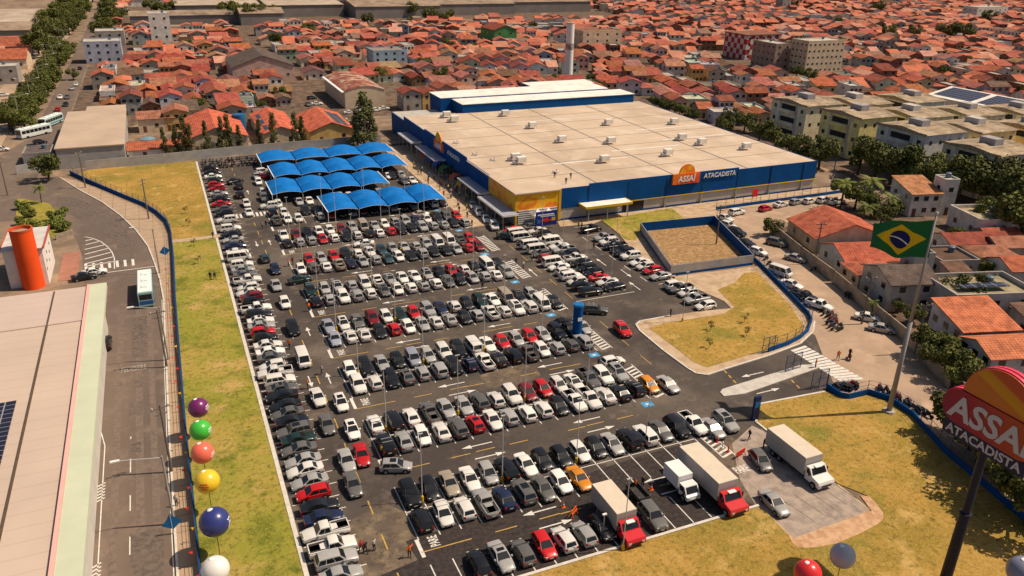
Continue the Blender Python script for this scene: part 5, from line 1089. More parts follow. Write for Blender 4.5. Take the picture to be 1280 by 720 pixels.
v = G(704,634); cone(v.x,v.y,'orange traffic cone near the folded barrier and yellow dash'); v = G(814,612); cone(v.x,v.y,'orange traffic cone beside the shadow of the small white lorry')
v = G(716,645); b = MB(); 
for s in (-.5,.5): b.tube((s,-.4,0),(s*.9,0,1.1),.04,n=5); b.tube((s,.4,0),(s*.9,0,1.1),.04,n=5)
b.box(-.6,.6,-.22,-.17,.55,.8,bottom=True); b.box(-.6,.6,-.1,-.05,.9,1.1,bottom=True); b.tube((-.5,.4,0),(.5,.4,0),.04,n=5); o = b.build('folding_barrier', m_orange); o.location = (v.x,v.y,.02); o.rotation_euler = (0,0,.6); tag(o, 'orange folding barrier standing on the new dark asphalt', 'barrier')
v = G(925,571); b = MB(); b.box(-.9,.9,-.04,.04,.35,1.0,bottom=True); [b.tube((s,-.3,0),(s,.0,.5),.04,n=5) for s in (-.8,.8)]; [b.tube((s,.3,0),(s,.0,.5),.04,n=5) for s in (-.8,.8)]; o = b.build('road_barrier', m_red); o.location = (v.x,v.y,.02); o.rotation_euler = (0,0,.3); tag(o, 'red road barrier beside the dark grey hatchback', 'barrier')
for i, (px, py) in enumerate([(889,546),(896,553),(903,560),(910,565)]): v = G(px,py); b = MB(); b.tube((0,0,0),(0,0,.9),.1,.08,n=8); b.tube((0,0,0),(0,0,.08),.22,n=8); o = b.build('striped_post', m_red if i%2 else m_white); o.location = (v.x,v.y,.03); tag(o, ['white striped post at the start of the exit hatching','red striped post second along the exit hatching','white striped post third along the exit hatching','red striped post last along the exit hatching'][i], 'bollard', 'posts along the exit hatching')
# ---------------------------------------------------------------- houses
m_roofflat = M('flat_roof_screed', (.50,.48,.45), .95, .3, .35, objcol=True, detail=7)
m_tankblue = M('tank_plastic_blue', (.10,.15,.20), .5, .15, 1)
m_door = M('door_brown', (.13,.07,.045), .7, .2, 2)
m_frame = M('window_frame', (.5,.48,.45), .7, .1, 2)
def house_parts(w_, d, h, form, floors=1, nf=2, ns=2, pitch=.34, oh=.4, par=.5, win=None, sub=False):
    """meshes of one house, origin at the middle of its footprint"""
    x, y = w_/2, d/2; out = []; b = MB(); b.box(-x,x,-y,y,0,h)
    rise = (x if form == 'gable_y' else y if form == 'gable_x' else 0)*pitch
    if form == 'gable_y': b.add([(-x,-y,h),(x,-y,h),(0,-y,h+rise),(-x,y,h),(x,y,h),(0,y,h+rise)], [(0,1,2),(4,3,5)])
    if form == 'gable_x': b.add([(-x,-y,h),(-x,y,h),(-x,0,h+rise),(x,-y,h),(x,y,h),(x,0,h+rise)], [(1,0,2),(3,4,5)])
    if form == 'shed': rise = d*pitch*.55; b.add([(-x,-y,h),(-x,y,h),(-x,y,h+rise),(x,-y,h),(x,y,h),(x,y,h+rise)], [(0,2,1),(3,4,5),(1,2,5,4)])
    out.append(('wall', b.mesh('wall', [m_wall])))
    r = MB(); t = .16
    def slab4(a, b_, c, e):
        r.add([a,b_,c,e]+[(p[0],p[1],p[2]-t) for p in (a,b_,c,e)], [(0,1,2,3),(7,6,5,4),(0,4,5,1),(1,5,6,2),(2,6,7,3),(3,7,4,0)])
    X, Y = x+oh, y+oh; z = h+.05
    if form == 'gable_y':
        e = z-oh*pitch; k = z+rise+.12; slab4((-X,-Y,e),(0,-Y,k),(0,Y,k),(-X,Y,e)); slab4((0,-Y,k+.004),(X,-Y,e),(X,Y,e),(0,Y,k+.004))
    elif form == 'gable_x':
        e = z-oh*pitch; k = z+rise+.12; slab4((-X,-Y,e),(X,-Y,e),(X,0,k),(-X,0,k)); slab4((-X,0,k+.004),(X,0,k+.004),(X,Y,e),(-X,Y,e))
    elif form == 'shed': slab4((-X,-Y,z-.1),(X,-Y,z-.1),(X,Y,z+rise+.25),(-X,Y,z+rise+.25))
    elif form == 'hip':
        q = min(X,Y)*.98; k = z+q*pitch
        p1, p2 = ((0,-Y+q,k),(0,Y-q,k)) if Y > X else ((-X+q,0,k),(X-q,0,k))
        c = [(-X,-Y,z),(X,-Y,z),(X,Y,z),(-X,Y,z)]
        if Y > X: r.add(c+[p1,p2], [(0,1,4),(1,2,5,4),(2,3,5),(3,0,4,5)])
        else: r.add(c+[p1,p2], [(0,1,5,4),(1,2,5),(2,3,4,5),(3,0,4)])
        r.add([(p[0],p[1],p[2]-.02) for p in c], [(3,2,1,0)])
    else:
        r.box(-x+.2,x-.2,-y+.2,y-.2,h,h+.05); 
    if form == 'flat':
        b = MB()
        for a in ((-x-.02,x+.02,-y-.02,-y+.2),(-x-.02,x+.02,y-.2,y+.02),(-x-.02,-x+.2,-y+.2,y-.2),(x-.2,x+.02,-y+.2,y-.2)): b.box(*a,h-.1,h+par)
        tk = MB(); tk.tube((x*.4,y*.4,h+.05),(x*.4,y*.4,h+1.15),.62,.7,n=12); tk.tube((x*.4,y*.4,h+1.15),(x*.4,y*.4,h+1.35),.72,.4,n=12); out.append(('water_tank', tk.mesh('water_tank', [m_tankblue])))
        out.append(('roof', r.mesh('roof', [m_roofflat]))); out.append(('parapet', b.mesh('parapet', [m_wall])))
    else: out.append(('roof', r.mesh('roof', [TILE])))
    fh = h/floors
    def opening(side, u, z0, ww, hh, name):
        q = MB(); e = .03; sl_ = q = MB()
        if sub: sl_ = MB()
        if side == 'f': q.box(u-ww/2,u+ww/2,-y-e,-y+.02,z0,z0+hh,0); sl_.box(u-ww/2-.09,u+ww/2+.09,-y-e-.03,-y-.0,z0-.1,z0-.02,1)
        else:
            s = -1 if side == 'w' else 1; xx = s*x; q.box(min(xx,xx+s*e),max(xx,xx+s*e),u-ww/2,u+ww/2,z0,z0+hh,0); sl_.box(min(xx,xx+s*(e+.03)),max(xx,xx+s*(e+.03)),u-ww/2-.09,u+ww/2+.09,z0-.1,z0-.02,1)
        out.append((name, q.mesh(name, [m_door if name == 'door' else m_glassdark, m_frame])))
        if sub: out.append(('sill', sl_.mesh('sill', [m_glassdark, m_frame])))
    ww, wh = win or (1.2, 1.1)
    for f in range(floors):
        z0 = f*fh+fh*.38
        for i in range(nf):
            u = -x+w_*(i+.5)/nf
            if f == 0 and i == 0 and floors < 3: opening('f', u, .02, 1.0, 2.05, 'door')
            else: opening('f', u, z0, min(ww,w_/nf*.7), min(wh,fh*.5), 'window')
        for i in range(ns): opening('w', -y+d*(i+.5)/ns, z0, min(ww,d/ns*.7), min(wh,fh*.5), 'window')
    return out
WALLC = [('white',(.85,.80,.72)),('cream',(.76,.60,.42)),('grey',(.42,.38,.35)),('raw brick',(.34,.16,.10)),('pale blue',(.42,.50,.58)),('ochre',(.72,.48,.18)),('pink beige',(.68,.46,.38)),('pale green',(.45,.52,.36))]
ROOFC = [('bright orange',(.52,.16,.085)),('brick red',(.36,.10,.068)),('dusty orange',(.45,.20,.125)),('brown',(.23,.135,.095)),('faded pink',(.52,.26,.185)),('deep orange',(.46,.14,.082))]
def place_house(parts, x, y, rz, wc, rc, label, cat='house', group=None, name='house'):
    t = thing(name, (x,y,0), label, cat, group, rz)
    last = rf_ = None
    for nm, me in sorted(parts, key=lambda q: q[0] != 'roof'):
        o = link(nm, me, last if nm == 'sill' else rf_ if nm == 'water_tank' else t, rc if nm == 'roof' else wc)
        if nm == 'roof': rf_ = o
        if nm in ('window','door'): last = o
    return t
def custom(name, label, cat, x0, y0, w_, d, h, form, wc, rc, floors=1, nf=2, ns=2, rz=0, **k):
    """x0,y0 is the front left corner of the footprint"""
    c, s = math.cos(rz), math.sin(rz); cx, cy = w_/2, d/2
    return place_house(house_parts(w_,d,h,form,floors,nf,ns,sub=True,**k), x0+cx*c-cy*s, y0+cx*s+cy*c, rz, wc, rc, label, cat, None, name)
W = dict(WALLC); RF = dict(ROOFC)
S15 = -math.radians(16)
GREYR = (.9,.86,.8)
# left side
m_tanroof = stripe_mat('tan_sheet_roof', srgb('#b39d88'), srgb('#bfa994'), 'Y', .16, .7, .15, (.02,.10), .12)
m_bigroof = stripe_mat('big_tan_roof', srgb('#b8a595'), srgb('#c4b0a0'), 'Y', .14, .7, .12, (.0,.02), .08)
t = thing('retail_shed', (-60,60,0), 'long low building with tan ribbed roof and mint green edge by the road', 'shed building')
b = MB(); b.box(0,46.6,-45,73.5,0,7.6); b.build('wall', M('shed_wall', (.55,.52,.47), .9, .1, .3), t)
b = MB(); b.box(-.2,44.9,-45,61,7.6,7.9); b.build('roof', m_bigroof, t)
b = MB(); b.box(-.2,44.9,61.05,73.6,7.6,8.0); b.box(-.2,44.9,60.3,61.04,7.6,8.06); b.build('roof_extension', stripe_mat('pale_ribbed_roof', srgb('#bba79b'), srgb('#c4b0a4'), 'Y', .14, .7, .1, (.0,.02), .1), t)
b = MB(); b.prism([(45.35,-45),(47.7,-45),(47.7,73.6),(45.35,73.6)],7.4,8.25); b.build('mint_fascia', M('mint_fascia', (.54,.57,.42), .7, .06, .2), t)
b = MB(); b.prism([(44.92,-45),(45.33,-45),(45.33,73.6),(44.92,73.6)],7.4,8.32); b.build('pink_gutter', M('pink_gutter', (.80,.42,.37), .7, .06, .3), t)
b = MB(); b.box(40.2,40.4,-45,73,7.9,8.1); b.build('roof_seam', m_wood, t)
so_ = thing('solar_array', (-26.4,60,7.95), 'dark solar panel array on the tan ribbed roof at the left edge', 'solar panels'); b = MB(); b.box(-15,5.2,-30,39,0,.12,bottom=True); b.build('panels', m_solar, so_)
t = thing('cylindrical_tower', (-26.3,157.4,0), 'bright orange red cylindrical tower beside a small white building', 'tower')
b = MB(); b.tube((0,0,0),(0,0,11.2),1.85,n=36,caps=False); b.build('shaft', M('tower_orange', (.82,.085,.012), .6, .08, .25), t, smooth=True)
b = MB(); b.tube((0,0,10.6),(0,0,10.7),1.7,n=36); b.build('tower_top', M('tower_top_dirty', (.34,.27,.19), .9, .35, .6), t)
b = MB(); n = 36
v = [(r*math.cos(2*math.pi*i/n), r*math.sin(2*math.pi*i/n), z) for r, z in ((1.88,10.9),(1.92,11.3),(1.68,11.3),(1.68,10.7)) for i in range(n)]
b.add(v, [(q*n+i, q*n+(i+1)%n, (q+1)*n+(i+1)%n, (q+1)*n+i) for q in range(3) for i in range(n)]); b.build('rim', M('tower_rim', (.60,.09,.03), .7, .15, 1), t)
t = thing('annexe_building', (-30,157.6,0), 'small white flat roofed building with red eaves behind the orange tower', 'building')
b = MB(); b.box(0,6.2,0,12,0,7.2); b.build('wall', M('annexe_white', (.72,.68,.63), .9, .1, .5), t); b = MB(); b.box(-.3,6.5,-.3,12.3,7.2,7.35); b.build('roof', M('annexe_grey_roof', (.55,.52,.49), .9, .15, .4), t)
[(lambda q: (q.box(a_,a_+.12,-.4,12.4,7.1,7.6), q.build('eaves_trim', M('eaves_red', (.45,.10,.07), .7, .1, 1), t)))(MB()) for a_ in (-.42,6.5)]
for i in range(6): b = MB(); b.box(6.2,6.24,1+i*1.6,1.5+i*1.6,2.4+(i%3)*1.1,2.9+(i%3)*1.1); b.build('vent', m_opening, t)
struct('terracotta_paving', (lambda b: (b.poly([(-22.6,158.5),(-19.2,158.5),(-19.6,174),(-22.6,174)],.05), b)[1])(MB()), M('terracotta_slabs', (.36,.16,.11), .9, .15, .6))
struct('garden_bed', (lambda b: (b.poly(g_([(22,300),(60,300),(86,287),(76,268),(60,254),(22,248),(20,262)]),.06), b)[1])(MB()), m_grass)
wallbox('garden_wall', G(70,300), G(92,293), 1.2, .2, m_oldwall, 'low cream wall at the corner of the small roadside garden')
t = thing('tan_warehouse', (-28.2,243.6,0), 'warehouse with tan sheet roof and blank grey front by the road mouth', 'warehouse')
b = MB(); b.box(0,16.8,0,52,0,5.6); b.build('wall', m_wallgrey, t); b = MB(); b.box(-.3,17.1,-.3,52.3,5.6,5.9); b.box(5,16.9,52.3,60,5.6,5.9); b.build('roof', m_tanroof, t)
custom('forecourt_shelter','dark low shelter roof beside the tan warehouse','shelter',-37.5,252,7,9,2.8,'flat',W['grey'],(.25,.2,.2),1,1,1)
wallbox('corner_wall', G(21,218), G(85,208), 2.4, .2, m_wallgrey, 'grey wall behind the round corner tree at the road mouth')
# hand placed houses behind the boundary wall
HP = [
 ('house','low orange roofed house right behind the boundary wall near the water tank',-10.8,248.5,17,5,3.0,'shed','white','bright orange',1,2,1,0),
 ('community_hall','large salmon roofed hall behind the row of slim trees','hall',5.6,250.5,12,31,4.2,'gable_y','cream','faded pink',1,3,2,.0),
]
custom('house','low orange roofed house right behind the boundary wall near the water tank','house',-10.8,248.5,17,5,2.8,'shed',W['white'],RF['bright orange'],1,2,1)
custom('hall','large salmon orange roofed hall behind the row of slim trees','hall',4.8,250.5,17.5,30,4.2,'gable_y',W['cream'],(.74,.19,.11),1,3,3)
custom('hall','salmon orange roofed wing with striped solar panels behind the rear canopies','hall',27,252,11,32,4.0,'gable_y',W['cream'],(.72,.19,.11),1,2,2)
custom('hall','salmon orange roofed wing beside the green fence and tall pine','hall',41,251,14,26,4.0,'gable_y',W['ochre'],(.72,.19,.11),1,2,2)
def roof_panels(x, y, z, w_, d, label, rx=0, ry=0, rz=0, gap=False):
    t = thing('solar_array', (x,y,z), label, 'solar panels', None, rz); b = MB(); b.box(-w_/2,w_/2,-d/2,d/2,0,.1,bottom=True); o = b.build('panels', m_solar, t); o.rotation_euler = (rx,ry,0)
pt = math.atan(.34)
for i in range(3): roof_panels(29.8,258+i*9,4.95,3.6,6.2,f"dark solar panels on the salmon roof wing, {['nearest','middle','farthest'][i]} of its three strips",0,-pt)
roof_panels(51.6,262,5.25,4.6,19,'dark solar panel strip on the salmon roof beside the green fence',0,pt)
custom('house','cream house with dusty roof between the tan warehouse and the salmon hall','house',-8,284,11,9,4.5,'gable_x',W['cream'],RF['dusty orange'],1,3,2)
wallbox('green_fence_wall', (57.5,250), (57.5,283), 2.2, .2, M('green_sheet_fence', (.10,.22,.14), .8, .15, .5), 'green sheet fence beside the tall pine tree')
t = thing('water_tank', (-5.5,263,0), 'pale blue round water tank among plants behind the boundary wall', 'water tank'); b = MB(); b.tube((0,0,0),(0,0,2.6),1.9,2.1,n=20); b.tube((0,0,2.6),(0,0,3.1),2.1,.9,n=20); b.build('tank', M('tank_blue', (.16,.30,.38), .5, .15, .5), t)
t = thing('water_tank', (22.5,276,4.2), 'blue open water tank beside the salmon hall roof', 'water tank'); b = MB(); b.tube((0,0,-4.2),(0,0,1.5),1.9,2.1,n=20); b.tube((0,0,1.52),(0,0,1.56),1.9,n=20); b.build('tank', M('tank_deep_blue', (.02,.13,.30), .5, .1, .5), t)
# cream warehouse with arched front
t = thing('arched_warehouse', (63.5,303,0), 'cream warehouse with arched front gable and rusty sheet roof', 'warehouse'); b = MB(); n = 12; wv = 15.5
b.box(0,wv,0,38,0,6.4); arc = [(wv*i/n, 6.4+1.6*math.sin(math.pi*i/n)) for i in range(n+1)]
b.add([(x,0,z) for x, z in arc], [tuple(range(n+1))]); b.build('wall', M('cream_render', (.66,.52,.36), .9, .12, .4), t)
b = MB(); b.add([(x,-.2,z+.1) for x, z in arc]+[(x,38,z+.1) for x, z in arc], [(i,i+1,n+2+i,n+1+i) for i in range(n)]); b.build('roof', layered('rusty_sheets', [srgb('#9c5a44'), srgb('#c9b4a0'), srgb('#7d4234')], [1,.12,.4], .8, .2), t)
b = MB(); b.box(5.5,8.5,-.05,.05,0,4.2); b.build('door', m_opening, t); b = MB(); b.box(-1.2,-.02,0,38,6.0,6.3); b.build('side_awning', m_white, t)
custom('shop_house','grey shop house with two floors of balconies by the rear annexe','house',83,292,7,9,6.6,'gable_y',W['grey'],RF['brick red'],2,2,2); custom('shop_house','ochre fronted house with dark balcony beside the grey shop house','house',90.4,292,7,9,6.0,'gable_y',W['ochre'],RF['brick red'],2,2,2)
custom('apartment_house','narrow white four storey tower house among low orange roofs','tower house',0,497,10.5,11,19,'flat',W['white'],GREYR,4,2,2)
custom('shop_building','pale blue and white three storey block beside the tree lined avenue','block',-31,452,16.5,14,10,'flat',(.50,.52,.62),GREYR,3,4,3); custom('shop_building','grey flat roofed block beside the tree lined avenue','block',-29,520,15,16,8,'flat',W['grey'],GREYR,2,3,2)
custom('shop_building','white and sky blue two storey block behind the cream warehouse','block',98,395,17,14,8.5,'flat',(.40,.52,.62),(.5,.45,.42),3,4,3); custom('shop_building','green walled block with a long brick red roof','block',192,470,15,22,9,'gable_y',(.10,.30,.10),RF['brick red'],2,2,3)
custom('house','long orange roofed house left of the avenue trees, the nearer one','house',-75,440,20,20,5,'gable_x',W['cream'],RF['bright orange'],1,4,2)
custom('house','long orange roofed house left of the avenue trees, the farther one','house',-84,490,27,20,5,'gable_x',W['grey'],RF['deep orange'],1,4,2)
custom('shop_building','dark fronted two storey shop building left of the avenue trees','block',-72,398,18,12,7,'flat',W['grey'],GREYR,2,4,2)
custom('warehouse','wide dark roofed warehouse with pale end wall and small windows','warehouse',30,372,26,30,7,'gable_y',W['pink beige'],(.16,.13,.11),1,5,2,win=(1,1)); custom('warehouse','beige block house rising behind the water chimney','block',232,430,26,18,11,'flat',W['cream'],RF['dusty orange'],3,4,3)
# chimney shaped water tower
v = G(710,101.6); t = thing('chimney', (v.x,v.y,0), 'tall white cylindrical chimney tower with a dark stained middle', 'chimney')
b = MB(); b.tube((0,0,0),(0,0,25.5),1.9,1.8,n=24); b.build('shaft', M('white_shaft', (.84,.81,.77), .8, .08, .35, stretch=(1,1,.3)), t, smooth=False)
b = MB(); b.tube((0,0,14.2),(0,0,17.0),1.88,1.86,n=24,caps=False); b.build('stained_band', M('stain_brown', (.36,.31,.28), .9, .45, .8), t); b = MB(); b.tube((0,0,25.5),(0,0,25.9),1.85,n=24); b.build('rim', m_conc, t)
# apartment blocks
APC = [('pale green and yellow',(.82,.80,.52)),('yellow',(.95,.72,.30)),('grey green',(.68,.70,.58)),('weathered cream',(.85,.72,.54)),('faded yellow',(.92,.72,.38))]
m_fibre = layered('fibre_cement_sheets', [srgb('#a6947d'), srgb('#8a7a66'), srgb('#bfab92'), srgb('#5f5348')], [1,.2,.35,.9], .95, .1, thr=((.4,.6),(.4,.6),(.5,.7),(.52,.7)), stretches=[None,None,None,(.2,1,1)])
def apartment(x0, y0, w_, d, h, wc, label):
    t = thing('apartment_block', (x0,y0,0), label, 'apartment block', 'walk-up apartment blocks beside the store'); b = MB(); b.box(0,w_,0,d,0,h); b.build('wall', m_wall, t, color=wc)
    b = MB(); b.add([(-.5,-.5,h),(w_+.5,-.5,h),(w_+.5,d+.5,h),(-.5,d+.5,h),(-.5,d/2,h+1.1),(w_+.5,d/2,h+1.1)], [(0,1,5,4),(4,5,2,3),(0,4,3),(1,2,5)]); b.box(-.52,-.35,-.5,d+.5,h-.25,h+.35); b.build('roof', m_fibre, t); b = MB(); q_ = R.uniform(.25,.5); b.box(w_*q_,w_*q_+3.2,d*.36,d*.64,h+.2,h+2.5); b.build('roof_tank_room', m_wall, t, color=R.choice([(.5,.47,.46),(.62,.58,.55),(.42,.40,.42)]))
    for f in range(3):
        z = .6+f*h/3
        for yy in (d*.12,d*.88): q = MB(); q.box(-.04,.02,yy-.6,yy+.6,z+.7,z+1.9); q.build('window', m_glassdark, t)
        q = MB(); q.box(-.05,.02,d*.30,d*.70,z+.9,z+2.5); q.build('balcony_opening', m_opening, t); q = MB(); q.box(-.7,-.06,d*.29,d*.71,z-.1,z+.85,bottom=True); q.build('balcony', m_wall, t, color=tuple(min(1,c*1.05) for c in wc))
        for xx in (w_*.15,w_*.4,w_*.62,w_*.87): q = MB(); q.box(xx-.5,xx+.5,-.04,.02,z+.8,z+1.9); q.build('window', m_glassdark, t)
    [(lambda q: (q.box(-.06,0,d*a_,d*(a_+.05),0,h), q.build('wall_rib', m_wall, t, color=(.62,.60,.59))))(MB()) for a_ in (.24,.71)]
ci = 0
for ix, x0 in enumerate((191,211,232,253)):
    for iy, y0 in enumerate((199.5,176.5,154,132)):
        if ix >= 3 and iy < 1: continue
        y1 = y0-ix*2.5; px, py = P(x0, y1, 8)
        if px > 1310: continue
        cn, cc = APC[ci % 5]; ci += 1
        apartment(x0+R.uniform(-1,1), y1+R.uniform(-.8,.8), R.uniform(13.5,15.5), R.uniform(15.8,17.2), 12.4-.3*ix+R.uniform(-.4,.4), tuple(min(1.15, c*R.uniform(1.05,1.2)) for c in cc), f"{cn} walk-up block, {['farthest','third','second','nearest'][iy]} of the {['front','second','third','fourth','last'][ix]} line beside the store")
t = thing('solar_roof_hall', (276,168,0), 'white rimmed hall roof covered with dark solar panels behind the apartment blocks', 'hall', rz=.0); b = MB(); b.box(0,26,0,58,0,7); b.build('wall', m_wall, t, color=W['white']); b = MB(); b.add([(-.5,-.5,7),(26.5,-.5,7),(26.5,58.5,7),(-.5,58.5,7),(13,-.5,9.6),(13,58.5,9.6)], [(0,4,5,3),(4,1,2,5),(0,1,4),(3,5,2)]); b.build('roof', m_whiteroof, t)
for i in range(3): b = MB(); y0 = 2+i*19; b.add([(1.5,y0,7.5),(11.8,y0,9.5),(11.8,y0+16.5,9.5),(1.5,y0+16.5,7.5)], [(0,1,2,3)]); b.build('solar_panel_field', m_solar, t)
def chequer():
    m, n, b = node_mat('chequer_wall'); L = n.links; tc = n.nodes.new('ShaderNodeTexCoord'); ck = n.nodes.new('ShaderNodeTexChecker'); ck.inputs['Scale'].default_value = .36; ck.inputs['Color1'].default_value = (.36,.025,.03,1); ck.inputs['Color2'].default_value = (.58,.50,.47,1)
    mp = n.nodes.new('ShaderNodeMapping'); mp.inputs['Location'].default_value = (.13,.17,.11); L.new(tc.outputs['Object'], mp.inputs[0]); L.new(mp.outputs[0], ck.inputs[0]); L.new(ck.outputs[0], b.inputs['Base Color']); b.inputs['Roughness'].default_value = .9; return m
t = thing('apartment_block', (304,372,0), 'red and white chequered apartment block among the tile roofs', 'apartment block'); b = MB(); b.box(0,24,0,20,0,13); b.build('wall', chequer(), t); b = MB(); b.box(-.3,24.3,-.3,20.3,13,13.5); b.build('roof', m_roofflat, t, color=RF['dusty orange'])
for f in range(4):
    for i in range(5): q = MB(); q.box(1.5+i*4.8,2.9+i*4.8,-.05,.02,1.2+f*3.2,2.4+f*3.2); q.build('window', m_glassdark, t)
custom('apartment_block','tall beige slab block with rows of small windows among the tile roofs','apartment block',301,321,24,12,15.5,'flat',(.74,.60,.42),GREYR,5,8,4,win=(1.2,.8)); custom('apartment_block','brown sided lower block adjoining the tall beige slab block','apartment block',292,334,10,18,13,'flat',(.42,.30,.24),GREYR,4,2,5)
# right foreground houses
custom('house','long red tiled roof nearest the straight blue fence across the street','house',122.6,119.5,16.5,13.0,3.3,'gable_y',W['cream'],(.58,.165,.095),1,3,2,rz=S15)
custom('house','red tiled house roof with weathered valley, behind the garage wall','house',118.8,107.0,17.5,10.5,3.2,'gable_x',W['white'],(.56,.15,.09),1,3,2,rz=S15)
custom('house','near orange tiled lean-to roof over the street wall under the flag','house',116.2,101.0,8.6,6.8,2.9,'hip',W['cream'],(.62,.19,.11),1,2,2,rz=S15)
custom('house','plain grey rendered house with dark sheet roof behind the flag','house',113.6,91.5,9,9.5,5.4,'gable_x',(.62,.54,.47),(.17,.13,.11),2,2,2,rz=S15)
custom('house','white two storey house with pale tiled roof by the palm trees','house',162,130.5,7.6,9,5.8,'shed',W['white'],(.56,.27,.13),2,3,2,rz=S15)
custom('stair_tower','white rendered stair tower attached to the two storey house by the palms','tower',170,128.6,3.6,4.5,8.6,'flat',W['white'],GREYR,2,1,1,rz=S15)
custom('house','roofless looking flat block with white parapet beside the stair tower','house',163,112.5,12,11,4.0,'flat',W['white'],(.72,.6,.42),1,2,2,rz=S15,par=.9)
custom('house','flat roofed grey house with parapet and solar strip behind the flagpole','house',119.5,83.2,15.5,9.5,5.0,'flat',(.55,.50,.47),(.62,.55,.36),2,3,2,rz=S15,par=.9)
roof_panels(127.5,84.6,5.9,9,1.8,'strip of solar panels on the flat grey roof behind the flagpole',rz=S15)
custom('stair_tower','grey stair tower with white cap right of the flag','tower',121.6,94.5,4,4,8.6,'flat',(.52,.47,.44),GREYR,2,1,1,rz=S15)
custom('house','orange tiled house beside the side street, upper roof of the pair','house',109.8,73.8,9.5,8.4,5.2,'shed',(.60,.56,.58),(.66,.22,.11),2,2,3,rz=S15)
custom('house','orange tiled house beside the side street, lower roof of the pair','house',106.3,66.2,11.2,7.0,5.0,'gable_x',(.62,.57,.55),(.68,.24,.12),2,3,3,rz=S15)
k_ = 0
for x, y, w_, d, f, rc, l in [(147,106.5,14,7,'gable_x','brick red','long red tiled roof just right of the flag top'),(146.5,99.0,8,6,'hip','dusty orange','small hipped orange roof right of the flagpole'),(155.0,101.5,14,6.5,'gable_x','dusty orange','weathered brown orange roof beyond the hipped one'),(145.5,91.5,22,7.5,'gable_x','bright orange','long orange roof with white ridge right of the flagpole'),(158,86.5,9,6,'shed','dusty orange','small orange lean-to roof near the solar panels at the right edge'),(136,99.5,8,8,'flat','brown','dark open yard block with low parapet right of the flagpole'),(170,96,12,8,'gable_x','brown','brown tiled roof at the right edge under the dark trees'),(173,108,10,7,'shed','brown','dim lean-to roof below the dark trees on the right')]:
    custom('house',l,'house',x,y,w_,d,3.3,f,[W['white'],W['cream'],W['grey']][k_%3],RF[rc],1,2,2,rz=S15); k_ += 1
roof_panels(146.5,79.5,4.2,12,9,'dark blue solar panel field at the right edge behind the bushy tree',rz=S15)
t = thing('yard_shed', (139,73,0), 'low weathered brown sheet roof behind the orange tiled houses', 'shed', rz=S15); b = MB(); b.box(-11,11,-6,6,0,3.2); b.build('wall', m_wall, t, color=W['grey']); b = MB(); b.box(-11.3,11.3,-6.3,6.3,3.2,3.45); b.build('roof', layered('weathered_sheets', [srgb('#5b4a3e'), srgb('#746150'), srgb('#46382f')], [1,.15,.5], .9, .1), t)
t = thing('yard_shed', (150,84,0), 'white sheet roof patch by the flat grey house', 'shed', rz=S15); b = MB(); b.box(-3,3,-4,4,0,3.4); b.build('wall', m_wall, t, color=W['white']); b = MB(); b.box(-3.2,3.2,-4.2,4.2,3.4,3.6); b.build('roof', m_whiteroof, t)
# industrial roofs along the top edge
m_factroof = layered('pale_factory_sheets', [srgb('#bfae9d'), srgb('#a89685'), srgb('#cdbdac'), srgb('#8f7d6c')], [1,.03,.12,.3], .9, .1, stretches=[None,(.3,3,1),None,(.2,4,1)])
m_indroof = layered('old_industrial_roof', [srgb('#8b7867'), srgb('#766657'), srgb('#a08c79')], [1,.02,.1], .9, .1)
for x, y, w_, d, h, mt, l in [(-12,640,80,14,6,m_indroof,'long narrow grey roofed shed below the big factory roofs'),(20,690,62,90,9,m_factroof,'pale factory roof at the top edge left of centre'),(86,680,60,110,9,m_factroof,'pale factory roof at the top edge next to the palm trees'),(150,655,70,60,9,m_indroof,'long grey industrial roof at the top edge'),(222,668,70,60,9,m_indroof,'grey industrial roof at the top edge, middle of three'),(294,682,80,60,9,m_indroof,'grey industrial roof at the top edge, rightmost of three'),(-128,590,60,100,8,m_factroof,'white warehouse roof in the top left corner'),(-130,550,66,36,7,m_indroof,'grey roofed hall at the left edge below the white warehouse'),(60,622,30,26,8,m_indroof,'long low factory shed among trees at the top')]:
    t = thing('factory_shed', (x,y,0), l, 'factory'); b = MB(); b.box(0,w_,0,d,0,h); b.build('wall', M('factory_wall', (.24,.21,.19), .9, .15, .1), t); b = MB(); b.add([(-.5,-.5,h),(w_+.5,-.5,h),(w_+.5,d+.5,h),(-.5,d+.5,h),(-.5,d/2,h+3),(w_+.5,d/2,h+3)], [(0,1,5,4),(4,5,2,3),(0,4,3),(1,2,5)]); b.build('roof', mt, t)
custom('tower_block','slim grey tower at the top edge among far roofs','tower',560,640,10,10,30,'flat',W['grey'],GREYR,6,2,2); custom('apartment_block','wide pale flat block at the top right among far roofs','block',700,540,40,16,10,'flat',W['white'],GREYR,2,6,3)
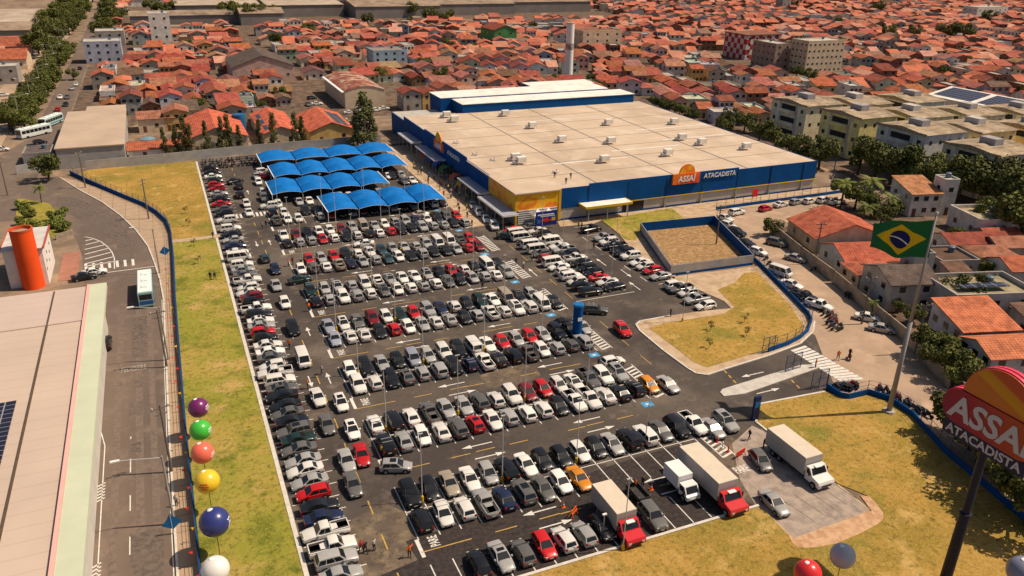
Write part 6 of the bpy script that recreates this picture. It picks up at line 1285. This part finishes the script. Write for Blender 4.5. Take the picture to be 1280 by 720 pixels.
# ---- the sea of houses
EXC = [(62,158,150,282),(-14,61,240,284),(60,99,284,345),(-30,-6,240,312),(-60,-27,190,380),(-64,-27,380,1100),(180,300,90,216),(288,340,312,400),(28,58,370,404),(96,118,392,412),(190,210,468,494),(230,260,428,450),(-33,-12,450,538),(-2,13,495,510),(-14,380,600,800),(-120,-62,540,720),(555,575,636,655),(695,745,535,560),(270,305,160,230),(168,182,330,345),(51,57.5,283,620),(158,180,120,290),(80,158,245,286)]
def blocked(x, y, m_=4):
    for a in EXC:
        if a[0]-m_ < x < a[1]+m_ and a[2]-m_ < y < a[3]+m_: return True
    return False
HV = []; forms = ['gable_y','gable_y','gable_y','gable_x','gable_x','shed','shed','hip','flat','flat']
for i in range(44):
    w_ = R.uniform(5.2,10); d = R.uniform(7.5,13); fl = 2 if R.random() < .28 else 1; h = R.uniform(3.0,3.9) if fl == 1 else R.uniform(5.4,6.6); f = R.choice(forms)
    HV.append((w_, d, fl, f, h, house_parts(w_, d, h, f, fl, R.choice([2,2,3]), R.choice([1,2,2]), R.uniform(.28,.42), R.uniform(.25,.6))))
LOTS = []
def fill(o, ang, xr, yr, test):
    c, s = math.cos(ang), math.sin(ang); yy = yr[0]; rowi = 0
    while yy < yr[1]:
        xx = xr[0]+R.uniform(0,6); n = 0
        while xx < xr[1]:
            hv = R.randrange(len(HV)); wd = HV[hv][0]
            X, Y = xx+wd/2, yy+6+R.uniform(-1.2,1.2); wx, wy = o[0]+X*c-Y*s, o[1]+X*s+Y*c
            px, py = P(wx, wy, 3)
            if -30 < px < 1310 and -14 < py < 300 and test(wx, wy) and not blocked(wx, wy, 5) and R.random() < .95: LOTS.append((wx, wy, ang+R.choice([0,0,0,math.pi])*0+R.uniform(-.05,.05), hv, px, py))
            xx += wd+R.choice([-.1,0,.2,.5,2.2]); n += 1
            if n % 11 == 0: xx += 6.5
        yy += 12.2 if rowi % 2 == 0 else 17.5; rowi += 1
fill((-30,284), 0, (0,165), (0,700), lambda x, y: x < 128+(y-284)*.05 and y > 283)
fill((130,216), S15, (-160,1300), (0,760), lambda x, y: x >= 131+(y-284)*.05 and (y > 216 or x > 300) and (x > 160 or y > 284))
fill((-230,386), 0, (0,178), (0,150), lambda x, y: x < -54)
def size_px(l):
    dist = (Vector((l[0],l[1],0))-Vector((0,0,H))).length; return HV[l[3]][0]*(HV[l[3]][4]+3)/dist**2
LOTS.sort(key=size_px, reverse=True)
NH = 285; near, far = LOTS[:NH], LOTS[NH:]
FORMN = {'gable_y':'gable roof','gable_x':'ridged roof','shed':'lean-to roof','hip':'hipped roof','flat':'flat roof'}
hd = []
for l in near:
    wc = R.choices(WALLC, [7,5,4,6,.7,1.2,2,.6])[0]; rc = R.choices(ROOFC, [5,4,4,1.5,2,4])[0]; hv = HV[l[3]]
    if hv[3] == 'flat': rc = R.choice([('pale grey',(.9,.86,.8)),('dark stained',(.35,.31,.28))])
    hd.append((l, wc, rc, hv, f"{wc[0]} {'two storey' if hv[2] == 2 else 'single storey'} house with {rc[0]} {FORMN[hv[3]]}"))
LM = [((174.9,336.7),'the white chimney'),((120,262),'the store rear block'),((71,322),'the arched cream warehouse'),((313,327),'the beige slab block'),((316,382),'the chequered block'),((215,190),'the apartment blocks'),((-19,270),'the tan warehouse'),((14,266),'the salmon hall'),((3.4,499),'the white tower house'),((43,385),'the dark roofed warehouse'),((107,400),'the sky blue block'),((283,195),'the solar roof'),((245,438),'the beige block house'),((-40,330),'the avenue trees'),((98,300),'the grey shop house'),((185,255),'the trees behind the store')]
seen = {}
for i, (l, wc, rc, hv, ds) in enumerate(hd):
    lm = sorted(LM, key=lambda q: math.hypot(q[0][0]-l[0], q[0][1]-l[1])); ds_ = math.hypot(lm[0][0][0]-l[0], lm[0][0][1]-l[1])
    nb = min((h for h in hd if h[0] is not l), key=lambda h: math.hypot(h[0][0]-l[0], h[0][1]-l[1]))
    short = f"{wc[0]} {'two storey ' if hv[2] == 2 else ''}house, {rc[0]} {FORMN[hv[3]]}"
    cands = [f"{ds} near {lm[0][1]}", f"{short}, beside {art(nb[1][0])} one near {lm[0][1]}", f"{short}, beside {art(nb[2][0])} {FORMN[nb[3][3]]} near {lm[0][1]}", f"{short}, beside {art(nb[2][0])} {FORMN[nb[3][3]]}, towards {lm[1][1]}", f"{short}, next to {art(nb[1][0])} house, towards {lm[1][1]}"]
    s2 = f"{wc[0]} house, {rc[0]} {'roof' if hv[3] != 'flat' else 'flat roof'}"
    ng = sorted((h for h in hd if h[0] is not l), key=lambda h: math.hypot(h[0][0]-l[0], h[0][1]-l[1]))[:5]
    for a_ in range(5):
        for b_ in range(a_+1, 5):
            cands.append(f"{short}, between {art(ng[a_][1][0])} house and {art(ng[b_][2][0])} roof")
            cands.append(f"{short}, between {art(ng[a_][2][0])} roof and {art(ng[b_][1][0])} house")
            cands.append(f"{s2}, between {art(ng[a_][1][0])} house and {art(ng[b_][2][0])} roof"); cands.append(f"{s2}, between {art(ng[a_][2][0])} roof and {art(ng[b_][1][0])} house")
            cands += [f"{short}, near {q[1]} by {art(ng[a_][2][0])} {FORMN[ng[a_][3][3]]}" for q in lm[:3]]
    for x in cands:
        if len(x.split()) <= 16 and x not in seen: break
    else: x = f"{short}, amid the tiled town"; print('dup house label')
    seen[x] = 1
    place_house(hv[5], l[0], l[1], l[2], tuple(c*R.uniform(.8,1.1) for c in wc[1]), tuple(c*R.uniform(.8,1.15) for c in rc[1]), x, 'house', 'tile roofed houses of the town')
# everything farther off reads as one mass
fm = MB(); fw_m = [M('far_wall_%d' % i, tuple(c*.8 for c in wc[1]), .95, .15, .2) for i, wc in enumerate(WALLC[:5])]
fr_m = [M('far_roof_%d' % i, rc[1], .95, .25, .25, detail=5) for i, rc in enumerate(ROOFC)]
for l in far:
    hv = HV[l[3]]; wi = R.choices(range(5), [7,5,4,7,.6])[0]; ri = 5+R.choices(range(6), [5,4,4,2,2,4])[0]; fm.xf = Matrix.Translation((l[0],l[1],0)) @ Matrix.Rotation(l[2], 4, 'Z')
    for nm, me in hv[5]:
        if nm not in ('wall','roof','parapet') and not (nm == 'window' and l[5] > 30): continue
        mi = ri if nm == 'roof' else wi if nm != 'window' else 11
        if hv[3] == 'flat' and nm == 'roof': mi = 12
        fm.add([tuple(v.co) for v in me.vertices], [tuple(p.vertices) for p in me.polygons], mi)
o = fm.build('distant_houses', fw_m+fr_m+[m_glassdark, m_conc]); kind(o, 'stuff'); o['label'] = 'mass of distant small tiled houses filling the town up to the top edge'
# ---------------------------------------------------------------- trees
m_leaf = M('foliage', (.022,.034,.008), .75, .2, .8, col2=(.085,.105,.022), spec=.2, detail=5, objcol=False)
def leafmat(name, a, b_):
    m, n, bs = node_mat(name); L = n.links; tc = n.nodes.new('ShaderNodeTexCoord'); oi = n.nodes.new('ShaderNodeObjectInfo')
    nz = n.nodes.new('ShaderNodeTexNoise'); nz.inputs['Scale'].default_value = 1.1; nz.inputs['Detail'].default_value = 3; L.new(tc.outputs['Object'], nz.inputs[0])
    rp = n.nodes.new('ShaderNodeValToRGB'); e = rp.color_ramp.elements; e[0].position = .3; e[1].position = .7; e[0].color = (*a,1); e[1].color = (*b_,1); L.new(nz.outputs[0], rp.inputs[0])
    hs = n.nodes.new('ShaderNodeHueSaturation'); mr = n.nodes.new('ShaderNodeMapRange'); mr.inputs[3].default_value = .75; mr.inputs[4].default_value = 1.3; L.new(oi.outputs['Random'], mr.inputs[0]); L.new(mr.outputs[0], hs.inputs['Value']); L.new(rp.outputs[0], hs.inputs['Color'])
    L.new(hs.outputs[0], bs.inputs['Base Color']); bs.inputs['Roughness'].default_value = .7; bs.inputs['Specular IOR Level'].default_value = .2; return m
m_leaf = leafmat('foliage_broad', (.032,.045,.011), (.17,.175,.038)); m_leafd = leafmat('foliage_pine', (.05,.06,.02), (.16,.16,.05)); m_leafp = leafmat('foliage_palm', (.08,.11,.02), (.22,.23,.05))  # broadleaf ramp blends shaded and sunlit greens, so light sits in the colour
m_bark = M('bark', (.09,.065,.045), .95, .3, 2)
def leaves(mb, c, r, n, s, rr, flat=1.0, shell=.45):
    for _ in range(n):
        while True:
            d = Vector((rr.gauss(0,1), rr.gauss(0,1), rr.gauss(0,1)))
            if d.length > .01: break
        d.normalize(); q = r*(shell+(1-shell)*rr.random()**.6); p = Vector((c[0]+d.x*q, c[1]+d.y*q, c[2]+d.z*q*flat))
        nrm = (d*.8+Vector((rr.gauss(0,.6), rr.gauss(0,.6), rr.gauss(0,.6)+.3))).normalized(); u = nrm.orthogonal().normalized(); u.rotate(Matrix.Rotation(rr.uniform(0,6.28),3,nrm)); v = nrm.cross(u)
        a = s*rr.uniform(.6,1.3); b_ = a*.6
        mb.add([tuple(p-u*a), tuple(p-v*b_), tuple(p+u*a), tuple(p+v*b_)], [(0,1,2,3)])
def broad(seed, clumps=16, per=190):
    rr = random.Random(seed); cr = MB(); tr = MB(); tr.tube((0,0,0),(.1,.05,3.2),.32,.22,n=7)
    for i in range(clumps):
        a = rr.uniform(0,6.28); q = rr.uniform(.2,1)**.6*3.0; z = 4.6+rr.uniform(-1.5,2.0)-q*.22; c = (q*math.cos(a), q*math.sin(a), z); leaves(cr, c, rr.uniform(1.0,1.75), per, .26, rr, .8)
        if i < 8: tr.tube((.1,.05,2.6+rr.random()*.5), (c[0]*.75,c[1]*.75,c[2]-.2), .13, .04, n=5)
    return tr.mesh('trunk', m_bark), cr.mesh('crown', m_leaf)
def casuarina(seed):
    rr = random.Random(seed); cr = MB(); tr = MB(); tr.tube((0,0,0),(.2,.1,11),.22,.05,n=7)
    for i in range(26):
        z = 1.6+10.2*i/26; q = (1-(z/12.6))*2.0*rr.uniform(.4,1.1); a = rr.uniform(0,6.28); c = (q*math.cos(a), q*math.sin(a), z); leaves(cr, c, rr.uniform(.5,.95), 95, .2, rr, 1.3); tr.tube((.1,0,z-.5),(c[0],c[1],c[2]),.05,.02,n=4)
    return tr.mesh('trunk', m_bark), cr.mesh('crown', m_leafd)
def palm(seed):
    rr = random.Random(seed); cr = MB(); tr = MB(); tr.tube((0,0,0),(.3,.1,3.2),.22,.17,n=7); tr.tube((.3,.1,3.2),(.5,.1,6.3),.17,.13,n=7)
    for i in range(22):
        a = i*2.4+rr.uniform(-.2,.2); el = rr.uniform(-.2,1.0); p = Vector((.5,.1,6.3)); d = Vector((math.cos(a)*math.cos(el), math.sin(a)*math.cos(el), math.sin(el))); sd_ = Vector((-math.sin(a), math.cos(a), 0)); prev = None
        for k in range(9):
            wdt = .62*math.sin(math.pi*(k+.7)/9.5)+.05
            for s in (-1,1): cr.add([tuple(p), tuple(p+d*.28), tuple(p+d*.42+sd_*s*wdt-Vector((0,0,.22*wdt))), tuple(p+d*.18+sd_*s*wdt*.8-Vector((0,0,.22*wdt)))], [(0,1,2,3)])
            p = p+d*.36; d = (d+Vector((0,0,-.16))).normalized()
    return tr.mesh('trunk', m_bark), cr.mesh('crown', m_leafp)
def sapling(seed):
    rr = random.Random(seed); cr = MB(); tr = MB(); tr.tube((0,0,0),(.05,0,1.9),.05,.03,n=5)
    for i in range(7): a = rr.uniform(0,6.28); c = (.55*math.cos(a),.55*math.sin(a),1.3+rr.random()*.9); tr.tube((.03,0,1.0),c,.025,.012,n=4); leaves(cr, c, .32, 22, .12, rr)
    return tr.mesh('trunk', m_bark), cr.mesh('crown', m_leaf)
def bush(seed):
    rr = random.Random(seed); cr = MB(); tr = MB(); [tr.tube((0,0,0),(rr.uniform(-.6,.6),rr.uniform(-.6,.6),1.2),.06,.03,n=4) for _ in range(4)]
    for i in range(9): leaves(cr, (rr.uniform(-1,1),rr.uniform(-1,1),rr.uniform(.6,1.6)), rr.uniform(.6,.9), 120, .17, rr, .85)
    return tr.mesh('stem', m_bark), cr.mesh('crown', m_leafp)
TV = {'b': [broad(s) for s in (1,2,3,4,5)], 'c': [casuarina(s) for s in (11,12,13)], 'p': [palm(s) for s in (21,22)], 's': [sapling(s) for s in (31,32)], 'u': [bush(s) for s in (41,42)]}
TN = {'b':('broadleaf_tree','tree'), 'c':('casuarina_tree','tree'), 'p':('palm_tree','palm'), 's':('sapling','sapling'), 'u':('bush','bush')}
def tree(x, y, s, ty, label, group=None, sz=None):
    t = thing(TN[ty][0], (x,y,0), label, TN[ty][1], group, R.uniform(0,6.28)); t.scale = (s,s,(sz or s)); tr, cr = R.choice(TV[ty]); link(tr.name.split('.')[0], tr, t); link('crown', cr, t)
def treepx(px, py, s, ty, label, group=None, sz=None): v = G(px, py); tree(v.x, v.y, s, ty, label, group, sz)
for i, (px, py, s) in enumerate([(985,198,1.15),(1004,207,1.2),(1023,212,1.35),(1072,219,1.6),(1092,225,1.45),(1112,231,1.7),(1150,240,1.6),(1172,246,1.45),(1196,250,1.75),(1222,258,1.6)]): treepx(px, py, s, 'b', f'round dark tree, {nth(i)} along the road before the apartment blocks', 'round trees before the apartment blocks')
for i, (px, py, s) in enumerate([(1243,262,1.8),(1262,280,1.9),(1275,300,1.8),(1250,240,1.8),(1278,258,1.9),(1235,285,1.2)]): treepx(px, py, s, 'b', ['large dark tree, leftmost of the grove at the right edge','large dark tree in the middle of the right edge grove','large dark tree lowest in the right edge grove','large dark tree at the back of the right edge grove','large dark tree touching the right edge in the grove','smaller dark tree in front of the right edge grove'][i], 'grove at the right edge')
for i, (px, py, s) in enumerate([(948,178,1.1),(930,165,1.0),(913,160,1.0),(905,168,.9),(968,186,1.0)]): treepx(px, py, s, 'b', f'dark round tree, {nth(i)} of the clump behind the right end of the store', 'clump behind the store')
for i in range(9): treepx(818+i*6.2, 133+i*2.3, .62, 'b', f'green hedge tree, {nth(i)} in the line behind the store roof', 'hedge line behind the store')
for px, py, s, l in [(1050,262,1.0,'palm tree beside the white two storey house, left one'),(1083,262,1.15,'tall palm tree rising by the white two storey house'),(1078,285,.8,'short palm tree before the white house, above the flag'),(1108,272,.8,'small palm tree tucked against the white house wall')]: treepx(px, py, s, 'p', l, 'palms by the white house')
for px, py, s, ty, l in [(965,296,.62,'b','small round tree at the corner of the long red roof'),(1160,448,.8,'b','light green street tree under the orange tiled house'),(1173,462,.85,'b','dark street tree beside the blue awning on the side street'),(1192,484,.85,'b','shaded street tree farthest down the side street'),(1196,388,.95,'b','wide flat shrub tree behind the orange tiled roofs'),(1226,378,.9,'b','wide bushy tree between flat roof and brown shed'),(1090,395,.4,'p','small palm inside the street wall'),(62,226,1.05,'b','round tree on the corner at the road mouth'),(12,162,.9,'b','round tree by the white bus at the left edge'),(92,100,.75,'b','small round tree at the kerb of the avenue'),(456,186,1.0,'c','tall broad pine behind the rear blue canopies')]:
    treepx(px, py, s if l[:4] != 'tall' else 2.3, ty, l, sz=1.45 if l[:4] == 'tall' else None)
for i, (px, py, s) in enumerate([(1052,252,.9),(1068,262,1.0),(1088,272,.9),(1100,284,.8),(1120,272,.6)]): treepx(px, py, s, 'b', f'bushy green tree, {nth(i)} of the clump with palms by the white house', 'clump with palms by the white house')
for i, (px, py, s) in enumerate([(1192,300,.5),(1240,298,.55),(1262,318,.5),(1228,345,.5),(1140,345,.45),(1100,330,.4),(1270,352,.5),(1250,372,.6),(1140,405,.5),(1122,392,.4)]): treepx(px, py, s, 'b', f'small dark yard tree, {nth(i)} among the houses right of the flag', 'yard trees right of the flag')
for a_, l_ in ((((1135,433),(1150,448)),'low grey wall before the orange tiled pair of houses'),(((1152,450),(1185,486)),'shaded wall below the orange tiled pair of houses')): wallbox('street_wall', G(*a_[0]), G(*a_[1]), 2.2, .2, m_oldwall, l_)
for x, y, w_, d, f, rc, l in [(128.5,108,7,7,'hip','dusty orange','small hipped tile roof tucked behind the flag cloth'),(133,93.5,4,5,'shed','brown','tiny lean-to roof beside the grey stair tower'),(160,108,8,5,'gable_x','deep orange','short tiled ridge between weathered roofs right of the flag'),(126.5,72.5,8,7,'shed','brown','brown lean-to roof behind the orange tiled pair'),(118,62,9,8,'gable_x','dusty orange','dusty tiled roof half hidden by the pylon sign')]: custom('house',l,'house',x,y,w_,d,3.0,f,W['grey'],RF[rc],1,2,1,rz=S15)
treepx(464,184,1.35,'c','second trunk of the tall pine clump behind the rear canopies',sz=1.2); treepx(447,182,1.2,'c','lower pine at the left of the tall pine clump',sz=.95)
for i, (px, py, s) in enumerate([(1196,548,1.05),(1212,562,1.0),(1222,578,1.15),(1240,590,1.1),(1256,612,1.25),(1272,636,1.2),(1286,660,1.3),(1250,575,1.0)]): treepx(px, py, s, 'b', f'leafy green tree, {nth(i)} down the curved fence beside the pylon sign', 'trees along the curved fence')
for i, (px, s) in enumerate([(207,.75),(222,.8),(233,1.0),(240,.8),(259,.85),(279,.9),(287,.95),(300,.7),(326,.8),(344,.95),(372,.9),(381,.8)]): tree(G(px,193-i*.6).x, 247.6+R.uniform(-.6,.8), s, 'c', f'slim casuarina, {nth(i)} from the warehouse along the boundary wall', 'slim trees along the boundary wall')
for i in range(44): tree(-43+R.uniform(-3,3), 296+i*4.6+R.uniform(-1.5,1.5), R.uniform(.8,1.3), 'b', 'broad dark tree in the long row filling the avenue median', 'median trees of the avenue')
for i in range(34): tree(-53+R.uniform(-9,9), 478+i*12, R.uniform(1.3,2.0), 'b', 'large dark tree in the wood either side of the far avenue', 'trees along the far avenue')
for i in range(15): tree(-27+R.uniform(-1.5,2), 545+i*26, R.uniform(1.2,1.9), 'b', 'dark tree on the right verge of the avenue towards the top edge', 'verge trees of the avenue')
for px, py, s, l in [(190,18,1.7,'dark tree, first in the far line under the pale factory roofs'),(203,19,1.6,'dark tree, second in the far line under the pale factory roofs'),(222,20,1.7,'dark tree, third in the far line under the pale factory roofs'),(287,26,2.0,'dark tree, left of the pair before the pale factory roofs'),(300,28,2.1,'dark tree, right of the pair before the pale factory roofs'),(318,30,2.1,'large dark tree beside the long narrow shed'),(335,28,1.9,'dark tree behind the long narrow shed end'),(345,60,1.2,'dark tree above the street with parked cars'),(387,44,1.2,'dark tree in front of orange roofs left of the blue block'),(460,32,1.3,'round dark tree alone among far orange roofs'),(515,22,1.7,'dark tree below the grey industrial roof'),(537,28,1.6,'dark tree, left of the pair over the green block'),(557,33,1.7,'dark tree, right of the pair over the green block'),(617,44,1.2,'dark tree left of the white chimney far back'),(551,104,1.05,'round dark tree just behind the store rear block'),(476,102,.9,'round tree next to the grey shop house'),(329,103,.9,'round tree behind the salmon hall'),(235,68,1.1,'round tree among orange roofs behind the salmon hall'),(142,40,1.2,'dark tree right of the avenue near the white tower house'),(150,28,1.5,'dark tree right of the avenue farther up'),(1180,52,1.9,'large dark tree, left of the far pair at upper right'),(1203,53,2.0,'large dark tree, right of the far pair at upper right'),(1110,50,1.5,'dark tree left of the far pair at upper right'),(1140,50,1.5,'dark tree close to the far pair at upper right'),(1052,66,1.3,'dark tree beside the beige slab block'),(1010,103,1.0,'dark tree at the foot of the beige slab block'),(995,98,.9,'small tree at the foot of the beige slab block'),(1180,100,1.0,'leafy tree behind the yellow apartment blocks'),(878,10,1.8,'dark tree at the top edge right of centre'),(990,14,1.8,'dark tree at the top edge by the small tower'),(1095,20,1.9,'dark tree at the top edge far right'),(1235,30,1.7,'dark tree near the top right corner')]: treepx(px, py, s, 'b', l, 'trees among the houses')
for i in range(210):
    l = R.choice(LOTS[:2600]); tree(l[0]+5.5, l[1]+7, R.uniform(.5,.95), 'b', 'dark green tree squeezed between the tiled roofs of the town', 'trees between the town roofs')
for i, (x, y) in enumerate([(1.4,192.3),(1.6,182.7),(1.9,169.1),(2.1,158.5)]): tree(x, y, .8, 's', f'bare young sapling on the lawn strip, {ORD[i]} from the far end', 'saplings on the lawn strip')
for i, (px, py) in enumerate([(888,414),(886,436),(930,404),(933,421),(868,370)]): treepx(px, py, .8, 's', ['sapling on the island lawn by its left edge','sapling on the island lawn nearest the camera','sapling on the island lawn farther right','sapling on the island lawn in its middle','sapling before the walled plot by the parked file'][i], 'saplings on the island lawn')
for i, (px, py, s, ty) in enumerate([(28,262,1.1,'u'),(36,272,1.1,'u'),(28,282,1.0,'u'),(42,286,1.1,'u'),(70,276,1.2,'u'),(76,284,1.2,'u'),(64,286,1.0,'u'),(80,290,1.1,'u'),(52,254,.6,'p'),(78,270,1.0,'u')]): treepx(px, py, s, ty, ['bush at the back left of the roadside garden','bush in the roadside garden beside the left path','bush at the left edge of the roadside garden','bush nearest the white annexe in the garden','dark bush in the middle of the roadside garden','dark bush beside the garden kerb','bush near the low cream wall','bush at the garden corner by the road','small palm at the far tip of the garden','bush on the road side of the garden'][i], 'plants of the roadside garden')
